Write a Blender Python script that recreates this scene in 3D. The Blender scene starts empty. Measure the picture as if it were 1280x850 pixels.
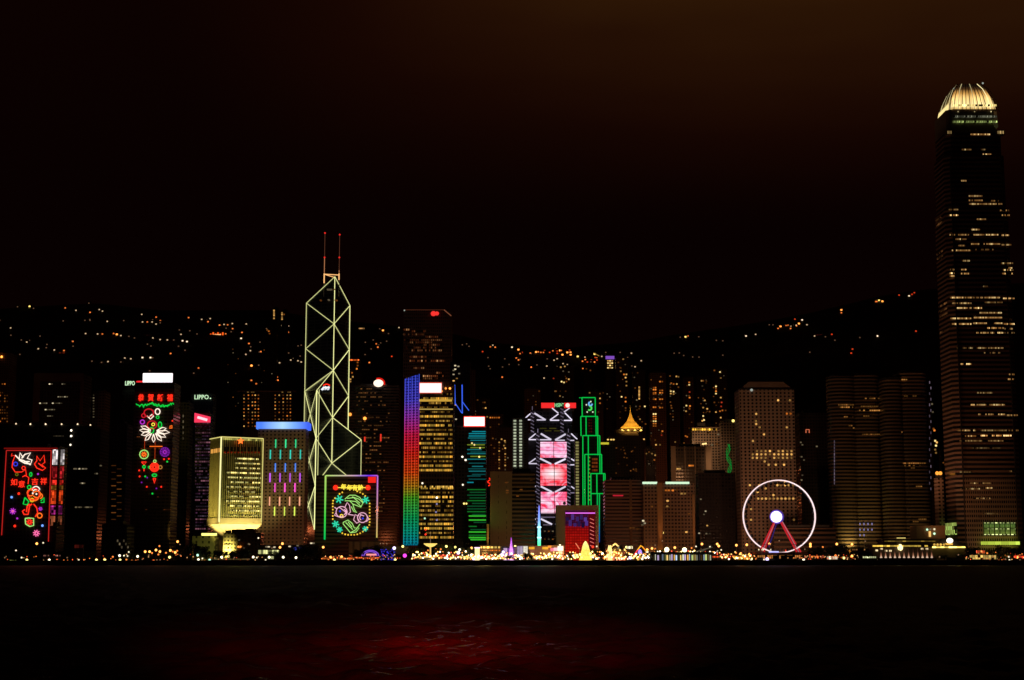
import bpy, math, random
from math import sin, cos, pi, radians as R
random.seed(11)
sc = bpy.context.scene
C = sc.collection
# ------------------------------------------------------------------ camera, sky, exposure
F = 1920.0
TH = math.atan(272 / F)                       # the camera looks up by this much
CT, ST = cos(TH), sin(TH)
CAMZ = 6.0
cam = bpy.data.cameras.new('camera')
cam.sensor_width = 36
cam.lens = F / 1280 * 36
cam.clip_start = 1
cam.clip_end = 20000
co = bpy.data.objects.new('camera', cam)
C.objects.link(co)
co.location = (0, 0, CAMZ)
co.rotation_euler = (pi / 2 + TH, 0, 0)
sc.camera = co
sc.view_settings.view_transform = 'Standard'
sc.view_settings.look = 'None'
sc.view_settings.exposure = 0
sc.view_settings.gamma = 1
sc.cycles.use_denoising = True
sc.cycles.sample_clamp_indirect = 4
sc.cycles.max_bounces = 4
sc.cycles.use_adaptive_sampling = False


def lin(c):
    return tuple(((v / 255) / 12.92 if v / 255 <= .04045 else ((v / 255 + .055) / 1.055) ** 2.4) for v in c) + (1,)


def fwd(py): return F * CT - (425 - py) * ST
def upw(py): return F * ST + (425 - py) * CT
def PX(px, py, Y): return (px - 640) / fwd(py) * Y
def PZ(py, Y): return CAMZ + upw(py) / fwd(py) * Y


class NT:
    """small node helper"""
    def __init__(s, nt):
        s.nt = nt
        s.nt.nodes.clear()

    def n(s, t, **kw):
        nd = s.nt.nodes.new(t)
        for k, v in kw.items():
            setattr(nd, k, v)
        return nd

    def l(s, a, b): s.nt.links.new(a, b)

    def m(s, op, a, b=None, c=None, clamp=False):
        nd = s.n('ShaderNodeMath', operation=op, use_clamp=clamp)
        for i, v in enumerate((a, b, c)):
            if v is None: continue
            if isinstance(v, (int, float)): nd.inputs[i].default_value = v
            else: s.l(v, nd.inputs[i])
        return nd.outputs[0]

    def mix(s, f, a, b, bt='MIX'):
        nd = s.n('ShaderNodeMix', data_type='RGBA', blend_type=bt)
        for i, v in ((0, f), (6, a), (7, b)):
            if isinstance(v, (int, float, tuple)): nd.inputs[i].default_value = v
            else: s.l(v, nd.inputs[i])
        return nd.outputs[2]

    def ramp(s, f, stops, interp='LINEAR'):
        nd = s.n('ShaderNodeValToRGB')
        r = nd.color_ramp
        r.interpolation = interp
        while len(r.elements) < len(stops): r.elements.new(.5)
        for e, (p, c) in zip(r.elements, stops):
            e.position = p
            e.color = c
        s.l(f, nd.inputs[0])
        return nd.outputs[0]


# night sky: a faint Nishita sky far below dusk level, plus the orange town glow on low cloud
w = bpy.data.worlds.new('World')
sc.world = w
w.use_nodes = True
t = NT(w.node_tree)
sky = t.n('ShaderNodeTexSky', sky_type='NISHITA', sun_disc=False)
sky.sun_elevation = R(-4)
sky.sun_rotation = R(200)
bg1 = t.n('ShaderNodeBackground')
bg1.inputs[1].default_value = .000005
t.l(sky.outputs[0], bg1.inputs[0])
tc = t.n('ShaderNodeTexCoord')
dotn = t.n('ShaderNodeVectorMath', operation='DOT_PRODUCT')
gd = (560, F * CT - 480 * ST, F * ST + 480 * CT)
gl = math.sqrt(sum(v * v for v in gd))
dotn.inputs[1].default_value = tuple(v / gl for v in gd)
nrm = t.n('ShaderNodeVectorMath', operation='NORMALIZE')
t.l(tc.outputs['Generated'], nrm.inputs[0])
t.l(nrm.outputs[0], dotn.inputs[0])
mp = t.n('ShaderNodeMapping')
mp.inputs['Scale'].default_value = (1.6, 1.6, 7)
mp.inputs['Rotation'].default_value = (0, R(9), 0)
t.l(nrm.outputs[0], mp.inputs[0])
nz = t.n('ShaderNodeTexNoise')
nz.inputs['Scale'].default_value = 1.7
nz.inputs['Detail'].default_value = 3
t.l(mp.outputs[0], nz.inputs[0])
sep = t.n('ShaderNodeSeparateXYZ')
t.l(nrm.outputs[0], sep.inputs[0])
glow = t.n('ShaderNodeMapRange', interpolation_type='SMOOTHSTEP')
glow.inputs[1].default_value = .87
glow.inputs[2].default_value = 1.0
t.l(dotn.outputs['Value'], glow.inputs[0])
lowf = t.m('MULTIPLY', glow.outputs[0], t.m('ADD', .40, t.m('MULTIPLY', nz.outputs[0], 1.1)))
elev = t.n('ShaderNodeMapRange', interpolation_type='SMOOTHSTEP')
elev.inputs[1].default_value = .20
elev.inputs[2].default_value = .39
t.l(sep.outputs[2], elev.inputs[0])
amt = t.m('MULTIPLY', lowf, elev.outputs[0])
base = t.mix(elev.outputs[0], lin((7, 1, 1)), lin((12, 2, 1)))
col = t.mix(1.0, base, t.ramp(amt, [(0, (0, 0, 0, 1)), (.3, lin((15, 4, 1))), (.62, lin((30, 13, 3))), (1, lin((45, 25, 6)))]), 'ADD')
bg2 = t.n('ShaderNodeBackground')
t.l(col, bg2.inputs[0])
add = t.n('ShaderNodeAddShader')
t.l(bg1.outputs[0], add.inputs[0])
t.l(bg2.outputs[0], add.inputs[1])
wo = t.n('ShaderNodeOutputWorld')
t.l(add.outputs[0], wo.inputs[0])

# ------------------------------------------------------------------ materials
MAT = {}


def mat_plain(name, c, rough=.7, metal=0, var=.25, scale=.08, srgb=False):
    if name in MAT: return MAT[name]
    m = bpy.data.materials.new(name)
    m.use_nodes = True
    t = NT(m.node_tree)
    col = lin(c) if srgb else tuple(c) + (1,)
    tc = t.n('ShaderNodeTexCoord')
    nz = t.n('ShaderNodeTexNoise')
    nz.inputs['Scale'].default_value = scale
    nz.inputs['Detail'].default_value = 6
    t.l(tc.outputs['Object'], nz.inputs[0])
    c2 = t.mix(t.m('MULTIPLY', nz.outputs[0], var * 2, clamp=True), col, tuple(v * .35 for v in col[:3]) + (1,))
    p = t.n('ShaderNodeBsdfPrincipled')
    t.l(c2, p.inputs['Base Color'])
    p.inputs['Roughness'].default_value = rough
    p.inputs['Metallic'].default_value = metal
    o = t.n('ShaderNodeOutputMaterial')
    t.l(p.outputs[0], o.inputs[0])
    MAT[name] = m
    return m


def mat_facade(name, wall, glass=(.01, .01, .012), mx=3.2, mz=3.6, wx=.6, wz=.5, ox=0, oz=0, rnd=False, rough=.75):
    """wall with a grid of unlit windows; pattern in the building's own metres"""
    if name in MAT: return MAT[name]
    m = bpy.data.materials.new(name)
    m.use_nodes = True
    t = NT(m.node_tree)
    tc = t.n('ShaderNodeTexCoord')
    s = t.n('ShaderNodeSeparateXYZ')
    t.l(tc.outputs['Object'], s.inputs[0])
    u = t.m('ADD', s.outputs[0], s.outputs[1])
    fu = t.m('FRACT', t.m('DIVIDE', t.m('ADD', u, ox + 1000 * mx), mx))
    fz = t.m('FRACT', t.m('DIVIDE', t.m('ADD', s.outputs[2], oz + 100 * mz), mz))
    du = t.m('ABSOLUTE', t.m('SUBTRACT', fu, .5))
    dz = t.m('ABSOLUTE', t.m('SUBTRACT', fz, .5))
    if rnd:
        r2 = t.m('ADD', t.m('POWER', t.m('MULTIPLY', du, mx), 2), t.m('POWER', t.m('MULTIPLY', dz, mz), 2))
        mask = t.m('LESS_THAN', r2, (wx * mx / 2) ** 2)
    else:
        mask = t.m('MULTIPLY', t.m('LESS_THAN', du, wx / 2), t.m('LESS_THAN', dz, wz / 2))
    nz = t.n('ShaderNodeTexNoise')
    nz.inputs['Scale'].default_value = .05
    nz.inputs['Detail'].default_value = 5
    t.l(tc.outputs['Object'], nz.inputs[0])
    wn = t.n('ShaderNodeTexWhiteNoise', noise_dimensions='2D')
    cb = t.n('ShaderNodeCombineXYZ')
    t.l(t.m('FLOOR', t.m('DIVIDE', u, mx)), cb.inputs[0])
    t.l(t.m('FLOOR', t.m('DIVIDE', s.outputs[2], mz)), cb.inputs[1])
    t.l(cb.outputs[0], wn.inputs[0])
    wc = t.mix(t.m('MULTIPLY', nz.outputs[0], .6), tuple(wall) + (1,), tuple(v * .6 for v in wall) + (1,))
    gc = t.mix(wn.outputs[0], tuple(glass) + (1,), tuple(min(1, v * 4) for v in glass) + (1,))
    colr = t.mix(mask, wc, gc)
    p = t.n('ShaderNodeBsdfPrincipled')
    t.l(colr, p.inputs['Base Color'])
    t.l(t.m('ADD', t.m('MULTIPLY', mask, .25 - rough), rough), p.inputs['Roughness'])
    o = t.n('ShaderNodeOutputMaterial')
    t.l(p.outputs[0], o.inputs[0])
    MAT[name] = m
    return m


def mat_emit(name, c, st=1.0, vary=0.0, light=False):
    """lamp / neon; vary = brightness spread from object to object"""
    if name in MAT: return MAT[name]
    m = bpy.data.materials.new(name)
    m.use_nodes = True
    t = NT(m.node_tree)
    e = t.n('ShaderNodeEmission')
    e.inputs[0].default_value = lin(c)
    e.inputs[1].default_value = st
    if vary:
        oi = t.n('ShaderNodeObjectInfo')
        v = t.m('POWER', oi.outputs['Random'], 1.6)
        t.l(t.m('MULTIPLY', st, t.m('ADD', 1 - vary, t.m('MULTIPLY', v, vary * 1.5))), e.inputs[1])
    o = t.n('ShaderNodeOutputMaterial')
    t.l(e.outputs[0], o.inputs[0])
    if not light: m.cycles.emission_sampling = 'NONE'
    MAT[name] = m
    return m


def mat_row(name, c, st=1.0, mod=2.4, on=.7, gap=.18, c2=None, mz=None):
    """a strip of office windows, some lit and some not"""
    if name in MAT: return MAT[name]
    m = bpy.data.materials.new(name)
    m.use_nodes = True
    t = NT(m.node_tree)
    tc = t.n('ShaderNodeTexCoord')
    s = t.n('ShaderNodeSeparateXYZ')
    t.l(tc.outputs['Object'], s.inputs[0])
    u = t.m('ADD', s.outputs[0], t.m('ADD', s.outputs[1], 500.0))
    oi = t.n('ShaderNodeObjectInfo')
    k = t.m('FLOOR', t.m('DIVIDE', u, mod))
    wn = t.n('ShaderNodeTexWhiteNoise', noise_dimensions='3D')
    cb = t.n('ShaderNodeCombineXYZ')
    t.l(k, cb.inputs[0])
    t.l(t.m('MULTIPLY', oi.outputs['Random'], 91.7), cb.inputs[1])
    if mz: t.l(t.m('FLOOR', t.m('DIVIDE', s.outputs[2], mz)), cb.inputs[2])
    t.l(cb.outputs[0], wn.inputs[0])
    k2 = t.m('FLOOR', t.m('DIVIDE', u, mod * 5))
    wn2 = t.n('ShaderNodeTexWhiteNoise', noise_dimensions='2D')
    cb2 = t.n('ShaderNodeCombineXYZ')
    t.l(k2, cb2.inputs[0])
    t.l(t.m('MULTIPLY', oi.outputs['Random'], 37.1), cb2.inputs[1])
    t.l(cb2.outputs[0], wn2.inputs[0])
    lit = t.m('LESS_THAN', t.m('ADD', t.m('MULTIPLY', wn.outputs[0], .6), t.m('MULTIPLY', wn2.outputs[0], .4)), .18 + .62 * on)
    fr = t.m('GREATER_THAN', t.m('FRACT', t.m('DIVIDE', u, mod)), gap)
    bri = t.m('ADD', .25, t.m('MULTIPLY', t.m('POWER', wn.outputs[0], 2), 1.6))
    stv = t.m('MULTIPLY', t.m('MULTIPLY', lit, fr), t.m('MULTIPLY', bri, t.m('ADD', .5, oi.outputs['Random'])))
    cc = t.mix(t.m('POWER', wn.outputs[0], 1.5), lin(c), lin(c2 or c))
    p = t.n('ShaderNodeBsdfPrincipled')
    p.inputs['Base Color'].default_value = (.02, .02, .02, 1)
    p.inputs['Roughness'].default_value = .2
    t.l(cc, p.inputs['Emission Color'])
    t.l(t.m('MULTIPLY', stv, st), p.inputs['Emission Strength'])
    o = t.n('ShaderNodeOutputMaterial')
    t.l(p.outputs[0], o.inputs[0])
    m.cycles.emission_sampling = 'NONE'
    MAT[name] = m
    return m


# ------------------------------------------------------------------ mesh building
class MB:
    def __init__(s):
        s.v = []
        s.f = []

    def box(s, x0, x1, y0, y1, z0, z1):
        return s.prism([(x0, y0), (x1, y0), (x1, y1), (x0, y1)], z0, z1)

    def prism(s, poly, z0, z1, top=None):
        """poly counter-clockwise seen from above; z1 number or list; top = other outline for the top"""
        b = len(s.v)
        n = len(poly)
        zt = z1 if isinstance(z1, (list, tuple)) else [z1] * n
        tp = top or poly
        s.v += [(p[0], p[1], z0) for p in poly] + [(p[0], p[1], zt[i]) for i, p in enumerate(tp)]
        s.f.append(tuple(b + i for i in reversed(range(n))))
        s.f.append(tuple(b + n + i for i in range(n)))
        for i in range(n):
            j = (i + 1) % n
            s.f.append((b + i, b + j, b + n + j, b + n + i))
        return s

    def tube(s, pts, r, n=5, closed=False, r2=None):
        b = len(s.v)
        m = len(pts)
        for i, p in enumerate(pts):
            q0 = pts[(i - 1) % m] if (closed or i) else p
            q1 = pts[(i + 1) % m] if (closed or i < m - 1) else p
            d = [q1[k] - q0[k] for k in range(3)]
            L = math.sqrt(sum(a * a for a in d)) or 1
            d = [a / L for a in d]
            a = (0, 1, 0) if abs(d[1]) < .9 else (1, 0, 0)
            e1 = (d[1] * a[2] - d[2] * a[1], d[2] * a[0] - d[0] * a[2], d[0] * a[1] - d[1] * a[0])
            L = math.sqrt(sum(x * x for x in e1)) or 1
            e1 = [x / L for x in e1]
            e2 = (d[1] * e1[2] - d[2] * e1[1], d[2] * e1[0] - d[0] * e1[2], d[0] * e1[1] - d[1] * e1[0])
            rr = r if r2 is None else r + (r2 - r) * i / (m - 1)
            for k in range(n):
                g = 2 * pi * k / n
                s.v.append(tuple(p[q] + rr * (cos(g) * e1[q] + sin(g) * e2[q]) for q in range(3)))
        for i in range(m if closed else m - 1):
            j = (i + 1) % m
            for k in range(n):
                l = (k + 1) % n
                s.f.append((b + i * n + k, b + i * n + l, b + j * n + l, b + j * n + k))
        if not closed:
            s.f.append(tuple(b + k for k in reversed(range(n))))
            s.f.append(tuple(b + (m - 1) * n + k for k in range(n)))
        return s

    def ball(s, c, r, n=8, m=5, sz=1.0):
        b = len(s.v)
        s.v.append((c[0], c[1], c[2] - r * sz))
        for i in range(1, m):
            a = -pi / 2 + pi * i / m
            for k in range(n):
                g = 2 * pi * k / n
                s.v.append((c[0] + r * cos(a) * cos(g), c[1] + r * cos(a) * sin(g), c[2] + r * sin(a) * sz))
        s.v.append((c[0], c[1], c[2] + r * sz))
        e = len(s.v) - 1
        for k in range(n):
            l = (k + 1) % n
            s.f.append((b, b + 1 + l, b + 1 + k))
            s.f.append((e, e - n + k, e - n + l))
            for i in range(m - 2):
                o = b + 1 + i * n
                s.f.append((o + k, o + l, o + n + l, o + n + k))
        return s

    def lathe(s, prof, c=(0, 0, 0), n=12):
        b = len(s.v)
        for r, z in prof:
            for k in range(n):
                g = 2 * pi * k / n
                s.v.append((c[0] + r * cos(g), c[1] + r * sin(g), c[2] + z))
        for i in range(len(prof) - 1):
            for k in range(n):
                l = (k + 1) % n
                s.f.append((b + i * n + k, b + i * n + l, b + (i + 1) * n + l, b + (i + 1) * n + k))
        s.f.append(tuple(b + k for k in reversed(range(n))))
        s.f.append(tuple(b + (len(prof) - 1) * n + k for k in range(n)))
        return s

    def mesh(s, name, mat):
        me = bpy.data.meshes.new(name)
        me.from_pydata(s.v, [], s.f)
        me.materials.append(mat)
        return me

    def build(s, name, mat, parent=None, label=None):
        o = bpy.data.objects.new(name, s.mesh(name, mat))
        C.objects.link(o)
        if parent is not None: o.parent = parent
        if label: o['label'] = label
        return o


def link(me, name, parent=None, loc=(0, 0, 0)):
    o = bpy.data.objects.new(name, me)
    C.objects.link(o)
    o.parent = parent
    o.location = loc
    return o


def tagp(o, label, cat, group=None):
    o['label'] = label
    o['category'] = cat
    if group: o['group'] = group
    return o


class Th:
    """a thing: an Empty on the ground; its front plane runs through it, turned by rz"""
    def __init__(s, name, label, cat, px, Y, z=3.0, group=None, rz=0, py=690):
        s.Y, s.z, s.rz = Y, z, R(rz)
        s.X = PX(px, py, Y)
        o = bpy.data.objects.new(name, None)
        C.objects.link(o)
        o.location = (s.X, Y, z)
        o.rotation_euler.z = s.rz
        o.empty_display_size = 5
        tagp(o, label, cat, group)
        s.o = o

    def uv(s, px, py, dy=0.0):
        """pixel of the photo -> (u, z) on the front plane, moved back by dy"""
        k = (px - 640) / fwd(py)
        c, sn = cos(s.rz), sin(s.rz)
        X0, Y0 = s.X - dy * sn, s.Y + dy * c
        u = (k * Y0 - X0) / (c - k * sn)
        return u, CAMZ + upw(py) / fwd(py) * (Y0 + u * sn) - s.z

    def u(s, px, py, dy=0.0): return s.uv(px, py, dy)[0]
    def zz(s, py, px=None):
        if px is None: return PZ(py, s.Y) - s.z
        return s.uv(px, py)[1]
    def P(s, px, py, y=-.5):
        a, b = s.uv(px, py, y)
        return (a, y, b)


WINM = {}


def window_mesh(wd, ht, mat, kind='box'):
    k = (wd, ht, mat.name, kind)
    if k not in WINM:
        if kind == 'box':
            WINM[k] = MB().box(-wd / 2, wd / 2, -.2, .2, -ht / 2, ht / 2).mesh('window', mat)
        else:
            b = MB()
            n = 10
            v = [(wd / 2 * cos(2 * pi * i / n), wd / 2 * sin(2 * pi * i / n)) for i in range(n)]
            b.v = [(x, -.2, z) for x, z in v] + [(x, .2, z) for x, z in v]
            b.f = [tuple(range(n)), tuple(reversed(range(n, 2 * n)))] + [(i, n + i, n + (i + 1) % n, (i + 1) % n) for i in range(n)]
            WINM[k] = b.mesh('window', mat)
    return WINM[k]


def win(t, px, py, mat, wd=1.7, ht=1.6, dy=0.0, kind='box', name='lit_window'):
    a, b = t.uv(px, py, dy - .15)
    return link(window_mesh(wd, ht, mat, kind), name, t.o, (a, dy - .15, b))


def row(t, px0, px1, py, mat, ht=1.8, dy=0.0, name='window_row', dep=.3):
    pm = (px0 + px1) / 2
    z = t.uv(pm, py, dy)[1]
    return MB().box(t.u(px0, py, dy), t.u(px1, py, dy), dy - dep, dy + .1, z - ht / 2, z + ht / 2).build(name, mat, t.o)


def tower(name, label, px0, px1, pyt, Y, D, mat, group=None, z=3.0, cat='office tower', roof=True, pyb=690, base=None):
    """box tower whose outline in the photo is px0..px1; the side that faces the middle of the view is counted in"""
    t = Th(name, label, cat, (px0 + px1) / 2, Y, z, group)
    pm = (pyt + pyb) / 2
    off0, off1 = (px0 - 640) / fwd(pm), (px1 - 640) / fwd(pm)
    D = min(D, .5 * (off1 - off0) * Y / max(1e-3, min(abs(off0), abs(off1)))) if off0 * off1 > 0 else D
    X0 = off0 * (Y + D if px0 > 640 else Y) - t.X
    X1 = off1 * (Y + D if px1 < 640 else Y) - t.X
    ht = PZ(pyt, Y) - z
    t.x0, t.x1, t.D, t.h = X0, X1, D, ht
    zb = 0 if base is None else base
    MB().box(X0, X1, 0, D, zb, ht).build('wall', mat, t.o)
    if roof:
        wd = X1 - X0
        b = MB().box(X0 + wd * .2, X1 - wd * .25, D * .25, D * .7, ht + .01, ht + 3.2)
        b.build('roof_plant', mat_plain('roof_dark', (.06, .06, .06)), t.o)
    return t


def scatter(t, px0, px1, py0, py1, n, mats, wd=1.7, ht=1.5, seed=0, stepx=3.0, stepy=3.6):
    """single lit windows on the storey grid of a tower"""
    rg = random.Random(seed + int(px0 * 7 + py0))
    cells = [(i, j) for i in range(int((px1 - px0) / stepx) + 1) for j in range(int((py1 - py0) / stepy) + 1)]
    rg.shuffle(cells)
    for i, j in cells[:min(n, 100)]:
        win(t, px0 + i * stepx, py0 + j * stepy, rg.choice(mats), wd, ht)


# palette
W_WARM = mat_emit('window_warm', (255, 190, 100), .8, .8)
W_OR = mat_emit('window_orange', (255, 140, 50), .75, .8)
W_WH = mat_emit('window_white', (255, 235, 190), .8, .85)
W_DIM = mat_emit('window_dim', (200, 120, 50), .22, .8)
W_DIMW = mat_emit('window_dim_white', (190, 170, 130), .22, .8)
W_BR = mat_emit('window_bright', (255, 220, 140), 1.5, .4)
L_OR = mat_emit('lamp_orange', (255, 150, 60), 3.0, .5)
L_WH = mat_emit('lamp_white', (255, 240, 210), 3.0, .5)
L_YL = mat_emit('lamp_yellow', (255, 225, 120), 3.0, .4)
L_GR = mat_emit('lamp_greenish', (200, 255, 210), 1.6, .4)
L_RD = mat_emit('lamp_red', (255, 50, 30), 1.6, .3)
L_BL = mat_emit('lamp_blue', (150, 160, 255), 3.0, .3)
DARK = mat_plain('dark_metal', (.05, .05, .05), .5)
ROOF = mat_plain('roof_dark', (.06, .06, .06))
CONC = mat_plain('concrete', (.28, .26, .23))


def spot(name, loc, tgt, power, color, angle=70, blend=.8, size=2.0, pure=False):
    l = bpy.data.lights.new(name, 'SPOT')
    l.energy = power
    cc = lin(color)[:3]
    gy = sum(cc) / 3
    l.color = cc if pure else [v * .88 + gy * .12 for v in cc]   # lamps are less pure than their glare
    l.spot_size = R(angle)
    l.spot_blend = blend
    l.shadow_soft_size = size
    o = bpy.data.objects.new(name, l)
    C.objects.link(o)
    o.location = loc
    d = [tgt[i] - loc[i] for i in range(3)]
    import mathutils
    o.rotation_euler = mathutils.Vector(d).to_track_quat('-Z', 'Y').to_euler()
    return o


def point(name, loc, power, color, size=1.0):
    l = bpy.data.lights.new(name, 'POINT')
    l.energy = power
    l.color = lin(color)[:3]
    l.shadow_soft_size = size
    o = bpy.data.objects.new(name, l)
    C.objects.link(o)
    o.location = loc
    return o


def flood(px, Y, power, color, tpx, tpy, TY, angle=80, z=5):
    X = PX(px, 690, Y)
    return spot('floodlight', (X, Y, z), (PX(tpx, tpy, TY), TY, PZ(tpy, TY)), power, color, angle)


def text_mesh(body, height, width=None, depth=.25, bold=0.0, align='CENTER'):
    cu = bpy.data.curves.new('lettering', 'FONT')
    cu.body = body
    cu.align_x = align
    cu.extrude = depth
    cu.offset = bold
    cu.resolution_u = 2
    ob = bpy.data.objects.new('lettering', cu)
    C.objects.link(ob)
    bpy.context.view_layer.update()
    dg = bpy.context.evaluated_depsgraph_get()
    me = bpy.data.meshes.new_from_object(ob.evaluated_get(dg))
    bpy.data.objects.remove(ob)
    xs = [v.co.x for v in me.vertices]
    ys = [v.co.y for v in me.vertices]
    sx = (width / (max(xs) - min(xs))) if width else height / (max(ys) - min(ys))
    sy = height / (max(ys) - min(ys))
    cx, cy = (max(xs) + min(xs)) / 2, (max(ys) + min(ys)) / 2
    for v in me.vertices:
        x, y, z = v.co
        v.co = ((x - cx) * sx, -z * 1.0, (y - cy) * sy)
    me.flip_normals() if False else None
    return me


def text(t, body, px, py, wpx, hpx, mat, y=-.8, name='lettering', bold=.01, parent=None):
    u0, z0 = t.uv(px, py, y)
    wd = t.u(px + wpx / 2, py, y) - t.u(px - wpx / 2, py, y)
    ht = t.uv(px, py - hpx / 2, y)[1] - t.uv(px, py + hpx / 2, y)[1]
    me = text_mesh(body, ht, wd, .3, bold)
    me.materials.clear()
    me.materials.append(mat)
    o = link(me, name, parent or t.o, (u0, y, z0))
    return o

# ------------------------------------------------------------------ the setting
from mathutils import noise as MN, Vector
RIDGE = [(-300, 385), (0, 384), (60, 380), (120, 377), (200, 386), (340, 386), (400, 396), (480, 404), (560, 414), (620, 428), (700, 434),
         (780, 428), (850, 416), (930, 404), (1000, 392), (1050, 381), (1100, 368), (1150, 360), (1280, 352), (1600, 345)]


def ridge(px):
    for (a, ya), (b, yb) in zip(RIDGE, RIDGE[1:]):
        if px <= b:
            k = max(0, (px - a) / (b - a))
            return ya + (yb - ya) * k
    return RIDGE[-1][1]


Y_FOOT, Y_TOP = 1960.0, 3200.0


def terrain(X, Y):
    px = 640 + X / max(Y, 1) * fwd(400)
    t_ = (Y - Y_FOOT) / (Y_TOP - Y_FOOT)
    if t_ <= 0: return 3.0
    rz = PZ(ridge(px), Y_TOP)
    n = MN.fractal(Vector((X * .004, Y * .004, 1.3)), 1.0, 2.0, 4)
    if t_ <= 1:
        return 3 + (rz - 3) * (t_ * .9 + .1 * t_ * t_) + n * 22 * min(1, t_ * 3) * min(1, (1.02 - t_) * 8)
    return 3 + (rz - 3) * max(0, 1 - (t_ - 1) * .6) + n * 22 * min(1, (t_ - 1) * 3)


def hill_hit(px, py):
    Y = Y_FOOT
    while Y < Y_TOP:
        X = PX(px, py, Y)
        if terrain(X, Y) >= PZ(py, Y): break
        Y += 8
    return X, Y


def grid_mesh(name, xs, ys, fz, mat):
    me = bpy.data.meshes.new(name)
    v = [fz(i, j) for j in range(ys) for i in range(xs)]
    f = [(j * xs + i, j * xs + i + 1, (j + 1) * xs + i + 1, (j + 1) * xs + i) for j in range(ys - 1) for i in range(xs - 1)]
    me.from_pydata(v, [], f)
    me.materials.append(mat)
    for p in me.polygons: p.use_smooth = True
    o = bpy.data.objects.new(name, me)
    C.objects.link(o)
    o['kind'] = 'structure'
    return o


def hv(i, j):
    Y = Y_FOOT + (i * 0) + j * 26.0
    px = -420 + i * 14
    X = (px - 640) / fwd(400) * Y
    return (X, Y, terrain(X, Y) if j else 2.0)


HILL = mat_plain('hill_forest', (.03, .04, .018), .95, var=.5, scale=.03)
grid_mesh('hills', 153, 86, hv, HILL)

# water
m = bpy.data.materials.new('harbour_water')
m.use_nodes = True
t = NT(m.node_tree)
tc = t.n('ShaderNodeTexCoord')
p = t.n('ShaderNodeBsdfPrincipled')
p.inputs['Base Color'].default_value = (.032, .018, .018, 1)
p.inputs['IOR'].default_value = 1.333
p.inputs['Specular IOR Level'].default_value = .2


def wnoise(sx, sy, det):
    mp = t.n('ShaderNodeMapping')
    mp.inputs['Scale'].default_value = (sx, sy, 1)
    t.l(tc.outputs['Object'], mp.inputs[0])
    n = t.n('ShaderNodeTexNoise')
    n.inputs['Scale'].default_value = 1
    n.inputs['Detail'].default_value = det
    t.l(mp.outputs[0], n.inputs[0])
    return n.outputs[0]


# a calmer slick lies close to the shore the camera stands on; the open harbour is choppy
so = t.n('ShaderNodeSeparateXYZ')
t.l(tc.outputs['Object'], so.inputs[0])
dx = t.m('DIVIDE', t.m('ADD', so.outputs[0], 4.0), 15.0)
dy = t.m('DIVIDE', t.m('SUBTRACT', so.outputs[1], 108.0), 60.0)
rr = t.m('SQRT', t.m('ADD', t.m('MULTIPLY', dx, dx), t.m('MULTIPLY', dy, dy)))
rr = t.m('ADD', rr, t.m('MULTIPLY', t.m('SUBTRACT', wnoise(.05, .03, 3), .5), 1.0))
calm = t.n('ShaderNodeMapRange', interpolation_type='SMOOTHSTEP')
calm.inputs[1].default_value = 1.25
calm.inputs[2].default_value = .1
t.l(rr, calm.inputs[0])
cm = calm.outputs[0]
t.l(t.m('SUBTRACT', .56, t.m('MULTIPLY', cm, .38)), p.inputs['Roughness'])
bp = t.n('ShaderNodeBump')
bp.inputs['Strength'].default_value = .6
bp.inputs['Distance'].default_value = .12
t.l(wnoise(2.2, 3.4, 4), bp.inputs['Height'])
t.l(bp.outputs[0], p.inputs['Normal'])
o = t.n('ShaderNodeOutputMaterial')
t.l(p.outputs[0], o.inputs[0])
WATER = m
# added red and violet spots behind and above the camera, to tint the water
for px_, py_, e_, c_, an_ in ((556, 808, 1250000, (255, 26, 24), 4.2), (545, 800, 640000, (255, 20, 20), 7), (545, 762, 620000, (255, 20, 18), 5), (548, 735, 700000, (255, 20, 18), 4), (500, 790, 300000, (255, 26, 18), 16), (700, 795, 330000, (215, 25, 60), 9)):
    Yt = -CAMZ * fwd(py_) / upw(py_)
    spot('added_water_light', (6, -45, 42), (PX(px_, py_, Yt), Yt, 0), e_ * 1.75, c_, an_, 1.0, 1.0, True)
QY = 1236.0
wb = MB()
wb.v = [(-6000, -400, -1.6), (6000, -400, -1.6), (6000, QY + 2, -1.6), (-6000, QY + 2, -1.6)]
wb.f = [(0, 1, 2, 3)]
rows_y = [30.0]
while rows_y[-1] < QY + 1: rows_y.append(min(QY + 1.5, rows_y[-1] + max(.55, rows_y[-1] ** 2 / 9216 * .62)))
NC = 250
b0 = 4
for Yw in rows_y:
    amp = min(1, 400 / Yw)
    for i in range(NC):
        Xw = (-.62 + 1.24 * i / (NC - 1)) * Yw
        z = MN.fractal(Vector((Xw * .13 + .03 * Yw, Yw * .30, 0)), .8, 2.2, 5) * .62
        z += MN.noise(Vector((Xw * .45, Yw * 1.1, 4))) * .42
        wb.v.append((Xw, Yw, z * amp - .15))
for j in range(len(rows_y) - 1):
    for i in range(NC - 1):
        k = b0 + j * NC + i
        wb.f.append((k, k + 1, k + NC + 1, k + NC))
wob = wb.build('water', WATER)
for p_ in wob.data.polygons: p_.use_smooth = True
wob['kind'] = 'structure'
g = MB().box(-6000, 6000, QY, Y_FOOT + 40, -4, 3.0).build('quayside_ground', mat_plain('asphalt', (.05, .05, .05), .9, scale=.3))
g['kind'] = 'structure'
g = MB().box(-6000, 6000, QY - .8, QY + .0, -4, 3.9).build('sea_wall', mat_plain('sea_wall_concrete', (.16, .15, .14), .9, scale=.2))
g['kind'] = 'structure'

# ------------------------------------------------------------------ neon helpers


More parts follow.
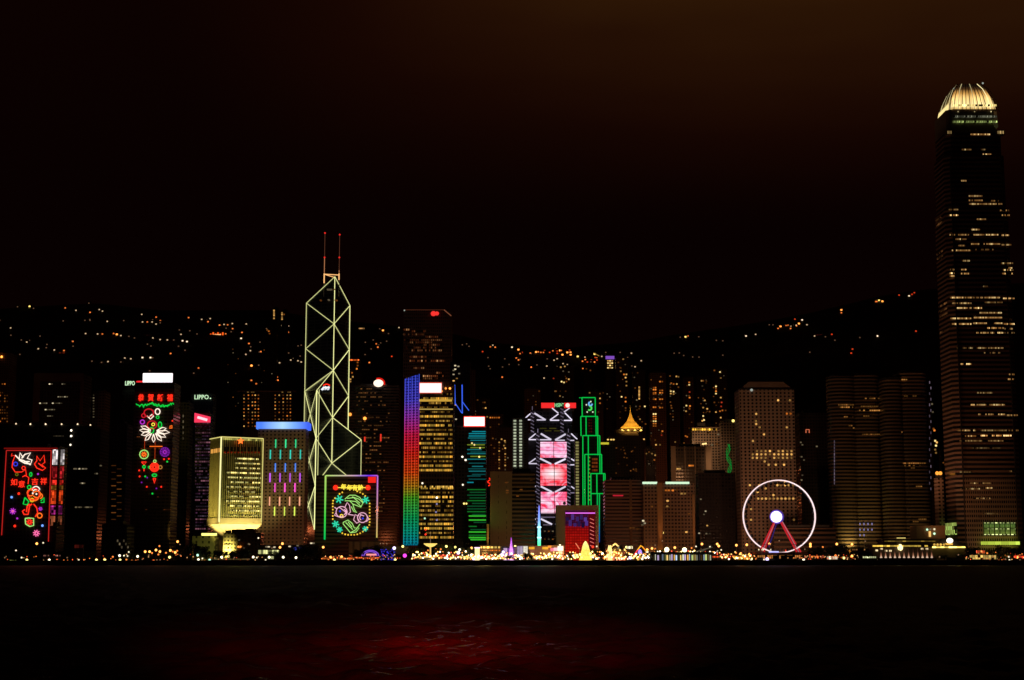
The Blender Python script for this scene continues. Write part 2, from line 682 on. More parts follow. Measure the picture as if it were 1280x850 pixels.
class Mural(Th):
    """neon picture fixed in front of a facade"""
    def neon(s, name, lines, mat, r=.36, closed=False, parent=None, n=4):
        b = MB()
        for ln in lines:
            b.tube([s.P(x, y, 0) for x, y in ln], r, n, closed)
        return b.build(name, mat, parent or s.o)

    def ring(s, name, px, py, rad, mat, r=.4, k=14, parent=None, ry=None):
        return s.neon(name, [[(px + rad * cos(2 * pi * i / k), py + (ry or rad) * sin(2 * pi * i / k)) for i in range(k)]], mat, r, True, parent)

    def flower(s, name, px, py, rad, mat, k=8, r=.4, heart=None):
        lines = [[(px + rad * .25 * cos(a), py + rad * .25 * sin(a)), (px + rad * cos(a), py + rad * sin(a))] for a in [2 * pi * i / k + .2 for i in range(k)]]
        o = s.neon(name, lines, mat, r)
        if heart: s.ring('heart', px, py, rad * .3, heart, r, 8, o)
        return o

    def dots(s, name, pts, mat, rad=.9):
        for x, y in pts:
            MB().ball(s.P(x, y, 0), rad, 6, 4).build(name, mat, s.o)


def arc(cx, cy, rx, ry, a0, a1, k=8):
    return [(cx + rx * cos(R(a0 + (a1 - a0) * i / k)), cy + ry * sin(R(a0 + (a1 - a0) * i / k))) for i in range(k + 1)]


def neonm(name, c, st=1.3): return mat_emit('neon_' + name, c, st, 0, True)


N_RED = neonm('red', (255, 45, 25), 1.3)
N_CRIM = neonm('crimson', (225, 30, 45), .8)
N_WHITE = neonm('white', (255, 235, 215), 1.3)
N_GREEN = neonm('green', (20, 230, 75), .9)
N_BLUE = neonm('blue', (50, 60, 230), 1.1)
N_SKY = neonm('pale_blue', (110, 160, 255), 1.4)
N_PINK = neonm('pink', (255, 110, 170), 1.2)
N_MAG = neonm('magenta', (190, 50, 210), 1.0)
N_OR = neonm('orange', (255, 110, 30), 1.2)
N_YEL = neonm('yellow', (255, 225, 70), 1.3)
N_LIME = neonm('lime', (175, 245, 125), .95)
N_TEAL = neonm('teal', (50, 225, 175), .95)

# ------------------------------------------------------------------ far left
FR = mat_facade('facade_dark_frame', (.16, .10, .08), (.008, .008, .01), 3.4, 3.6, .7, .6)
FB = mat_facade('facade_black', (.05, .045, .045), (.008, .008, .01), 3.2, 3.4, .6, .55)
FG = mat_facade('facade_grey', (.14, .12, .11), (.01, .01, .012), 3.2, 3.4, .55, .5)
FBR = mat_facade('facade_brown', (.20, .13, .09), (.01, .01, .01), 3.0, 3.2, .5, .5)
FRES = mat_facade('facade_flats', (.10, .075, .06), (.01, .01, .01), 3.0, 3.0, .5, .5)
FRES2 = mat_facade('facade_flats_dark', (.05, .04, .035), (.01, .01, .01), 3.0, 3.0, .5, .5)

t = tower('residential_tower', 'dark block of flats with orange windows cut off by the left edge of the photo', -22, 16, 441, 2050, 30, FBR, cat='residential tower')
scatter(t, 0, 11, 480, 530, 26, [W_OR, W_DIM, W_DIM], 1.6, 1.6, 1)
MB().ball(t.P(2, 446, -1), 1.6, 8, 6).build('roof_lamp', L_OR, t.o)
t = tower('office_tower', 'wide brown slab with broad corner piers and few lit windows behind the bird neon', 38, 111, 467, 1760, 34, FB)
for a, b in ((38, 46), (97, 111)):
    MB().box(t.u(a, 580), t.u(b, 580) if b < 100 else t.x1, -1.2, 0, 0, t.h + .3).build('corner_pier', mat_plain('brown_pier', (.17, .11, .09)), t.o)
MB().box(t.u(38, 580), t.x1, -1.25, -.02, t.h - 9, t.h + .5).build('parapet', mat_plain('brown_pier', (.17, .11, .09)), t.o)
for x, y, n in ((62, 480, 2), (73, 496, 5), (66, 504, 5), (50, 504, 4), (57, 512, 5), (78, 480, 2), (60, 520, 3)):
    for i in range(n): win(t, x + i * 2.7, y, W_DIMW if i % 3 else W_WH, 1.8, 1.2)
t = tower('office_tower', 'slim dark tower with one column of dim windows beside the wide brown slab', 112, 135, 489, 1800, 24, FG)
for i in range(9): win(t, 117, 494 + i * 3.4, W_DIMW, 1.6, 1.3)
t = tower('office_block', 'low dark block with round lamps along its roof behind the bird neon', -8, 112, 530, 1640, 40, FB)
for x, y in ((20, 530.5), (38, 531), (57, 531), (77, 531), (97, 531), (113, 532)):
    MB().ball(t.P(x, y - .8, -1.5), .85, 8, 6).build('roof_lamp', mat_emit('roof_globe', (255, 225, 180), 2.0, .4), t.o)
for i in range(7): win(t, 67 + i * 2, 545, W_DIMW, 1, .8)
t = tower('office_tower', 'black office tower with three bright lamps near its top left corner', 86, 134, 536, 1560, 34, FB)
for x, y in ((89, 538), (89, 545), (88, 556)): MB().ball(t.P(x, y, -.6), 1.0, 8, 6).build('wall_lamp', L_WH, t.o)
for x, y, n in ((93, 586, 8), (101, 604, 3), (119, 592, 2), (126, 522 + 60, 1), (95, 634, 4), (106, 634, 5)):
    for i in range(n): win(t, x + i * 2.1, y, W_WH if y < 610 and n < 9 and i % 2 else W_DIMW, 1.9, 1.3)
t = tower('office_tower', 'dim grey tower with a ladder of faint window slots left of the lantern neon tower', 135, 164, 530, 1540, 24, FG)
for i in range(18):
    win(t, 142 + (i % 2) * 7, 582 + i * 4.2, W_DIM, 4.6, .8)
t = tower('podium_block', 'low black podium block in front of the dim grey tower', 127, 168, 655, 1440, 30, FB, cat='low block')
for i in range(6): win(t, 147 + i * 2.6, 676 + (i % 3) * 4, W_DIMW, 1.2, 2.2)

# flower and bird neon wall
t = tower('office_block', 'black building at the left edge that carries the bird and flower neon picture', 0, 82, 558, 1350, 24, FB, base=0)
NB = t
cm = [((200, 190, 190), 562, 581), ((170, 30, 35), 583, 598), ((190, 35, 25), 600, 606), ((110, 70, 20), 607, 612), ((200, 60, 20), 613, 630), ((170, 40, 130), 632, 643), ((180, 95, 60), 645, 657)]
for i, (c, a, b) in enumerate(cm):
    for j, (x0, x1) in enumerate(((64.5, 70.5), (74.5, 79))):
        st = .28 if j else .5
        MB().box(t.u(x0, 610), t.u(x1, 610), -.7, -.2, t.zz(b), t.zz(a)).build('reflection_glow_panel', mat_row('glow_%d_%d' % (i, j), c, st * 2.6, 2.0, 1, .1, mz=2.6), t.o)  # coloured reflections on this face, put in as emission
ml = Mural('neon_picture', 'tall red framed neon picture of birds and flowers near the left edge', 'neon picture', 32, 1348.6, group=None)
ml.neon('frame', [[(8, 563), (2, 669)], [(8, 563), (64, 563)], [(64, 563), (60.5, 677)]], neonm('frame_red', (215, 40, 35), .7), .42)
ml.neon('top_bar', [[(5, 560.5), (72, 560.5)]], neonm('dull_red', (120, 15, 10), .8), .6)
ml.neon('white_bird', [[(19, 569), (24, 574), (30, 576), (38, 581), (40, 575), (34, 573), (38, 566), (31, 568), (27, 573)], [(24, 573), (25, 566), (29, 572)], [(24, 575), (31, 579), (38, 580)], [(30, 577), (37, 577)]], N_WHITE, .5)
ml.neon('red_bird', [[(43, 580), (46, 576), (46, 570), (50, 576), (55, 569), (56, 578), (52, 581), (57, 585), (53, 588), (46, 585), (43, 580)], [(48, 579), (54, 584)]], N_RED, .45)
ml.neon('ribbon', [[(15, 567), (14, 570), (19, 569), (16, 577), (15, 584), (19, 590), (27, 590), (32, 587), (33, 594), (28, 596), (31, 594), (36, 597), (35, 605)]], N_RED, .42)
ml.ring('blue_ring', 19.5, 580, 2.4, N_BLUE)
ml.ring('red_blossom', 29.5, 585, 2.3, N_RED, k=6)
ml.ring('leaf', 38.5, 593, 1.4, N_GREEN, ry=2.4)
ml.ring('leaf', 21, 593, 1.6, neonm('olive', (120, 110, 20), .8))
for i, (ch, x, y) in enumerate((('如', 17.5, 602.5), ('意', 27, 605), ('吉', 43.5, 602), ('祥', 54.5, 601.5))):
    text(ml, ch, x, y, 8, 8.5, N_RED, 0, bold=.012)
ml.ring('green_hat', 36.5, 609, 2.2, N_GREEN)
ml.neon('white_hat', [arc(45, 614, 5, 6, 200, 340), arc(45, 615, 4, 3, 200, 340)], N_WHITE, .45)
ml.ring('round_flower', 42, 617.5, 7.5, N_RED, .6, 16, ry=7)
ml.neon('petals', [arc(38, 616, 4, 4, 30, 330), arc(46, 618, 5, 4, -150, 150), arc(42, 622, 6, 4, 0, 180), arc(50, 620, 3, 3, -90, 90)], N_OR, .5)
ml.dots('bright_spot', [(41, 616.5), (45.5, 617.5)], N_WHITE, .8)
ml.neon('left_leaf', [[(31, 622), (29, 630), (34, 631), (36, 627), (31, 622)]], N_GREEN, .5)
ml.neon('right_leaf', [[(51, 626), (55, 622), (55, 628), (51, 628)]], N_GREEN, .5)
ml.ring('yellow_bell', 40, 625, 2.3, neonm('gold', (230, 200, 30), 1))
ml.neon('curl', [[(40, 630), (37, 632), (36, 638), (35, 643), (30, 643), (28, 639), (31, 637)], [(37, 630), (34, 633), (33, 640)]], N_RED, .6)
ml.neon('stalk', [[(42, 630), (46, 635), (47, 641), (44, 646)]], N_RED, .5)
ml.flower('violet_flower', 50.5, 636, 2.5, N_MAG, 6)
ml.ring('orange_ring', 49.5, 644.5, 3, N_OR, .5)
ml.neon('square_flower_edge', [[(31.5, 648), (36, 647.5), (42, 648), (42, 657), (37, 658), (32, 655), (31.5, 648)]], N_LIME, .5)
ml.flower('square_flower_heart', 37, 652.5, 4, N_RED, 8, .5)
for x, y, r, mt, nm in ((16, 639, 4, N_MAG, 'pink_blue_flower'), (45.5, 666.5, 4.2, N_PINK, 'pink_flower')):
    ml.flower(nm, x, y, r, mt, 8, .45, N_PINK if mt is N_MAG else None)
ml.dots('blue_star', [(14.5, 621.5), (53, 657)], N_SKY, 1.1)
ml.dots('red_star', [(23.5, 617), (18.5, 657.5)], N_RED, 1.2)
ml.dots('violet_star', [(47.5, 592.5), (21.5, 648)], N_MAG, .9)

# tower with the lantern neon
t = tower('office_tower', 'dark brown tower carrying the lantern neon and the white roof sign board', 165, 223, 478, 1500, 30, mat_facade('facade_lantern', (.10, .06, .045), (.012, .008, .008), 4, 3.4, .8, .5))
for py, a, b in ((546, 171, 175), (561, 172, 218), (637, 170, 214), (621, 182, 200)):
    row(t, a, b, py, mat_row('row_faint', (170, 90, 40), .3, 2.2, .6), .8)
t = Th('roof_sign', 'plain glowing white sign board on the roof of the lantern neon tower', 'sign', 196.5, 1506, z=PZ(478.5, 1506))
MB().box(t.u(178.5, 473), t.u(215.5, 473), 0, 1.2, t.zz(480), t.zz(466.5)).build('board', mat_emit('board_white', (255, 245, 245), 1.4, 0, True), t.o)
MB().box(t.u(180, 473), t.u(214, 473), 1.2, 1.6, -2, t.zz(468)).build('frame', DARK, t.o)
t = tower('office_tower', 'black twin tower with small white lettering left of the lantern neon tower', 150, 172, 486, 1640, 26, FB)
ts = Th('roof_lettering', 'small white roof lettering left of the white roof sign board', 'sign', 162.5, 1632, z=PZ(484, 1632))
text(ts, 'LIPPO', 162.5, 479, 12, 5.6, mat_emit('letters_white', (215, 255, 205), 1.1), 0)
MB().box(ts.u(156, 480), ts.u(169, 480), .4, 1, ts.zz(486), ts.zz(483)).build('rail', DARK, ts.o)
ts = Th('red_roof_sign', 'small blurred red sign touching the left end of the white roof sign board', 'sign', 174.5, 1503, z=PZ(482, 1503))
MB().box(ts.u(170.5, 479), ts.u(178, 479), 0, 1, ts.zz(481.5), ts.zz(476)).build('board', mat_emit('board_red', (255, 40, 45), 1.0), ts.o)
MB().box(ts.u(171, 479), ts.u(177, 479), 1.0, 1.5, -1, 1).build('bracket', DARK, ts.o)
ml = Mural('neon_picture', 'neon picture with green garland, big white leaves and hanging lanterns above the orange street lamps', 'neon picture', 192, 1498.6)
for ch, x in (('恭', 176.3), ('賀', 188.5), ('新', 200.3), ('禧', 212.5)):
    text(ml, ch, x, 497, 7.4, 9, N_RED, 0, bold=.02)
rg = random.Random(3)
pts = [(170 + i * 1.35, 505.5 + 1.6 * sin(i * .32) + rg.uniform(-1.7, 1.7)) for i in range(36)]
ml.neon('green_garland', [pts, [(x, y + rg.uniform(-.5, 1.8)) for x, y in pts[3:-2]]], N_GREEN, .42)
ml.ring('white_ring', 197, 514.5, 3.0, N_WHITE, .5, ry=3.6)
ml.ring('green_ring', 197, 521.5, 1.7, N_GREEN)
ml.ring('red_knot', 186, 516, 6, N_CRIM, .6, 12, ry=5)
ml.ring('red_knot', 179.5, 519.5, 2.4, N_CRIM, .5)
ml.ring('red_knot', 190, 531, 6, N_CRIM, .5, 12, ry=5)
ml.ring('violet_knot', 178, 527.5, 2.6, N_MAG, .5)
ml.neon('white_spray', [[(184, 520), (188, 524), (192, 520), (190, 518), (186, 522)]], N_WHITE, .5)
ml.ring('green_leaf', 200, 531, 2, N_GREEN, .5, ry=3.6)
ml.ring('green_leaf', 189.5, 538, 2.6, N_GREEN, .5, ry=3.6)
ml.ring('yellow_ring', 191.5, 530.5, 1.8, N_YEL, .4)
for a, L in ((185, 14), (205, 14), (160, 13), (128, 14), (90, 13), (55, 14), (30, 14), (5, 16), (-15, 13)):
    cx, cy = 192, 539
    L *= 1.25
    dx, dy = cos(R(a)), sin(R(a)) * .85
    nx, ny = -dy, dx
    ml.neon('white_leaf', [[(cx + dx * 4, cy + dy * 4), (cx + dx * L * .7 + nx * 2.4, cy + dy * L * .7 + ny * 2.4), (cx + dx * L, cy + dy * L), (cx + dx * L * .75 - nx * 2.2, cy + dy * L * .75 - ny * 2.2), (cx + dx * 4, cy + dy * 4)]], N_WHITE, .45)
ml.neon('red_tag', [[(212, 533), (215, 532), (215, 535), (211.5, 535)]], N_OR, .5)
ml.dots('red_star', [(215.5, 526)], N_RED, .8)
ml.neon('cord', [[(181, 547), (180.5, 562)], [(194, 552), (193.5, 576)]], neonm('dull_orange', (190, 60, 20), .7), .3)
ml.neon('gold_bar', [[(187, 558), (203, 558)]], N_OR, .4)
ml.ring('coin_rim', 180, 568, 5.4, N_LIME, .5, 16)
ml.flower('coin_heart', 180, 568, 3.6, N_OR, 8, .5)
ml.neon('red_tassel', [[(177, 577.5), (183, 577.5), (180, 581), (177, 577.5)], [(180, 586), (180, 589)]], N_RED, .5)
ml.ring('green_bead', 180, 583.5, 1.6, N_GREEN, .5)
ml.ring('green_bead', 193.5, 576.5, 1.6, N_LIME, .4)
ml.ring('red_lantern', 193, 584, 5.2, N_RED, .7, 12)
ml.flower('red_lantern_heart', 193, 584, 4.3, N_RED, 10, .6)
ml.ring('green_bead', 193, 594, 2.8, N_GREEN, .5, ry=1.6)
ml.neon('red_tassel', [[(191.5, 598), (194.5, 598), (193, 604), (191.5, 598)]], N_RED, .6)
ml.ring('orange_bead', 200.5, 584, 2, neonm('dull_gold', (190, 130, 60), .8), .5)
ml.ring('green_bead', 186.5, 584, 1.2, N_GREEN, .4)
ml.flower('violet_flower', 206, 565, 6.2, neonm('violet', (130, 30, 170), .8), 12, .45, N_MAG)
ml.ring('violet_flower_rim', 206, 565, 5.6, neonm('violet', (130, 30, 170), .8), .4)
ml.dots('green_star', [(209, 577), (181.5, 595.5), (190.5, 617)], N_GREEN, .9)
ml.dots('red_star', [(211, 573.5), (205, 574), (174, 588), (174.5, 595.5), (183.5, 608.5), (201.5, 608.5)], N_RED, .9)
ml.dots('violet_star', [(177, 603), (195.5, 610.5), (184, 597)], neonm('violet', (130, 30, 170), .8), .8)

t = tower('office_tower', 'black tower between the lantern neon and the tower with the pink roof glow', 223, 240, 503, 1600, 24, FB)
for i in range(5): win(t, 229, 520 + i * 7, W_DIMW, 1.1, 2.6)
t = tower('office_tower', 'tower with a glowing pink sign on top and dim violet bands of glass below it', 242, 266, 516, 1580, 24, FB)
rg = random.Random(5)
for i in range(34):
    py = 529 + i * 4
    cc = (('row_pink_a', (190, 120, 140)), ('row_pink_b', (120, 70, 110)), ('row_pink_c', (110, 90, 110)))[i % 3]
    row(t, 244, 263, py, mat_row(cc[0], cc[1], .22 if i < 25 else .07, 2.2, .9), 1.4)  # reflections in the mirrored facade, given as dim emission
ts = Th('pink_roof_sign', 'slanting glowing pink sign on the violet banded tower', 'sign', 253, 1574, z=PZ(528, 1574))
b = MB()
b.prism([(ts.u(243, 520), 0), (ts.u(263, 520), 0), (ts.u(263, 520), 1), (ts.u(243, 520), 1)], ts.zz(528), [ts.zz(516), ts.zz(521), ts.zz(521), ts.zz(516)])
b.build('board', mat_emit('board_pink', (255, 60, 95), 1.0), ts.o)
MB().tube([ts.P(247, 521.5, -.3), ts.P(259, 525, -.3)], 1.3, 6).build('glowing_letters', mat_emit('letters_pinkwhite', (255, 190, 200), 1.5), ts.o)
t = tower('office_tower', 'tall black tower with small white lettering on its crown behind the pink sign', 236, 268, 492, 1680, 20, FB)
ts = Th('roof_lettering', 'white roof lettering on the black tower above the pink sign', 'sign', 253, 1678, z=PZ(502, 1678))
text(ts, 'LIPPO', 252, 496.3, 17.5, 5.6, mat_emit('letters_white', (215, 255, 205), 1.1), 0, bold=0)
text(ts, '.', 263, 498, 1.6, 1.6, mat_emit('letters_white', (215, 255, 205), 1.1), 0)
MB().box(ts.u(244, 500), ts.u(262, 500), .4, 1, ts.zz(502), ts.zz(500)).build('rail', DARK, ts.o)

# ------------------------------------------------------------------ white block on tapered foot
PLA = mat_facade('facade_fins', (.60, .58, .30), (.03, .035, .02), 2.2, 300, .55, 2, rough=.6)
t = Th('office_tower', 'pale tower on a tapered foot with white edge lights and a red star', 'office tower', 273, 1500, rz=31)
u1 = t.u(327, 600)
zt, zb = t.zz(547), t.zz(655)
D = 31
t.x0, t.x1, t.h = 0, u1, zt
MB().box(0, u1, 0, D, zb, zt).build('wall', PLA, t.o)
WT = mat_plain('pale_render', (.72, .68, .5), .6)
ins = 9
MB().prism([(ins, ins), (u1 - ins, ins), (u1 - ins, D - 4), (ins, D - 4)], zb - 11, zb - .05, top=[(-1, -1), (u1 + 1, -1), (u1 + 1, D + 1), (-1, D + 1)]).build('tapered_foot', WT, t.o)
MB().box(ins + 1, u1 - ins - 1, ins + 1, D - 5, 0, zb - 11).build('stem', WT, t.o)
MB().box(-.8, u1 + .8, -.8, D + .8, zb, zb + 6).build('lower_band', mat_plain('pale_band', (.40, .38, .26), .6), t.o)
EDGE = mat_emit('edge_light', (255, 245, 165), 1.15)
b = MB()
b.tube([(-.5, -.9, zb + 2), (-.5, -.9, zt + .6)], .75, 5)
b.build('edge_light', EDGE, t.o)
MB().tube([(-.5, -.9, zt + .6), (u1 + .5, -.9, zt + .6)], .55, 5).build('edge_light', mat_emit('edge_light_dim', (255, 240, 140), .75), t.o)
MB().tube([(u1 + .4, -.9, zb + 2), (u1 + .4, -.9, zt + .6)], .5, 5).build('edge_light', mat_emit('edge_light_dim', (255, 240, 140), .75), t.o)
MB().tube([(-.5, D + .4, zt + .6), (-.5, -.9, zt + .6)], .5, 5).build('edge_light', mat_emit('edge_light_dim', (255, 240, 140), .75), t.o)
for i in range(11):
    x = 281 + i * 4.25
    win(t, x, 562, mat_plain('dark_recess', (.01, .01, .01)), 2.0, 5.4, name='recess')
    win(t, x, 565.5, mat_emit('recess_red', (150, 40, 10), .5, .4), 1.7, 1.6, dy=-.2, name='recess_lamp')
for i in range(22):   # lit fins between the window bays
    x = 276 + i * 2.35
    if i in (4, 12, 17): continue
    a = t.u(x, 600)
    MB().box(a - .16, a + .16, -.55, 0, zb + 6, t.zz(570 if i else 549)).build('fin', mat_plain('fin_green', (.45, .50, .20), .6), t.o)
PR = mat_row('row_headquarters', (255, 245, 150), 1.5, 1.5, .74, .22, (255, 220, 120))
for i in range(13):
    py = 573.5 + i * 5.9
    row(t, 283 + (i % 3) * 2 if i > 2 else 294, 326, py, PR, 1.3, dep=.45)
MB().box(.6, u1 - .6, -.9, -.1, t.zz(549.5), t.zz(547.2)).build('lit_cornice', mat_row('row_cornice', (230, 220, 110), .6, 2.0, 1, .1), t.o)
for i in range(9):
    MB().box(-.6, -.1, 1.5 + i * 3, 3.2 + i * 3, zt - 14, zt - 10).build('side_window', mat_emit('side_glow', (255, 180, 80), .7, .5), t.o)
st = Th('red_star', 'small glowing red star above the roof edge of the pale tower', 'star emblem', 301.5, 1507)
st.o.location.z = 3
b = MB()
cx, cz = st.uv(301.5, 551.5)
vv = [(cx + (3.6 if i % 2 == 0 else 1.5) * cos(pi / 2 + i * pi / 5), cz + (3.6 if i % 2 == 0 else 1.5) * sin(pi / 2 + i * pi / 5)) for i in range(10)]
b.v = [(x, -3.4, z) for x, z in vv] + [(x, -2.6, z) for x, z in vv]
b.f = [tuple(range(10)), tuple(reversed(range(10, 20)))] + [(i, 10 + i, 10 + (i + 1) % 10, (i + 1) % 10) for i in range(10)]
b.build('star_face', mat_emit('star_red', (255, 110, 40), 2.0), st.o)
st.o.location.z = 3
for q in (.1, .5, .9):
    ux_, uy_ = u1 * q, -13
    wx_, wy_ = t.X + ux_ * cos(t.rz) - uy_ * sin(t.rz), t.Y + ux_ * sin(t.rz) + uy_ * cos(t.rz)
    spot('floodlight', (wx_, wy_, 25), (wx_ - 12 * sin(t.rz), wy_ + 12 * cos(t.rz), 46), 50000, (255, 222, 110), 120)
ux_, uy_ = -9, 12
wx_, wy_ = t.X + ux_ * cos(t.rz) - uy_ * sin(t.rz), t.Y + ux_ * sin(t.rz) + uy_ * cos(t.rz)
spot('floodlight', (wx_, wy_, 25), (wx_ + 9, wy_ + 4, 44), 36000, (255, 210, 100), 120)
spot('floodlight', (t.X + 20, t.Y - 70, 5), (t.X + 20, t.Y + 16, 70), 480000, (225, 205, 60), 60)
spot('floodlight', (t.X - 60, t.Y - 20, 8), (t.X - 8, t.Y + 14, 66), 420000, (235, 200, 70), 42)
# podiums round it
t2 = tower('podium_block', 'flat roofed podium with a glowing yellow green edge at the foot of the pale tower', 240, 274, 670, 1470, 20, mat_facade('facade_podium', (.35, .33, .2), (.03, .03, .02), 6, 5, .3, .5), cat='low block', roof=False)
MB().box(t2.u(252, 668), t2.u(271, 668), -.5, .4, t2.zz(669.5), t2.zz(666.5)).build('roof_light', mat_emit('roof_light_green', (255, 250, 130), 1.6), t2.o)
flood(262, 1440, 9000, (230, 230, 90), 262, 680, 1470, 80)
t2 = tower('podium_block', 'stepped dark block with two orange lamps in front of the pale tower', 279, 330, 666, 1440, 20, FG, cat='low block')
MB().box(t2.u(281, 664), t2.u(287, 664), 2, 10, t2.h - .1, t2.zz(663)).build('roof_tank', CONC, t2.o)
MB().box(t2.u(306, 664), t2.u(318, 664), 2, 10, t2.h - .1, t2.zz(661)).build('stair_tower', CONC, t2.o)
for x in (298, 300.5): MB().ball(t2.P(x, 683.5, -1), .9, 8, 6).build('wall_lamp', L_OR, t2.o)
for x, y in ((283, 680), (287, 680), (299, 675), (305, 685), (311, 680), (292, 690)): win(t2, x, y, W_DIMW, 1.6, 1.3)
t2 = tower('podium_block', 'long low block with a pale lit ground floor under the blue crowned tower', 316, 402, 681, 1400, 20, FBR, cat='low block', roof=False)
row(t2, 323, 349, 690, mat_row('row_shop_pale', (225, 225, 150), .6, 2, .9, .1), 3.4)
row(t2, 367, 381, 701 - 15, mat_row('row_shop_blue', (70, 80, 230), .7, 2, .8, .1), 2.4)
for x, y in ((333, 681.5), (336, 681.5), (343, 682), (362, 681), (372, 680), (389, 677), (392, 677)): win(t2, x, y + 2, W_WH, 2, 1.2)

# blue crowned tower
HC = mat_facade('facade_hotel', (.42, .33, .27), (.012, .01, .01), 4.0, 3.6, .46, .46, oz=1.2)
t = tower('hotel_tower', 'square tower with a glowing blue crown and short coloured light bars between its windows', 321, 385, 536, 1560, 26, HC, cat='hotel tower', roof=False)
b = MB().box(t.u(321, 532) - .5, t.u(384, 532) + 1, -1, 24, t.zz(536), t.zz(527.5))
BC = bpy.data.materials.new('crown_blue')
BC.use_nodes = True
nt = NT(BC.node_tree)
tcx = nt.n('ShaderNodeTexCoord')
sp = nt.n('ShaderNodeSeparateXYZ')
nt.l(tcx.outputs['Object'], sp.inputs[0])
mr = nt.n('ShaderNodeMapRange')
mr.inputs[1].default_value = -24
mr.inputs[2].default_value = 24
nt.l(sp.outputs[0], mr.inputs[0])
cr = nt.ramp(mr.outputs[0], [(0, lin((80, 130, 255))), (.45, lin((170, 215, 255))), (.7, lin((120, 170, 255))), (1, lin((60, 95, 240)))])
em = nt.n('ShaderNodeEmission')
nt.l(cr, em.inputs[0])
em.inputs[1].default_value = 1.1
oo = nt.n('ShaderNodeOutputMaterial')
nt.l(em.outputs[0], oo.inputs[0])
b.build('lit_crown', BC, t.o)
barc = [(554.5, 5.2, (20, 190, 110), 3, 0), (568, 5.8, (20, 175, 150), 4, 1), (584.5, 5.4, (50, 110, 240), 3, 0), (597, 5.6, (170, 60, 230), 4, 1),
        (609.5, 5.6, (225, 50, 170), 3, 0), (626.5, 5.6, (255, 140, 100), 4, 1), (639, 5.6, (190, 210, 60), 3, 0)]
for k, (py, hh, c, n, off) in enumerate(barc):
    mt = mat_emit('bar_%d' % k, tuple(min(255, v + 35) for v in c), 1.2, .25)
    for i in range(n):
        x = (338.3 if off else 344.7) + i * 12.5 - k * .25
        MB().box(t.u(x, py) - .55, t.u(x, py) + .55, -.6, 0, t.zz(py + hh), t.zz(py - hh)).build('light_bar', mt, t.o)
flood(345, 1440, 62000, (255, 160, 90), 352, 620, 1560, 70)

# twin shaft flats behind
t = tower('residential_tower', 'roof joined pair of flats with columns of small orange windows behind the pale tower', 302, 366, 490, 2000, 26, FRES2, cat='residential tower')
MB().box(t.u(297, 490), t.u(370, 490), -1, 6, t.h, t.h + 1.6).build('roof_slab', CONC, t.o)
row(t, 298, 325, 490.2, mat_row('row_roof_edge', (220, 170, 90), .5, 2.5, .5), .9, dy=-1.2)
row(t, 352, 369, 490.2, mat_row('row_roof_edge', (220, 170, 90), .5, 2.5, .5), .9, dy=-1.2)
rg = random.Random(9)
for x in (305, 310.5, 315.5, 319, 323, 344, 349, 354, 359, 363):
    for k in range(10):
        if rg.random() < .93:
            win(t, x, 494 + k * 4.3, rg.choice([W_OR, W_WARM, W_DIM, W_DIM]), 1.5, 1.5)
# ------------------------------------------------------------------ tower of four triangular glass shafts
YB = 1760.0
t = Th('skyscraper', 'tallest mast topped tower outlined by yellow green light in triangles and crosses', 'skyscraper', 416.8, YB, py=460)
k_ = YB / fwd(560)
OO = (0, 0)
PA, PB, PC_, PD = [(PX(px_, py_, YB + dy_ * k_) - t.X, dy_ * k_) for px_, py_, dy_ in ((382.8, 430, 21), (395.6, 540, -34), (450.8, 570, -21), (436.3, 440, 34))]


def bz(py, pt, px=None):
    """height of photo row py at the depth of plan point pt"""
    return PZ(py, YB + pt[1]) - 3


GL = mat_facade('facade_prism_glass', (.05, .055, .06), (.01, .012, .014), 3.6, 3.8, .85, .7, rough=.3)
zO = {k: bz(v, OO) for k, v in dict(top=346, m1=405, m2=463, m3=522, m4=579, m5=637).items()}
zA = {k: bz(v, PA) for k, v in dict(top=379, m1=436, m2=489, m3=546, m4=602, m5=655).items()}
zBc = {k: bz(v, PB) for k, v in dict(m2=488, m3=548, m4=607, m5=662).items()}
zC = {k: bz(v, PC_) for k, v in dict(m3=550, m4=609, m5=664).items()}
zD = {k: bz(v, PD) for k, v in dict(top=382, m1=437, m2=495, m3=550, m4=602).items()}
MB().prism([OO, PD, PA], 0, [zO['top'], zD['top'], zA['top']]).build('glass_shaft', GL, t.o)
e_ = .05
MB().prism([OO, PA, PB], 0, [zO['m2'], zA['m2'], zBc['m2']]).build('glass_shaft', GL, t.o)
MB().prism([OO, PC_, PD], 0, [zO['m3'], zC['m3'], zD['m3']]).build('glass_shaft', GL, t.o)
MB().prism([OO, PB, PC_], 0, [zO['m4'], zBc['m4'], zC['m4']]).build('glass_shaft', GL, t.o)
NB_ = mat_emit('outline_light', (240, 240, 160), 1.15, .35)
ND_ = mat_emit('outline_light_dim', (150, 150, 80), .75)


def bl(a, za, b, zb_, r=.43, m=None, n=1.0):
    def off(p_):
        L = math.hypot(*p_) or 1
        return (p_[0] * (1 + .7 / L), p_[1] * (1 + .7 / L) - .9)
    a, b = off(a), off(b)
    MB().tube([(a[0], a[1], za), (b[0], b[1], zb_)], r, 5).build('outline_light', m or NB_, t.o)


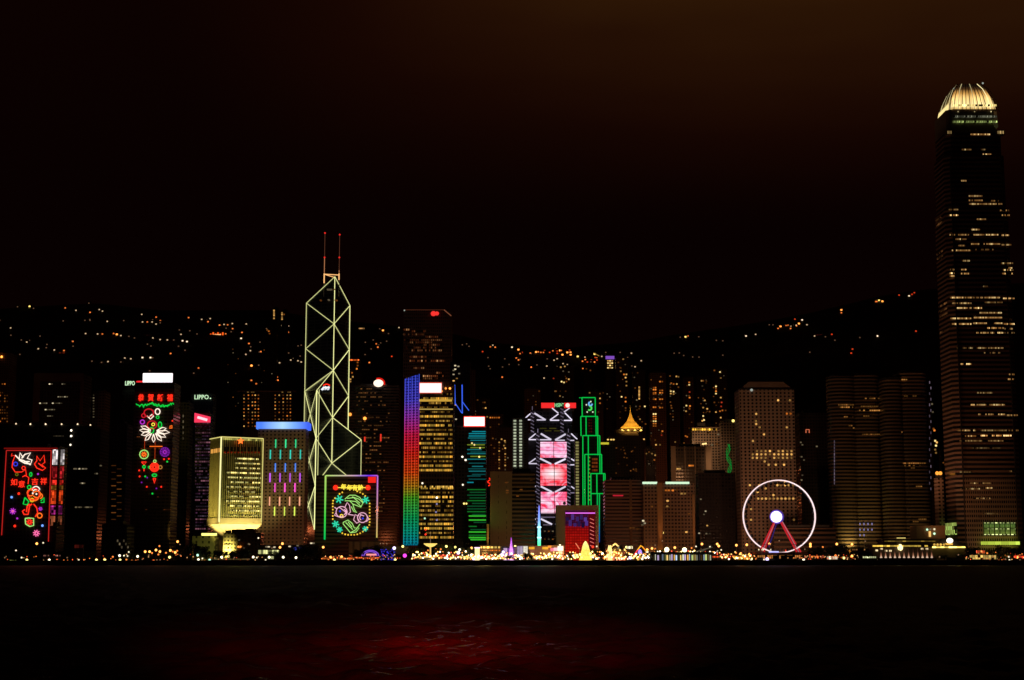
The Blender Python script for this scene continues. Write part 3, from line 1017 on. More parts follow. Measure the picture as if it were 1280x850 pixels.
bl(OO, zO['top'], PA, zA['top'])
bl(OO, zO['top'], PD, zD['top'])
bl(OO, zO['top'], OO, zO['m4'])
bl(PA, zA['top'], PA, zA['m2'])
bl(PD, zD['top'], PD, zD['m3'])
for a, b in (('top', 'm1'), ('m1', 'm2')):
    bl(PA, zA[a], OO, zO['m1'] if a == 'top' else zO['m2'])
    bl(PD, zD[a], OO, zO['m1'] if a == 'top' else zO['m2'])
bl(OO, zO['m1'], PA, zA['m1'])
bl(OO, zO['m1'], PD, zD['m1'])
bl(OO, zO['m2'], PA, zA['m2'], .5)
bl(OO, zO['m2'], PB, zBc['m2'])
bl(OO, zO['m2'], PD, zD['m2'])
bl(PD, zD['m2'], OO, zO['m3'])
bl(PB, zBc['m2'], PB, zBc['m5'], .6)
bl((PB[0] + 2.6, PB[1] + .6), zBc['m2'] + 1, (PB[0] + 2.6, PB[1] + .6), zBc['m4'], .45)
bl(PB, zBc['m2'], OO, zO['m3'])
bl(OO, zO['m3'], PB, zBc['m3'])
bl(PB, zBc['m3'], OO, zO['m4'])
bl(OO, zO['m3'], PD, zD['m3'], .4, ND_)
bl(OO, zO['m3'], PC_, zC['m3'])
bl(PC_, zC['m3'], OO, zO['m4'])
bl(PC_, zC['m3'], PC_, zC['m4'])
bl(OO, zO['m4'], PB, zBc['m4'], .5)
bl(OO, zO['m4'], PC_, zC['m4'], .5)
bl(PD, zD['m3'], PD, zD['m4'], .4, ND_)
for a, b in (('m2', 'm3'), ('m3', 'm4'), ('m4', 'm5')):   # crosses on the left outer face
    bl(PA, zA[a], PB, zBc[b], .42)
    bl(PB, zBc[a], PA, zA[b], .42)
bl(PA, zA['m2'], PA, zA['m4'], .5)
# masts
mm = mat_plain('mast_metal', (.5, .48, .42), .5)
for x, top in ((405.5, 291), (424, 293)):
    ux = PX(x, 340, YB + 8) - t.X
    z0 = bz(356, (0, 8))
    MB().tube([(ux, 8, z0 - 14), (ux, 8, bz(330, (0, 8))), (ux, 8, bz(top, (0, 8)))], .8, 6, r2=.25).build('mast', mm, t.o)
    MB().tube([(ux, 7.2, bz(354 if x < 410 else 350, (0, 8))), (ux, 7.2, bz(342, (0, 8)))], .75, 5).build('mast_light', mat_emit('mast_light', (255, 190, 120), 1.1), t.o)
    MB().tube([(ux, 7.3, bz(341, (0, 8))), (ux, 7.3, bz(322 if x < 410 else 338, (0, 8)))], .42, 5).build('mast_light', mat_emit('mast_light_dim', (230, 150, 100), .6), t.o)
    MB().tube([(ux, 7.3, bz(322 if x < 410 else 338, (0, 8))), (ux, 7.3, bz(top, (0, 8)))], .3, 5).build('mast_light', mat_emit('mast_light_faint', (150, 90, 65), .35), t.o)
    for y in (top + .5, 322):
        MB().ball((ux, 7, bz(y, (0, 8))), 1.0, 8, 6).build('warning_lamp', mat_emit('warning_red', (255, 45, 40), .9), t.o)
xa, xb = PX(405.5, 340, YB + 8) - t.X, PX(424, 340, YB + 8) - t.X
MB().tube([(xa, 7, bz(343, (0, 8))), (xb, 7, bz(344, (0, 8)))], .6, 5).build('cross_beam', mat_emit('mast_light', (255, 190, 120), 1.1), t.o)
MB().tube([(xa, 7, bz(343, (0, 8))), (0, 2, bz(347, (0, 2)))], .5, 5).build('cross_beam', mat_emit('mast_light', (255, 190, 120), 1.1), t.o)
for x, y, wd, m_ in ((412, 362, 9, W_DIMW), (418, 362, 4, W_DIM), (401, 375.5, 3, W_DIM), (411, 375, 3, W_DIMW), (420, 375.5, 5, W_DIM)):
    MB().box(PX(x, y, YB) - t.X - wd / 3, PX(x, y, YB) - t.X + wd / 3, -2.5, 3, bz(y, OO) - .6, bz(y, OO) + .6).build('window', m_, t.o)
# small sign in front of the left shaft
ts = Th('logo_sign', 'small white and red logo sign glowing on the left side of the crossed light tower', 'sign', 407, YB - 34 * k_, z=PZ(489, YB - 34 * k_))
MB().tube([ts.P(402, 487.5, 0), ts.P(404.5, 484.5, 0), ts.P(412, 484.5, 0)], 1.2, 5).build('white_stroke', mat_emit('letters_cool', (235, 240, 250), 1.2), ts.o)
text(ts, 'citi', 407, 485, 9, 5, mat_emit('letters_cool', (235, 240, 250), 1.2), -1)
MB().tube([ts.P(404 + i * 1.4, 482 - 1.8 * sin(pi * i / 6), 0) for i in range(7)], .7, 5).build('red_arch', N_RED, ts.o)
MB().box(ts.u(402, 489), ts.u(412, 489), .4, 24, -1.5, -.4).build('bracket', DARK, ts.o)

# ------------------------------------------------------------------ fish neon block
FF = mat_facade('facade_fish_block', (.13, .075, .055), (.015, .01, .01), 300, 3.4, 2, .5)
t = tower('office_block', 'brown banded block carrying the square fish neon picture', 394, 473, 594, 1400, 30, FF, roof=False)
MB().box(t.u(455, 594) , t.u(471, 594), 6, 20, t.h, t.h + 4).build('roof_plant', ROOF, t.o)
flood(440, 1330, 16000, (255, 130, 90), 440, 640, 1400, 80)
flood(398, 1340, 9000, (120, 230, 90), 400, 640, 1400, 60)


def led_gradient(name, axis, stops, st=1.0, cells=None):
    m = bpy.data.materials.new(name)
    m.use_nodes = True
    t_ = NT(m.node_tree)
    tc_ = t_.n('ShaderNodeTexCoord')
    s_ = t_.n('ShaderNodeSeparateXYZ')
    t_.l(tc_.outputs['Object'], s_.inputs[0])
    v0, v1 = stops[0][0], stops[-1][0]
    f = t_.m('DIVIDE', t_.m('SUBTRACT', s_.outputs[axis], v0), v1 - v0)
    c_ = t_.ramp(f, [((v - v0) / (v1 - v0), lin(c)) for v, c in stops])
    e = t_.n('ShaderNodeEmission')
    t_.l(c_, e.inputs[0])
    if cells:
        mu, mz, lo = cells
        u_ = t_.m('ABSOLUTE', t_.m('SUBTRACT', t_.m('FRACT', t_.m('DIVIDE', t_.m('ADD', s_.outputs[0], 1000.0), mu)), .5))
        z_ = t_.m('ABSOLUTE', t_.m('SUBTRACT', t_.m('FRACT', t_.m('DIVIDE', t_.m('ADD', s_.outputs[2], 1000.0), mz)), .5))
        k = t_.m('MULTIPLY', t_.m('LESS_THAN', u_, .38), t_.m('LESS_THAN', z_, .34))
        cb = t_.n('ShaderNodeCombineXYZ')
        t_.l(t_.m('FLOOR', t_.m('DIVIDE', t_.m('ADD', s_.outputs[0], 1000.0), mu)), cb.inputs[0])
        t_.l(t_.m('FLOOR', t_.m('DIVIDE', t_.m('ADD', s_.outputs[2], 1000.0), mz)), cb.inputs[1])
        wn_ = t_.n('ShaderNodeTexWhiteNoise', noise_dimensions='2D')
        t_.l(cb.outputs[0], wn_.inputs[0])
        bri = t_.m('ADD', lo, t_.m('MULTIPLY', k, t_.m('SUBTRACT', t_.m('ADD', .75, t_.m('MULTIPLY', wn_.outputs[0], .5)), lo)))
        t_.l(t_.m('MULTIPLY', bri, st), e.inputs[1])
    else:
        e.inputs[1].default_value = st
    o_ = t_.n('ShaderNodeOutputMaterial')
    t_.l(e.outputs[0], o_.inputs[0])
    return m


ml = Mural('neon_picture', 'square neon picture of two pink fish with green tails in a ring of yellow dots', 'neon picture', 439, 1398.6)
zt_, zb_ = ml.zz(594.5), ml.zz(675)
ua, ub = ml.u(407, 594.5), ml.u(472, 594.5)
MB().tube([ml.P(407, 594.5, 0), ml.P(405.8, 674.5, 0)], .75, 4).build('frame_side', led_gradient('led_frame_left', 2, [(zb_, (0, 200, 90)), (zb_ + 20, (60, 220, 70)), (zt_, (190, 230, 110))], .9), ml.o)
MB().tube([ml.P(407, 594.5, 0), ml.P(472, 594.5, 0)], .6, 4).build('frame_top', led_gradient('led_frame_top', 0, [(ua, (190, 230, 110)), ((ua + ub) / 2, (220, 180, 190)), (ub - 8, (120, 50, 255)), (ub, (200, 100, 230))], .9), ml.o)
MB().tube([ml.P(472, 594.5, 0), ml.P(471, 672, 0)], .6, 4).build('frame_side', led_gradient('led_frame_right', 2, [(zb_, (225, 205, 100)), (zb_ + 15, (220, 170, 120)), (zt_, (200, 110, 230))], .9), ml.o)
MB().box(ml.u(460, 600), ml.u(470, 600), -.3, .2, ml.zz(603.5), ml.zz(596)).build('red_panel', mat_emit('panel_red', (255, 40, 30), .9), ml.o)
for ch, x in zip('年年有餘', (429.5, 437, 443.5, 450.5)):
    text(ml, ch, x, 609.5 if ch != '年' or x > 433 else 608.5, 6.6, 7.4, N_YEL, -.1, bold=.03)
ml.neon('gold_bar', [[(421, 609.5), (460, 609.5)]], N_YEL, .35)
for x in (419.5, 460):
    ml.flower('red_knot', x, 609.5, 3.2, N_RED, 8, .7, N_RED)
for x, y, r_ in ((424, 624, 5.2), (457, 625, 4.6), (419.5, 655, 4.4), (424.5, 662, 3.6), (456.5, 661, 3.4)):
    ml.flower('teal_flower', x, y, r_, N_TEAL, 6, .6, N_TEAL)
dots = []
for i in range(44):
    a = 2 * pi * i / 44
    x, y = 439 + 24 * max(-.96, min(.96, 1.12 * cos(a))), 641 + 27.5 * max(-1, min(1, sin(a) * 1.02))
    if any(math.hypot(x - q[0], y - q[1]) < 5 for q in ((424, 624), (457, 625), (419.5, 655), (424.5, 662))): continue
    if y < 617 and 428 < x < 446: continue
    dots.append((x, y))
DOTM = mat_emit('dot_yellow', (255, 205, 60), 1.2, .3)
ml.dots('yellow_dot', dots, DOTM, .75)
GT = N_LIME
ml.neon('green_tail', [[(431, 624), (437, 619), (444, 619), (450, 622), (454, 628), (451, 634), (446, 632), (441, 630), (437, 626), (431, 626)],
                       [(434, 623), (442, 622), (450, 629)], [(437, 626), (445, 627), (451, 633)], [(441, 630), (443, 637), (446, 641), (442, 639), (439, 633)], [(440, 621), (449, 624), (454, 629)]], GT, .36)
ml.neon('green_tail', [[(429, 653), (435, 650), (440, 654), (443, 660), (449, 660), (445, 665), (438, 666), (434, 661), (429, 655), (429, 653)],
                       [(432, 653), (437, 658), (441, 662)], [(435, 652), (440, 659)], [(438, 666), (445, 662), (450, 655)]], GT, .36)
FP = mat_emit('neon_fish_pink', (255, 190, 215), .95)
ml.neon('pink_fish', [arc(427, 640, 7, 7, 0, 360, 14), [(431, 634), (434, 628), (437, 632), (438, 640), (435, 643)], [(421, 636), (418, 634)], [(420, 641), (418, 644), (423, 646), (429, 645)], [(424, 634), (428, 637), (432, 640)]], FP, .36)
ml.ring('fish_eye', 425, 639, .7, N_BLUE, .4, 8)
ml.neon('fish_scales', [arc(428, 640, 4, 4, -60, 60), arc(430, 640, 3, 3, -60, 60)], FP, .35)
ml.ring('fish_mouth', 427, 645, 2.0, N_YEL, .35, 8)
ml.neon('pink_fish', [arc(453, 647, 6.2, 6.2, 0, 360, 14), [(447, 645), (444, 643), (442, 650), (446, 654), (449, 652)], [(436, 643), (442, 644)], [(459, 645), (461, 649), (458, 652)], [(450, 643), (455, 645)]], FP, .36)
ml.ring('fish_eye', 453.5, 648, .7, N_BLUE, .4, 8)
ml.neon('fish_scales', [arc(451, 647, 4, 4, 120, 240), arc(453, 647, 3.4, 3.4, 120, 240)], FP, .35)

# banded office tower with red white sign
t = tower('office_tower', 'dark banded office tower with a round white and red sign near its top right', 436, 500, 482, 1850, 34, mat_facade('facade_band_brown', (.10, .07, .055), (.01, .01, .01), 3, 3.6, 2, .55))
rg = random.Random(21)
for i in range(32):
    py = 486 + i * 5.1
    a, b = (444, 488) if i < 14 else (452, 486)
    row(t, a + rg.uniform(-3, 6), b - rg.uniform(0, 12), py, mat_row('row_brown_dim', (220, 150, 80), .36 if i % 4 else .36, 2.4, .42, .2, (190, 80, 40)), 1.3)
for x, y, h_, mt in ((437.5, 518, 2, L_OR), (456, 523, 2, L_OR)):
    MB().ball(t.P(x, y, -1), 2.0, 8, 6).build('wall_lamp', mt, t.o)
for x, y, c in ((476, 547, 9), (456, 549, 6)):
    MB().box(t.u(x, y) - .9, t.u(x, y) + .9, -.6, -.1, t.zz(y + c / 2), t.zz(y - c / 2)).build('red_sign', mat_emit('sign_red_dim', (255, 60, 40), .8), t.o)
ts = Th('roof_sign', 'white glowing sign with a red upper rim on the dark banded office tower', 'sign', 473.5, 1847, z=PZ(485, 1847))
MB().ball(ts.P(473, 479, 0), 6.0, 12, 8, .75).build('white_logo', mat_emit('board_warmwhite', (255, 225, 200), 1.6), ts.o)
b = MB()
b.tube([ts.P(473.5 + 7 * cos(R(a)), 479 - 6 * sin(R(a)), .6) for a in range(-20, 130, 15)], 1.1, 5)
b.build('red_rim', mat_emit('rim_red', (230, 25, 15), .9), ts.o)
MB().box(ts.u(470, 485), ts.u(477, 485), .3, 1.2, ts.zz(486), ts.zz(484)).build('bracket', DARK, ts.o)
t = tower('residential_tower', 'narrow flats with an orange lit roof line right beside the crossed light tower', 432, 451, 449, 1990, 20, FRES2, cat='residential tower')
row(t, 436, 449, 450, mat_row('row_roof_orange', (255, 110, 40), 1.1, 2.2, 1, .05), 1.6, dy=-.3)
for x, y in ((447, 453), (447, 457), (446, 461), (440, 466), (438, 474), (438, 477), (441, 471)): win(t, x, y, W_OR if y < 470 else W_WARM, 2, 2)

# tall dark tower behind
CK = mat_facade('facade_dark_tall', (.13, .08, .065), (.012, .01, .01), 2.4, 4.2, .6, .55)
t = tower('office_tower', 'tall plain dark tower with a red logo at its top right behind the rainbow tower', 503, 565, 387, 1900, 44, CK, roof=False)
MB().box(t.x0, t.x1 - 8, -.3, .3, t.h - .8, t.h + .1).build('roof_edge_light', mat_emit('edge_faint', (90, 45, 30), .5), t.o)
MB().tube([(t.x1 - 9, -.4, t.h - .4), (t.x1 + 0, -.4, t.h - 8)], .6, 4).build('roof_edge_light', mat_emit('edge_faint2', (130, 75, 50), .8), t.o)
MB().ball(t.P(505.5, 388, -1), .9, 8, 6).build('roof_lamp', mat_emit('lamp_grey', (170, 180, 170), .8), t.o)
rg = random.Random(2)
for py, a, b, s_ in ((412, 504, 512, 1), (414, 514, 532, .8), (418, 504, 530, .6), (425, 505, 553, .5), (431, 530, 553, .7), (434.5, 508, 555, .8), (438, 512, 553, .7),
                   (446, 512, 540, .5), (451, 512, 556, .9), (460, 513, 530, .5), (466, 545, 554, 1), (470, 520, 556, 1), (473, 508, 550, .5), (421, 532, 553, .4), (428, 512, 540, .4)):
    row(t, a, b, py, mat_row('row_grid_dim_%d' % int(s_ * 10), (200, 90, 40), .34 * s_, 2.4, .7, .35, (230, 170, 110)), 2.2)
ts = Th('logo_sign', 'red rounded logo at the top of the tall plain dark tower', 'sign', 543.5, 1899, z=PZ(396, 1899))
MB().ball(ts.P(541.8, 392, 0), 3.4, 10, 7, .95).ball(ts.P(546, 391.8, 0), 2.8, 10, 7, .9).build('logo', mat_emit('logo_red', (255, 55, 50), 1.0), ts.o)
MB().box(ts.u(539, 395), ts.u(548, 395), .2, .8, ts.zz(396), ts.zz(395)).build('rail', DARK, ts.o)

# rainbow tower
AF = mat_facade('facade_amber', (.12, .09, .05), (.015, .012, .008), 2.6, 4.3, .75, .6)
t = tower('office_tower', 'amber lit office tower with a tall rainbow coloured light fin on its left', 522.5, 568, 478, 1450, 30, AF, roof=False)
MB().box(t.x0 + 1, t.x1 - 1, 1, 20, t.h, t.h + 1.2).build('roof_parapet', mat_plain('amber_parapet', (.2, .15, .1)), t.o)
b = MB()
k1, k0 = t.u(523, 600), t.u(504.5, 600)
fd = 7.5
zt_ = t.zz(473)
b.prism([(k0, fd), (k1, -.6), (k1, 1.2), (k0, fd + 1.6)], t.zz(682), [t.zz(472.5), t.zz(467.5), t.zz(467.5), t.zz(472.5)])
zs = [(t.zz(684), (0, 110, 150)), (t.zz(668), (0, 140, 120)), (t.zz(645), (10, 150, 70)), (t.zz(622), (60, 150, 25)), (t.zz(608), (160, 110, 15)), (t.zz(590), (215, 60, 10)),
      (t.zz(565), (220, 30, 20)), (t.zz(543), (200, 20, 60)), (t.zz(522), (140, 40, 150)), (t.zz(500), (70, 60, 200)), (t.zz(466), (40, 60, 190))]
b.build('light_fin', led_gradient('led_rainbow', 2, zs, .8, (2.3, 2.6, .06)), t.o)
for i in range(5):
    f = i / 4
    uu, yy = k0 + (k1 - k0) * f, fd - (fd + .6) * f - .3
    MB().tube([(uu, yy, t.zz(680)), (uu, yy, t.zz(472.5 - 5 * f))], .24, 4).build('light_tube', led_gradient('led_rainbow_tube', 2, [(a, tuple(min(255, int(v * 1.25 + 25)) for v in c)) for a, c in zs], .8) if i == 0 else bpy.data.materials['led_rainbow_tube'], t.o)
AR = [mat_row('row_amber_a', (255, 205, 85), .95, 1.7, 1.0, .2, (235, 160, 50)), mat_row('row_amber_b', (215, 150, 50), .38, 1.7, .85, .25, (255, 200, 90))]
rg = random.Random(8)
for i in range(33):
    py = 492.5 + i * 5.6
    if 588 < py < 606: continue
    hi = i in (1, 2, 5, 7, 9, 11, 12, 14, 16, 17) or py > 606 and i % 3 != 1
    row(t, 524, 565.5 if py < 606 else 567, py, AR[0] if hi and rg.random() < .8 else AR[1], 2.0 if hi else 1.5)
row(t, 524, 565, 500.3, mat_emit('band_amber', (230, 180, 70), .75), 2.4)
row(t, 524, 566, 511.5, mat_emit('band_amber_thin', (240, 200, 100), .6), 1.0)
row(t, 524, 566, 608.5, mat_row('row_amber_c', (255, 200, 90), 1.2, 1.7, .95), 1.8)
for x, y, m_ in ((528, 604, L_WH), (531, 648, L_GR), (532, 662, L_RD), (546, 622, L_WH), (545, 640, mat_emit('glint_violet', (170, 160, 220), .6)), (546, 650, mat_emit('glint_violet', (170, 160, 220), .6)), (546, 630, mat_emit('glint_violet', (170, 160, 220), .6)), (532, 668, L_RD)):
    MB().ball(t.P(x, y, -.3), .9, 6, 5).build('glint_dot', m_, t.o)  # reflections in the glass, built as glowing dots
for i in range(8):
    MB().ball(t.P(526 + i * 5.2, 483 + (2.5 if i > 5 else 6), -1.2), 1.0, 6, 5).build('roof_lamp', L_OR, t.o)
ts = Th('roof_sign', 'glowing white oblong sign with pink edges on the amber tower', 'sign', 538, 1448, z=PZ(491.5, 1448))
MB().box(ts.u(525, 484), ts.u(551.5, 484), -.5, .5, ts.zz(490.5), ts.zz(479.5)).build('board', mat_emit('board_hot', (255, 240, 240), 1.8, 0, True), ts.o)
b = MB().tube([ts.P(524.6, 490.7, 0), ts.P(551.9, 490.7, 0), ts.P(551.9, 479, 0), ts.P(524.6, 479, 0)], .6, 4, True)
b.build('rim', mat_emit('board_rim', (255, 110, 90), 1.2), ts.o)
MB().box(ts.u(526, 491), ts.u(550, 491), .5, 1, -1.2, ts.zz(488)).build('frame', DARK, ts.o)

t = tower('office_tower', 'black tower between the amber tower and the green striped tower', 562, 588, 452, 1780, 24, FB)
for x, y in ((569, 457), (573, 458), (567, 463), (569, 461.5), (567, 468), (574, 467), (571, 473), (567, 476), (565, 503), (551 + 18, 506)): win(t, x, y, W_WH if y < 470 else W_WARM, 2.2, 1.4)
ts = Th('rooftop_masts', 'pair of blue lit masts with slanting struts above the green striped tower', 'mast', 573, 1700, z=3)
NBm = mat_emit('mast_blue', (60, 100, 245), 1.0)
MB().tube([ts.P(568.3, 481, 0), ts.P(569, 506, 0)], .55, 5).build('mast', NBm, ts.o)
MB().tube([ts.P(577.6, 481, 0), ts.P(577.8, 518, 0)], .65, 5).build('mast', NBm, ts.o)
for a, b_ in (((577.8, 502), (586, 513)), ((569, 504), (577, 516))):
    MB().tube([ts.P(*a, 0), ts.P(*b_, 0)], .5, 5).build('strut', NBm, ts.o)
MB().box(ts.u(566, 530), ts.u(592, 530), -1, 12, 0, ts.zz(517)).build('tower_block', FB, ts.o)
for x, y in ((570, 524), (588, 521), (590, 523)): win(ts, x, y, W_WH, 2, 1.4, dy=-1)

# green striped tower
t = tower('office_tower', 'slender black tower with teal and green light strips and a bright oblong sign', 570, 608, 532, 1450, 22, FB, roof=False)
rg = random.Random(31)


def stripm(i, c): return mat_emit('strip_%d' % i, c, .75)


ly = [(539.5, 590, 607, 0), (542, 586, 607, 0), (545, 586, 607, 0), (547.5, 585, 607, 1), (550.5, 588, 607, 1), (554, 590, 607, 2), (556, 584, 606, 3), (559.5, 588, 606, 3), (562, 584, 602, 1), (565, 588, 607, 2),
      (567, 584, 607, 1), (570.5, 588, 607, 3), (574, 584, 607, 1), (579, 586, 607, 2), (583, 590, 604, 1), (586, 585, 607, 2), (589, 586, 607, 1), (593, 590, 607, 2), (595, 584, 601, 2), (599, 586, 607, 2), (603, 584, 592, 0)] + \
     [(612 + i * 3.45, 584 + rg.choice((0, 3, 6)), 607, 4 if i % 4 else 5) for i in range(10)] + \
     [(645, 586, 609, 6), (650, 586, 609, 6), (653, 592, 609, 4), (658, 586, 596, 5), (662, 588, 609, 4), (665, 586, 609, 6), (669, 586, 609, 5), (672, 586, 609, 6), (674.5, 588, 609, 6)]
scs = [(20, 150, 165), (25, 120, 125), (15, 80, 80), (120, 140, 40), (15, 85, 45), (20, 120, 40), (60, 200, 50)]
for y, a, b_, k in ly:
    row(t, a, min(b_, 607.5), y, stripm(k, scs[k]), 1.0 if k < 6 else 1.3, name='light_strip')
for x, y, m_ in ((578, 571, L_WH), (582, 575, L_WH), (578.5, 606, L_WH), (599, 571, L_YL), (580, 629.5, L_YL), (583, 629.5, L_YL), (593, 556, W_BR), (600, 560, W_BR), (590, 554, W_BR)):
    MB().ball(t.P(x, y, -.4), .85, 6, 5).build('glint_dot', m_, t.o)
ts = Th('roof_sign', 'glowing white oblong sign with red rim on the green striped tower', 'sign', 592.5, 1448, z=PZ(534, 1448))
MB().box(ts.u(580.5, 527), ts.u(605.5, 527), -.5, .5, ts.zz(532.3), ts.zz(521.5)).build('board', mat_emit('board_hot', (255, 240, 240), 1.8, 0, True), ts.o)
MB().tube([ts.P(580, 532.8, 0), ts.P(606, 532.8, 0), ts.P(606, 521, 0), ts.P(580, 521, 0)], .6, 4, True).build('rim', mat_emit('board_rim_red', (255, 60, 40), 1.2), ts.o)
MB().box(ts.u(582, 534), ts.u(604, 534), .5, 1, -1.2, ts.zz(530)).build('frame', DARK, ts.o)
ts = Th('neon_sign', 'small curly red neon sign low between the green striped tower and the beige block', 'sign', 611, 1500)
MB().box(ts.u(608.5, 600), ts.u(614, 600), .4, 3, 0, ts.zz(596)).build('sign_tower', FB, ts.o)
MB().tube([ts.P(611.3 + 1.8 * sin(i * 1.1), 597.5 + i * 1.1, 0) for i in range(10)], .5, 4).build('neon_tube', N_RED, ts.o)

# beige block in the middle
t = tower('office_block', 'plain beige slab with banded right half and a yellow uplight on its left edge', 613, 669, 590, 1400, 26, mat_facade('facade_bands_beige', (.26, .18, .12), (.012, .01, .01), 300, 3.7, 2, .55), roof=False)
um = t.u(640, 640)
MB().box(t.x0 - .2, um, -1.2, 0, 0, t.h + .4).build('blank_wall', mat_facade('facade_beige_blank', (.36, .26, .17), (.1, .08, .05), 7.5, 4.6, .09, .55, ox=3), t.o)
MB().box(um + .5, t.x1 - 4, 6, 20, t.h, t.h + 4).build('roof_plant', ROOF, t.o)
for x, y in ((651.5, 612), (647, 620), (664, 600), (633, 603), (634, 613), (634, 616)): win(t, x, y, W_DIM, 2.6, 1.2, dy=-1.2 if x < 640 else 0)
spot('wall_uplight', (t.x0 + t.X - 2.2, 1400 - 5.4, 5), (t.x0 + t.X - 2.2, 1400 - 3.1, 45), 70000, (255, 190, 60), 14, 1, .5)
MB().box(t.x0 - 3.2, t.x0 - 1.2, -3, -.6, 0, t.zz(655)).build('yellow_pier', mat_plain('yellow_pier', (.6, .45, .2)), t.o)
flood(650, 1330, 22000, (255, 165, 95), 640, 650, 1400, 90)
spot('floodlight', (PX(606, 690, 1380), 1380, 40), (PX(622, 690, 1400), 1400, 45), 1800, (60, 220, 60), 90)  # added spot for the green spill of the neighbouring light strips
# ------------------------------------------------------------------ truss fronted tower with pink screens
t = tower('office_tower', 'dark tower hung from white lit trusses with three big pink screens', 668, 716, 512, 1750, 40, mat_facade('facade_truss_dark', (.05, .045, .05), (.01, .01, .012), 4, 4, .8, .7), roof=False)
HS = t
MB().box(t.u(659, 620), t.u(723, 620), 3, 38, 0, t.zz(541)).build('lower_block', mat_plain('grey_cladding', (.10, .09, .10)), t.o)
TW = mat_emit('truss_light', (228, 218, 240), 1.15, .25)
TWD = mat_emit('truss_light_dim', (165, 150, 180), .6, .5)
PYL = mat_facade('facade_pylon', (.25, .23, .25), (.02, .02, .02), 3, 3.0, .5, .45)
for x, a, b_ in ((665.5, 513, 541), (702.5, 508, 541), (672.5, 541, 694), (711, 541, 694)):
    u0 = t.u(x - 2.4, (a + b_) / 2, -3)
    u1 = t.u(x + 2.4, (a + b_) / 2, -3)
    MB().box(u0, u1, -4, 3, max(0, t.zz(b_)), t.zz(a)).build('pylon', PYL, t.o)
    MB().tube([((u0 + u1) / 2, -1, t.zz(a)), ((u0 + u1) / 2, -1, t.zz(a - 5))], .4, 4).build('crane_post', TWD, t.o)
    n = int((b_ - a) / 4.5)
    for i in range(n):
        y = a + 3 + i * 4.5
        if y > 655: break
        MB().tube([(u0 + .4, -4.4, t.zz(y)), (u1 - .4, -4.4, t.zz(y + 2.2))], .38, 4).build('pylon_light', TWD, t.o)
levels = [
    [((654.5, 524.5), (663, 517)), ((668, 516.5), (682, 525)), ((654.5, 524.7), (663, 524.7)), ((671, 524.9), (682, 524.9)), ((687.5, 525), (698, 517.5)), ((706, 516), (715, 525)), ((687.5, 525.3), (699, 525.3)), ((705, 525.5), (715, 525.5)), ((690, 510), (698, 516.5)), ((712, 510), (705, 515))],
    [((661, 549), (669.5, 542)), ((676, 542), (689, 549.7)), ((661, 549.5), (670, 549.5)), ((675, 549.7), (689, 549.7)), ((694, 550), (707, 542.5)), ((714, 542), (722.5, 550)), ((694, 550.3), (706, 550.3)), ((713, 550.5), (722.5, 550.5))],
    [((661, 579), (669.5, 573)), ((675, 573), (689, 580)), ((661, 579.5), (671, 579.5)), ((693.5, 580), (707, 573.5)), ((714, 573.5), (723.5, 579.5)), ((713, 581), (723.5, 581))],
    [((661.5, 614), (669.5, 607.5)), ((676, 608), (690, 615)), ((661.5, 614.5), (671, 614.5)), ((694, 615), (707, 608)), ((714, 608), (724, 615)), ((713, 616), (724, 616))],
    [((662, 655), (669.5, 648.5)), ((676, 648.5), (690, 655.5)), ((679, 656), (689, 656)), ((694, 655.5), (700, 652)), ((662, 655.5), (670, 655.5)), ((676, 646.5), (694, 646.5))]]
for li, segs in enumerate(levels):
    for a, b_ in segs:
        big = abs(a[1] - b_[1]) > 5
        MB().tube([t.P(*a, -5), t.P(*b_, -5)], .95 if (a[0] in (668, 676, 675, 693.5, 694)) and big else .6, 4).build('truss_member', TW if big or li < 3 else TWD, t.o)


def screen_mat(name, seed, white, red, mixv, hot):
    m = bpy.data.materials.new(name)
    m.use_nodes = True
    t_ = NT(m.node_tree)
    tc_ = t_.n('ShaderNodeTexCoord')
    mp_ = t_.n('ShaderNodeMapping')
    mp_.inputs['Location'].default_value = (seed, 0, seed * .3)
    mp_.inputs['Scale'].default_value = (.06, .06, .08)
    t_.l(tc_.outputs['Object'], mp_.inputs[0])
    nz_ = t_.n('ShaderNodeTexNoise')
    nz_.inputs['Scale'].default_value = 1.0
    nz_.inputs['Detail'].default_value = 3
    nz_.inputs['Distortion'].default_value = 2.2
    t_.l(mp_.outputs[0], nz_.inputs[0])
    s_ = t_.n('ShaderNodeSeparateXYZ')
    t_.l(tc_.outputs['Object'], s_.inputs[0])
    c_ = t_.ramp(nz_.outputs[0], [(.34, lin(red)), (.46, lin(mixv)), (.62, lin(white))])
    if hot is not None:
        hx, hz, hr = hot
        dx = t_.m('DIVIDE', t_.m('SUBTRACT', s_.outputs[0], hx), hr * 1.6)
        dz = t_.m('DIVIDE', t_.m('SUBTRACT', s_.outputs[2], hz), hr)
        d = t_.m('SQRT', t_.m('ADD', t_.m('MULTIPLY', dx, dx), t_.m('MULTIPLY', dz, dz)))
        c_ = t_.mix(t_.m('SUBTRACT', 1.15, d, clamp=True), c_, lin((255, 235, 240)))
    line = t_.m('GREATER_THAN', t_.m('FRACT', t_.m('DIVIDE', s_.outputs[2], 4.1)), .2)
    e = t_.n('ShaderNodeEmission')
    t_.l(c_, e.inputs[0])
    t_.l(t_.m('ADD', .55, t_.m('MULTIPLY', line, .6)), e.inputs[1])
    o_ = t_.n('ShaderNodeOutputMaterial')
    t_.l(e.outputs[0], o_.inputs[0])
    return m


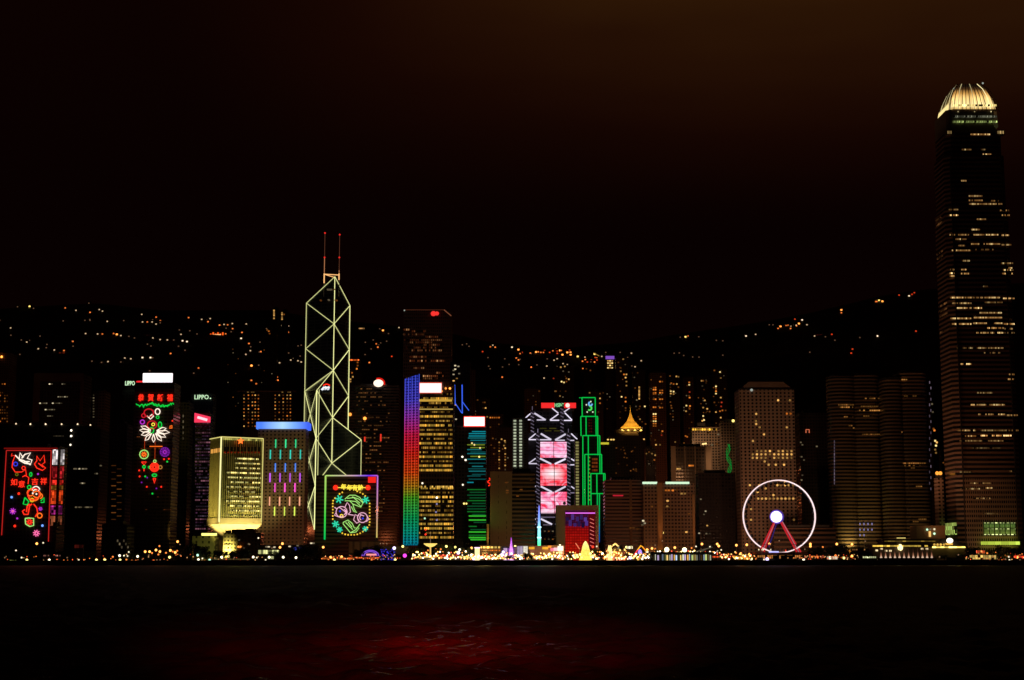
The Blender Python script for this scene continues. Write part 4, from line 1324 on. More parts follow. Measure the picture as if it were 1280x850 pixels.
scr = [(675.5, 708.5, 552.5, 572, screen_mat('screen_pale', 3, (255, 205, 230), (255, 90, 110), (255, 150, 195), None)),
       (675.5, 709.5, 580, 607, screen_mat('screen_red', 8, (255, 140, 160), (235, 25, 40), (255, 70, 90), (t.u(691, 594), t.zz(592), 8))),
       (676, 709.5, 615, 641.5, screen_mat('screen_pink', 14, (255, 210, 230), (255, 50, 80), (255, 120, 165), None))]
for x0, x1, a, b_, mt in scr:
    xm = (x0 + x1) / 2 + .3
    MB().box(t.u(x0, 600), t.u(xm - .4, 600), -2, -1, t.zz(b_), t.zz(a)).build('led_screen', mt, t.o)
    MB().box(t.u(xm + .4, 600), t.u(x1, 600), -2, -1, t.zz(b_), t.zz(a)).build('led_screen', mt, t.o)
for i in range(4): win(t, 679 + i * 6, 535.5 + (i % 2) * 3, mat_emit('window_olive', (90, 85, 30), .5, .4), 8, 1.2, dy=-.2)
for i in range(9): win(t, 676 + (i % 5) * 5, 664 + (i // 5) * 10, W_DIMW if i % 2 else W_DIM, 2, 1.3)
ts = Th('roof_sign', 'long red roof sign with green lettering and a pale pink glowing patch above the trusses', 'sign', 698, 1748, z=PZ(511.5, 1748))
MB().box(ts.u(676.5, 506), ts.u(693, 506), 0, 1, ts.zz(510), ts.zz(503.5)).build('red_board', mat_emit('board_red2', (255, 45, 45), .95), ts.o)
MB().box(ts.u(693.2, 506), ts.u(705, 506), 0, 1, ts.zz(509.5), ts.zz(503.5)).build('dark_board', mat_plain('sign_grey', (.12, .14, .12)), ts.o)
text(ts, 'HSBC', 699, 506.3, 11.4, 4.6, mat_emit('letters_green', (150, 235, 160), .9), -.4, bold=.02)
MB().box(ts.u(705.2, 506), ts.u(720, 506), 0, 1, ts.zz(510), ts.zz(503.5)).build('red_board', mat_emit('board_red2', (255, 45, 45), .95), ts.o)
MB().ball(ts.P(709.5, 506.6, 0), 2.5, 10, 6).build('glowing_patch', mat_emit('patch_pale', (255, 215, 205), 1.3), ts.o)
MB().box(ts.u(678, 511), ts.u(718, 511), 1, 1.4, -2.5, ts.zz(508)).build('frame', DARK, ts.o)

# lit stair shafts left and right of it
LG = mat_emit('stair_lamp', (215, 225, 190), .75, .35)
LY = mat_emit('stair_lamp_yellow', (190, 180, 110), .55, .35)
t = tower('stair_tower', 'grey stair shaft with two columns of pale lamps left of the white trusses', 640, 660, 522, 1735, 18, mat_facade('facade_stair', (.22, .19, .2), (.03, .03, .03), 4, 3, .6, .5))
for i in range(18):
    for x in (643.6, 650.8):
        b = MB().box(t.u(x, 560) - 1.5, t.u(x, 560) + 1.5, -1.0, -.2, t.zz(526 + i * 3.75) - .9, t.zz(526 + i * 3.75) + .9)
        b.build('lit_landing', LG, t.o)
t = tower('stair_tower', 'stair shaft with one column of yellow lamps right of the pink screens', 718, 726, 549, 1730, 12, mat_facade('facade_stair', (.22, .19, .2), (.03, .03, .03), 4, 3, .6, .5), roof=False)
for i in range(22):
    MB().box(t.u(721.6, 590) - 1.7, t.u(721.6, 590) + 1.7, -1.0, -.2, t.zz(553 + i * 3.7) - 1.1, t.zz(553 + i * 3.7) + .9).build('lit_landing', LY, t.o)

# green outlined stepped tower
FS = mat_facade('facade_stepped', (.07, .055, .05), (.015, .01, .01), 3, 3.6, .6, .5)
t = Th('office_tower', 'narrow stepped tower outlined in green neon with a small blue and green emblem on top', 'office tower', 740, 1740)
NG = mat_emit('outline_green', (10, 215, 80), .8)
segs = [(727.5, 744, 497, 521, ()), (726, 747, 520.5, 545, (732.5, 745)), (728.5, 749.7, 544.5, 569, (735.3, 747.3)), (731, 752, 568, 693, (735.4, 749.8)), (738.5, 756.3, 592, 617, (746, 754.5))]
for i, (x0, x1, a, b_, inner) in enumerate(segs):
    yf = -.35 * i
    zl, zh = max(0, t.zz(b_)), t.zz(a)
    MB().box(t.u(x0, a), t.u(x1, a), yf, 26 - i, zl if i < 3 else 0, zh).build('storey_block', FS, t.o)
    lines = [[(x0, a), (x1, a)], [(x1, a), (x1 + .2, b_ if i != 3 else 592)]]
    lines.append([(x0, a), (x0 + .3, b_ if i < 2 else (632 if i != 3 else 632))])
    for xi in inner: lines.append([(xi, a), (xi + .2, (b_ if i < 2 else 632 if xi < 736 else (592 if i == 3 else b_)))])
    if i == 4: lines.append([(738.5, 617), (756.3, 617)])
    for ln in lines:
        if i > 1 and ln[-1][1] > 620 and ln[0][0] > 745: continue
        MB().tube([t.P(x, y, yf - .7) for x, y in ln], .55, 4).build('outline_light', NG, t.o)
MB().tube([t.P(724, 497.2, -1), t.P(728, 497.2, -1)], .4, 4).build('outline_light', NG, t.o)
zs = [(t.zz(678), (20, 70, 190)), (t.zz(662), (20, 120, 170)), (t.zz(645), (10, 175, 90)), (t.zz(617), (10, 205, 80))]
for x in (746.7, 749.3):
    MB().tube([t.P(x, 617, -2.2), t.P(x - .2, 678, -2.2)], .6, 4).build('outline_light', led_gradient('led_green_blue', 2, zs, .8) if x < 747 else bpy.data.materials['led_green_blue'], t.o)
for i in range(12):
    win(t, 737, 572 + i * 4.8, mat_emit('dot_olive', (170, 190, 60), .5, .3), 1.2, 1.6, dy=-1.2)
    win(t, 741 + (i % 3) * 2.4, 574 + (i // 3) * 4.6, mat_emit('window_rust', (170, 80, 30), .35, .5), 2, 2.4, dy=-1.2)
for i in range(10): win(t, 736.5 + (i % 2) * 2.6, 525 + (i // 2) * 3.6, mat_emit('window_rust2', (110, 30, 20), .3, .5), 1.6, 1.6, dy=-.35)
MB().tube([t.P(738 - 2.2 * cos(a), 504.8 + 2.4 * sin(a), -.9) for a in [R(-70 + i * 28) for i in range(10)]], 1.0, 5).build('emblem_blue', mat_emit('emblem_blue', (110, 175, 235), 1.1), t.o)
MB().tube([t.P(737 + 2.4 * cos(a), 510.2 + 2.4 * sin(a), -1.1) for a in [R(-100 + i * 26) for i in range(10)]], 1.0, 5).build('emblem_green', mat_emit('emblem_green', (80, 220, 90), 1.1), t.o)
for x, y in ((738.5, 502), (733, 506), (741, 515), (734, 515)): MB().ball(t.P(x, y, -1), .8, 6, 5).build('emblem_highlight', mat_emit('emblem_white', (235, 245, 210), 1.1), t.o)

# red gridded hall in front
BEI = mat_plain('beige_tiles', (.42, .28, .20), .8)
t = Th('concert_hall', 'beige framed hall with a deep red lit glass front and a purple light line', 'hall', 722, 1330)
xa, xb, xc, xd = t.u(695.5, 660), t.u(706.5, 660), t.u(744.5, 660), t.u(748.5, 660)
zt_ = t.zz(631.5)
MB().box(xa, xb, 0, 24, 0, zt_ - 4.3).build('side_wall', BEI, t.o)
MB().box(xc, xd, 0, 24, 0, zt_ - 4.3).build('side_wall', BEI, t.o)
MB().box(xa, xd, 0, 24, zt_ - 4.2, zt_).build('top_beam', BEI, t.o)
RG = led_gradient('led_red_grid', 2, [(0, (215, 30, 10)), (t.zz(660), (165, 15, 15)), (t.zz(655), (70, 15, 50)), (t.zz(640), (80, 20, 60))], .75, (2.1, 2.3, .45))
MB().box(xb, xc - 6, 2.5, 4, 0, zt_ - 4.3).build('lit_glass_front', RG, t.o)
MB().box(xc - 5.9, xc, 2.5, 4, 0, zt_ - 4.3).build('red_bay', mat_emit('bay_red', (90, 8, 15), .7), t.o)
MB().box(xb + .3, xc - .3, .6, 1.2, t.zz(642), t.zz(640.6)).build('purple_light_line', mat_emit('line_purple', (235, 110, 240), 1.1), t.o)
for i, (x, y) in enumerate(((709.5, 648), (716, 646), (722, 647), (727, 646.5), (732, 648), (713, 653), (719, 655), (724, 654.5), (729, 655), (733.5, 654))):
    MB().box(t.u(x, y) - 1.4, t.u(x, y) + 1.2, 1.7, 2.3, t.zz(y) - 2.0 - (i % 3) * .5, t.zz(y) + (2.2 if i % 2 else .9)).build('violet_pane', mat_emit('pane_violet', (110, 70, 180), .5, .9), t.o)
for i in range(8):
    y = 648 + i * 4.8
    MB().tube([t.P(737.5, y, .9), t.P(742.5, y + 2.2, .9)], .28, 4).build('slanting_light', mat_emit('slant_pink', (255, 120, 110), .9), t.o)
flood(708, 1262, 15000, (255, 165, 90), 720, 650, 1330, 90)
MB().ball(t.P(705.5, 629, 3), 1.4, 8, 6).build('roof_dome', ROOF, t.o)

# tall light pillar
t = Th('light_pillar', 'tall glowing pillar of blue green light standing by the red lit hall', 'light pillar', 674, 1290)
zs = [(0, (120, 255, 150)), (t.zz(680), (90, 255, 170)), (t.zz(664), (150, 240, 255)), (t.zz(650), (120, 160, 255)), (t.zz(633), (120, 130, 255))]
MB().lathe([(1.5, 0), (1.25, t.zz(665)), (.8, t.zz(645)), (.35, t.zz(632))], n=8).build('lit_column', led_gradient('led_pillar', 2, zs, 1.5), t.o)
for y in (659, 672): MB().ball(t.P(674, y, 0), 1.9, 8, 6, .5).build('ring_lamp', mat_emit('ring_cyan', (190, 245, 255), 1.6), t.o)
MB().lathe([(3, 0), (3, .8), (1.6, 1.2)], n=10).build('base', CONC, t.o)
point('pillar_glow', (t.X - 3, 1286, 26), 3500, (40, 230, 130), 1)

# ------------------------------------------------------------------ centre right
t = tower('hotel_tower', 'dark stepped tower under a golden lit pyramid roof', 757, 803, 552, 1800, 34, mat_facade('facade_pyramid', (.10, .065, .05), (.01, .01, .01), 3, 3.4, .5, .55), cat='office tower', roof=False)
w_ = t.x1 - t.x0
MB().box(t.x0 + w_ * .08, t.x1 - w_ * .05, 2, 32, t.h, t.zz(545)).build('upper_storey', mat_plain('brown_dim', (.10, .065, .05)), t.o)
MB().box(t.u(770, 540), t.x1 - w_ * .08, 4, 30, t.zz(545), t.zz(536.5)).build('upper_storey', mat_plain('brown_dim', (.10, .065, .05)), t.o)
GP = bpy.data.materials.new('gold_roof')
GP.use_nodes = True
nt = NT(GP.node_tree)
tcx = nt.n('ShaderNodeTexCoord')
mpx = nt.n('ShaderNodeMapping')
mpx.inputs['Scale'].default_value = (.5, .5, .03)
nt.l(tcx.outputs['Object'], mpx.inputs[0])
nzx = nt.n('ShaderNodeTexNoise')
nzx.inputs['Scale'].default_value = 1.5
nt.l(mpx.outputs[0], nzx.inputs[0])
pb = nt.n('ShaderNodeBsdfPrincipled')
nt.l(nt.mix(nzx.outputs[0], (.95, .7, .25, 1), (.45, .26, .07, 1)), pb.inputs['Base Color'])
pb.inputs['Roughness'].default_value = .6
oo = nt.n('ShaderNodeOutputMaterial')
nt.l(pb.outputs[0], oo.inputs[0])
cx = t.u(788, 530, 14)
hw = 13.2
b = MB()
prof = [(hw, 536.3), (hw * .66, 532.5), (hw * .34, 527), (hw * .16, 521), (.5, 515), (.12, 507)]
rings = []
for q, y in prof:
    z = PZ(y, t.Y + 14) - 3
    rings.append([(cx - q, 14 - q, z), (cx + q, 14 - q, z), (cx + q, 14 + q, z), (cx - q, 14 + q, z)])
b.v = [p_ for r_ in rings for p_ in r_]
b.f = [(i * 4 + k, i * 4 + (k + 1) % 4, i * 4 + 4 + (k + 1) % 4, i * 4 + 4 + k) for i in range(len(rings) - 1) for k in range(4)] + [(3, 2, 1, 0)]
b.build('pyramid_roof', GP, t.o)
zr = PZ(537, t.Y) - 3
for dx in (-11, -4, 4, 11):
    spot('roof_floodlight', (t.X + cx + dx, t.Y - 6, zr + 3 - 1), (t.X + cx + dx * .3, t.Y + 14, zr + 16), 24000, (255, 190, 50), 120)
    MB().box(cx + dx - 1, cx + dx + 1, -4.5, -3.5, zr - .8, zr + .2).build('roof_lamp', mat_emit('roof_lamp_gold', (255, 220, 110), 1.2), t.o)
MB().box(cx - 13, cx + 13, -5, 4, zr - 2, zr - 1).build('roof_ledge', ROOF, t.o)
rg = random.Random(4)
for i in range(22): win(t, rg.uniform(762, 798), rg.uniform(556, 594), W_DIM, 1.6, 1.3)
t = tower('office_block', 'low block with a yellow green roof light just right of the green neon tower', 750, 770, 556, 1760, 14, FB, roof=False)
MB().box(t.u(751, 554), t.u(761, 554), -.5, .5, t.zz(555.5), t.zz(553)).build('roof_light', mat_emit('roof_light_lime', (200, 190, 50), 1.0), t.o)
for x in (760, 764, 767): MB().ball(t.P(x, 549.5, 3), 1.3, 8, 6, .7).build('roof_lamp', mat_emit('roof_lamp_amber', (255, 210, 110), 1.0), t.o)
MB().box(t.u(758, 554), t.u(769, 554), 2, 8, t.h, t.zz(551)).build('roof_deck', ROOF, t.o)

FSW = mat_facade('facade_swire', (.36, .25, .22), (.02, .012, .012), 300, 3.2, 2, .45)
FSW2 = mat_facade('facade_swire_bays', (.36, .26, .20), (.02, .012, .012), 3.0, 3.2, .62, .5)
t = tower('office_block', 'broad reddish brown block with a thin red light line near its top', 754, 802, 600, 1420, 30, FSW)
MB().box(t.u(764, 597), t.u(800, 597), 4, 24, t.h, t.zz(597.5)).build('roof_storey', FSW2, t.o)
MB().box(t.u(766, 619.5), t.u(779, 619.5), -.6, -.1, t.zz(620.3), t.zz(618.7)).build('red_light_line', mat_emit('line_red', (190, 30, 50), .9), t.o)
MB().box(t.u(787, 640), t.u(790, 640), -1.4, 0, 0, t.h + .2).build('pier', mat_plain('brown_pier2', (.3, .19, .13)), t.o)
for x, y in ((789, 635), (788, 660), (792, 660), (797, 661)): win(t, x, y, W_DIM, 2, 1.4, dy=-1.4)
flood(776, 1290, 34000, (255, 150, 90), 780, 640, 1420, 80)
t = tower('office_block', 'brown banded block with two glowing white green roof strips and an orange lit recess', 801, 869, 604, 1400, 30, FSW2, roof=False)
a0, a1 = t.u(821.5, 650), t.u(828.5, 650)
MB().box(a0, a1, -2.2, 0, 0, t.h + .4).build('orange_pier', mat_plain('orange_pier', (.5, .33, .18)), t.o)
MB().box(t.u(865.5, 650), t.u(868.5, 650), -2.2, 0, 0, t.zz(618)).build('orange_pier', mat_plain('orange_pier', (.5, .33, .18)), t.o)
for xa_, xb_ in ((803, 821.5), (832, 861.5)):
    MB().box(t.u(xa_, 603), t.u(xb_, 603), -1.2, .4, t.zz(605), t.zz(602.3)).build('roof_strip', mat_emit('roof_strip_green', (220, 255, 215), 1.0), t.o)
spot('wall_uplight', (t.X + (a0 + a1) / 2, 1400 - 4.6, 5), (t.X + (a0 + a1) / 2, 1400 - 2.4, 60), 90000, (255, 150, 45), 14, 1, .5)
point('wall_uplight', (t.X + (a0 + a1) / 2, 1400 - 4.4, 7), 1800, (255, 165, 55), .6)
spot('wall_uplight', (t.X + t.u(867, 680), 1400 - 4.4, 5), (t.X + t.u(867, 680), 1400 - 2.4, 55), 50000, (255, 140, 50), 12, 1, .5)
flood(845, 1290, 30000, (255, 150, 85), 838, 640, 1400, 80)
for x, y, m_ in ((832.5, 613, W_OR), (836, 613, W_OR), (841, 613, W_OR), (852, 617, W_WARM), (856, 617, W_WARM), (834.5, 626, W_WARM), (834, 633, W_WARM), (845, 642, W_DIM), (853, 648, W_DIM), (858, 665, W_WARM), (861, 642, W_DIM), (804, 651, W_WH), (806, 654, W_WH), (803, 656, W_DIMW), (815, 633, W_DIM), (846, 612, W_DIM), (828, 666, L_YL)):
    win(t, x, y, m_, 2.0, 1.5)
# dark building with white vertical stripes behind
t = tower('office_block', 'dark block with pale vertical ribs and a small orange window in the middle', 838, 890, 558, 1640, 26, mat_facade('facade_ribs', (.08, .06, .05), (.01, .01, .01), 3.2, 3.6, .7, .6))
for x, wd in ((842, 6), (856.6, 1), (869.3, 1), (886, 7)):
    MB().box(t.u(x, 600) - wd / 2 * .85, t.u(x, 600) + wd / 2 * .85, -1, 0, 0, t.h + .3).build('pale_rib', mat_plain('pale_rib', (.36, .28, .21)), t.o)
for x, y, m_ in ((862, 582, W_OR), (864, 582, W_OR), (866, 582, W_OR), (850, 586, W_WARM), (847, 586, W_WARM)): win(t, x, y, m_, 2.2, 1.6)
flood(868, 1575, 30000, (255, 170, 100), 862, 590, 1640, 80, z=PZ(588, 1520) + 4)
t = tower('hotel_tower', 'grey gridded hotel tower with a row of yellow lamps under its roof', 863, 907, 534, 1700, 24, mat_facade('facade_grid_grey', (.30, .24, .19), (.01, .01, .01), 3.1, 3.1, .62, .62), cat='hotel tower')
row(t, 865, 896, 536.8, mat_row('row_gold_lamps', (255, 190, 60), 1.1, 2.6, .95, .3), 2.0, dy=-.3)
MB().box(t.u(872, 530), t.u(882, 530), 3, 14, t.h, t.zz(528)).build('roof_storey', ROOF, t.o)
for x, y, m_ in ((879, 555, W_BR), (882, 554.5, W_BR), (896, 555, W_DIM), (885, 529 + 12, W_DIM), (898, 543, W_DIMW), (901, 544, W_DIMW), (890, 556, W_DIMW), (870, 568, W_DIM)): win(t, x, y, m_, 2.4, 1.6)
flood(872, 1668, 30000, (255, 185, 120), 885, 565, 1700, 130, z=PZ(556, 1640) + 6)
flood(905, 1600, 30000, (255, 185, 120), 890, 570, 1700, 60, z=PZ(588, 1520) + 8)
t = tower('hotel_tower', 'gridded tower with green neon squiggle on its side behind the round windowed tower', 900, 922, 527, 1680, 20, mat_facade('facade_grid_grey2', (.2, .15, .12), (.01, .01, .01), 3.1, 3.1, .62, .62), cat='hotel tower')
MB().ball(t.P(916.5, 526, 0), 1.6, 8, 6).build('roof_lamp', L_YL, t.o)
rg = random.Random(6)
b = MB()
for q in range(3):
    b.tube([t.P(909.5 + 2.6 * sin(i * .9 + q) + i * .28, 555 + i * 3.4, -1) for i in range(14)], .3 if q else .42, 4)
b.build('green_neon_squiggle', mat_emit('neon_dark_green', (15, 165, 60), .5), t.o)
t = tower('office_block', 'unlit black block at the foot of the gridded towers left of the ferris wheel', 870, 920, 591, 1520, 24, FB)
for x, y, m_ in ((882, 639, W_WH), (880, 643, W_DIMW), (884, 657, W_WARM), (874, 666.5, W_WH), (883, 667, W_DIMW), (887, 667, W_DIMW), (876, 624, W_DIMW)): win(t, x, y, m_, 1.6, 1.3)

# round windowed tower
JF = mat_facade('facade_portholes', (.42, .33, .27), (.008, .008, .008), 3.85, 3.27, .52, .5, rnd=True, oz=1.0)
t = tower('office_tower', 'pale tower with round porthole windows and a sloping flat roof behind the ferris wheel', 920, 995, 487, 1450, 34, JF, roof=False)
JH = t
b = MB()
ins = 7
b.prism([(t.x0 + 1, 1), (t.x1 - 1, 1), (t.x1 - 1, t.D - 1), (t.x0 + 1, t.D - 1)], t.h + .8, t.zz(477), top=[(t.x0 + 9, 1.5), (t.x1 - 10, 1.5), (t.x1 - 10, t.D - 4), (t.x0 + 9, t.D - 4)])
b.build('sloping_roof', mat_plain('roof_pale', (.30, .22, .18)), t.o)
MB().box(t.x0 - .4, t.x1 + .4, -.4, t.D + .4, t.h, t.h + .8).build('roof_ledge', mat_plain('ledge_dark', (.03, .03, .03)), t.o)
MB().box(t.x0 - .9, t.x0 + .0, -.5, 0.02, 0, t.h).build('corner_strip', mat_plain('roof_pale', (.22, .14, .11)), t.o)
k = lambda zx, zy: (880 + zx * .2941, 460 + zy * .2941)
pos = [(207 + i * 18.3, y) for y in (353, 367, 382) for i in range(10)] + [(x, 498) for x in (195, 235, 312, 326, 345, 360, 378)] + [(230 + i * 16.6, 555) for i in range(10)]
pos = [(x, y) for i, (x, y) in enumerate(pos) if not (y in (353,) and i in (0, 5)) and not (y == 382 and i % 10 == 4)]
pos += [(222, 195), (221, 225), (222, 238), (237, 252), (255, 282), (208, 310), (315, 137), (352, 194), (368, 194), (352, 252), (365, 137), (228, 527), (262, 512), (200, 600), (200, 645), (382, 645), (295, 540), (327, 484), (345, 484), (258, 397), (275, 411), (305, 411), (340, 411)]
for zx, zy in pos:
    x, y = k(zx, zy)
    win(t, x, y, W_WARM if zy in (353, 367, 382) else (W_OR if (zy == 194) else W_WARM), 2.1, 2.1, kind='disc')
MB().ball(t.P(939.5, 487.5, -1), 1.3, 8, 6).build('roof_lamp', mat_emit('lamp_grey', (170, 180, 170), .8), t.o)
flood(935, 1290, 100000, (255, 170, 110), 950, 590, 1450, 80)
flood(985, 1310, 75000, (255, 170, 110), 965, 540, 1450, 80)
spot('floodlight', (t.X - 60, 1400, 6), (t.X - 28, 1462, 60), 16000, (255, 140, 80), 90)
t = tower('office_block', 'dark block with one small lit roof sign right of the round windowed tower', 996, 1036, 516, 1600, 24, mat_facade('facade_maroon', (.08, .05, .04), (.01, .01, .01), 3, 3.4, .6, .5))
MB().tube([t.P(1007.5, 541, -.6), t.P(1007.5, 537, -.6), t.P(1011.5, 537, -.6), t.P(1011.5, 541, -.6)], .45, 4).build('small_sign', mat_emit('sign_salmon', (255, 130, 90), .7), t.o)
for x, y in ((1001, 553), (1003, 556), (1002, 571), (1000, 585), (1003, 594), (1000, 620), (1021, 558), (1002, 600), (1005, 575)): win(t, x, y, W_DIMW, 1.8, 1.4)
t = tower('low_office', 'long low banded building right behind the ferris wheel', 962, 1045, 660, 1400, 24, mat_facade('facade_bands_low', (.20, .12, .085), (.012, .01, .01), 300, 4.2, 2, .55), cat='low block', roof=False)
MB().box(t.u(985, 660), t.u(1038, 660), 3, 14, t.h, t.zz(656)).build('roof_plant', ROOF, t.o)
flood(1010, 1330, 9000, (255, 150, 90), 1010, 670, 1400, 90)

# banded rounded twin towers
EX = mat_facade('facade_rounded_bands', (.30, .22, .15), (.008, .008, .008), 300, 3.6, 2, .55, rough=.5)


def rounded(x0, x1, y0, y1, r_, k_=5):
    pts = []
    for cx_, cy_, a0_ in ((x1 - r_, y1 - r_, 0), (x0 + r_, y1 - r_, 90), (x0 + r_, y0 + r_, 180), (x1 - r_, y0 + r_, 270)):
        for i in range(k_ + 1):
            a = R(a0_ + 90 * i / k_)
            pts.append((cx_ + r_ * cos(a), cy_ + r_ * sin(a)))
    return pts


for nm, lab, parts_, Yx in (('office_tower', 'left one of two tall dark towers with rounded banded fronts, lit yellow at its foot', [(1040, 1074, 470), (1068, 1106, 468)], 1560),
                            ('office_tower', 'right one of two tall dark towers with rounded banded fronts, next to the huge tower', [(1108, 1133, 472), (1127, 1166, 465)], 1540)):
    t = Th(nm, lab, 'office tower', (parts_[0][0] + parts_[1][1]) / 2, Yx)
    for q, (x0, x1, yt) in enumerate(parts_):
        u0, u1 = t.u(x0, 580), t.u(x1, 580)
        r_ = min(11, (u1 - u0) * .42)
        MB().prism(rounded(u0, u1, q * 2.5, 30 + q * 2, r_), 0, t.zz(yt)).build('rounded_shaft', EX, t.o)
        MB().prism(rounded(u0 + 4, u1 - 4, 6, 26, 5), t.zz(yt), t.zz(yt - 3)).build('roof_plant', ROOF, t.o)
    t.x0, t.x1 = t.u(parts_[0][0], 580), t.u(parts_[1][1], 580)
    if Yx == 1560:
        E1 = t
        for y, a, b_, s_ in ((506, 1048, 1068, 1), (509, 1050, 1066, 1.4), (508, 1076, 1098, 1), (513, 1074, 1100, 1.3), (521, 1054, 1066, .8), (520, 1077, 1090, .9), (498, 1078, 1100, .5), (543, 1078, 1100, .4), (532, 1060, 1068, .6), (535, 1064, 1068, 1.2), (493, 1056, 1060, .8)):
            row(t, a, b_, y, mat_row('row_exchange_%d' % int(s_ * 10), (220, 150, 70), .55 * s_, 2.2, .75, .2, (190, 120, 60)), 1.2, dy=-.3)
        for i in range(14): win(t, 1043, 552 + i * 4, mat_emit('edge_lilac', (150, 130, 150), .4, .6), .8, 2.6, dy=1)
        for i in range(10): win(t, 1075 + (i % 4) * 5, 655 + (i // 4) * 7, mat_emit('glint_violet', (170, 160, 220), .6), 1.0, 2.0, dy=-.4)
    else:
        for y, a, b_, s_ in ((474.5, 1127, 1137, 1.2), (495, 1130, 1155, .6), (579, 1129, 1157, 1.4), (582, 1129, 1150, .9), (585, 1133, 1146, .5), (608, 1140, 1158, .7), (652, 1137, 1148, .7), (649, 1148, 1158, .5), (540, 1122, 1128, .6)):
            row(t, a, b_, y, mat_row('row_exchange_%d' % int(s_ * 10), (220, 150, 70), .55 * s_, 2.2, .75, .2, (190, 120, 60)), 1.2, dy=2.0)
        for i in range(20): win(t, 1162 + (i % 2) * 1.6, 478 + i * 7, mat_emit('edge_lilac', (150, 130, 150), .4, .6), .8, 2.6, dy=2)
spot('floodlight', (E1.X + t.u(1130, 690) * 0 + E1.u(1063, 690), 1560 - 9, 12), (E1.X + E1.u(1063, 690), 1560 + 6, 90), 22000, (255, 215, 100), 130)
spot('floodlight', (E1.X + E1.u(1063, 690), 1560 - 60, 6), (E1.X + E1.u(1075, 690), 1560 + 3, 40), 20000, (255, 190, 90), 70)
spot('floodlight', (t.X + t.u(1122, 690), 1540 - 60, 6), (t.X + t.u(1125, 690), 1540 + 3, 50), 24000, (255, 190, 100), 75)
t = tower('residential_tower', 'thin dark tower with a column of orange windows just left of the huge tower', 1163, 1174, 496, 1760, 14, FRES2, cat='residential tower')
for x, y, m_ in ((1167, 536, W_OR), (1168, 538, W_OR), (1169, 551, W_BR), (1171, 553, W_WARM), (1170, 557, W_BR), (1169, 562, W_WARM), (1170, 566, W_WARM), (1165, 505, W_DIMW), (1166, 515, W_DIMW)): win(t, x, y, m_, 2, 2)
t = tower('office_block', 'small white gridded block under an orange sign beside the huge tower', 1169, 1181, 597, 1385, 14, mat_facade('facade_white_grid', (.55, .42, .32), (.02, .015, .01), 3.2, 3.4, .5, .5), roof=False)
ts = Th('roof_sign', 'short bright orange sign on the small white block beside the huge tower', 'sign', 1174, 1384, z=PZ(597, 1384))
for i, x in enumerate((1171.5, 1175.5)): MB().ball(ts.P(x, 591.5, 0), 1.7, 8, 6).build('glowing_letter', mat_emit('letter_orange', (255, 160, 60), 1.4), ts.o)
MB().box(ts.u(1169.5, 596), ts.u(1178.5, 596), .2, .6, -.2, ts.zz(593)).build('frame', DARK, ts.o)
flood(1172, 1340, 9000, (255, 170, 100), 1175, 640, 1385, 80)

# ------------------------------------------------------------------ the huge tower
t = Th('skyscraper', 'huge banded skyscraper at the right edge with a glowing crown of curved fins', 'skyscraper', 1240, 1350)
IF_ = mat_facade('facade_huge', (.27, .18, .13), (.008, .008, .009), 300, 4.1, 2, .55, rough=.45)
IFV = mat_facade('facade_huge_foot', (.33, .24, .17), (.008, .008, .009), 1.9, 4.1, .62, .55, rough=.5)
u0 = t.u(1191, 470)
u1 = u0 + 57
DD = 42
zt_ = t.zz(262)
ch = 5


def oct_(a, b_, c, d, k):
    return [(a + k, c), (b_ - k, c), (b_, c + k), (b_, d - k), (b_ - k, d), (a + k, d), (a, d - k), (a, c + k)]


lv = [(0, 262, 0), (1, 196, 1.2), (2, 170, 2.6)]
zprev = 0
for i, (q, py, ins) in enumerate(((0, 262, 0), (1, 193, 1.1), (2, 164, 2.6))):
    z1 = t.zz(py)
    MB().prism(oct_(u0 + ins, u1 - ins, ins, DD - ins, ch), zprev, z1).build('shaft', IF_, t.o)
    zprev = z1
MB().prism(oct_(um - 22.5, um + 22.5, 2.5, 45, 3), t.zz(164), t.zz(136)).build('crown_core', mat_plain('crown_core', (.30, .27, .2)), t.o)
um = (u0 + u1) / 2 + 1.6
vm = 24.5
MB().prism(oct_(u0 - .3, u1 + .3, -.3, 10, ch), 0, t.zz(598)).build('ribbed_foot', IFV, t.o)
# corner piers
for a, c in ((u0 + ch, -.5), (u1 - ch - 1, -.5)):
    MB().box(a, a + 1.1, c, .6, 0, t.zz(200)).build('corner_fin', mat_plain('fin_dark', (.04, .035, .03)), t.o)
for (ya, yb, xa_, xb_, g_) in ((131, 147, 22.6, 24.6, [(t.zz(147), (255, 214, 120)), (t.zz(131), (255, 226, 150))]),):
    xa_, xb_ = xa_ - 1.3, xb_ - 1.6
    ya, yb = ya - 6, yb - 7
    MB().prism([(um - xb_, 7), (um - xb_ + .4, 7), (um - xb_ + .4, 44), (um - xb_, 44)], t.zz(yb), t.zz(ya), top=[(um - xa_, 9), (um - xa_ + .4, 9), (um - xa_ + .4, 42), (um - xa_, 42)]).build('crown_side_glow', led_gradient('led_crown_side_%d' % ya, 2, g_, 1.0 if ya < 140 else .8, (1.7, 300, .7)), t.o)
# the crown: blades following a curved profile
CW = mat_emit('crown_glow', (255, 215, 120), 1.0)
CF = mat_plain('crown_fin', (.75, .68, .5), .5)
CFD = mat_plain('crown_fin_dark', (.12, .10, .07), .5)
prof = [(23.2, 158), (23.2, 150), (22.6, 140), (21.2, 130), (19.0, 120), (15.4, 111), (10.6, 105)]


def crown_pt(ax, k, off):
    """ax 0 front, 1 left, 2 right, 3 back; off along the face -1..1"""
    r_, py = prof[k]
    z = PZ(py, t.Y + vm - r_) - 3
    w_ = r_ * off
    if ax == 0: return (um + w_, vm - r_, z)
    if ax == 1: return (um - r_, vm + w_, z)
    if ax == 2: return (um + r_, vm + w_, z)
    return (um + w_, vm + r_, z)


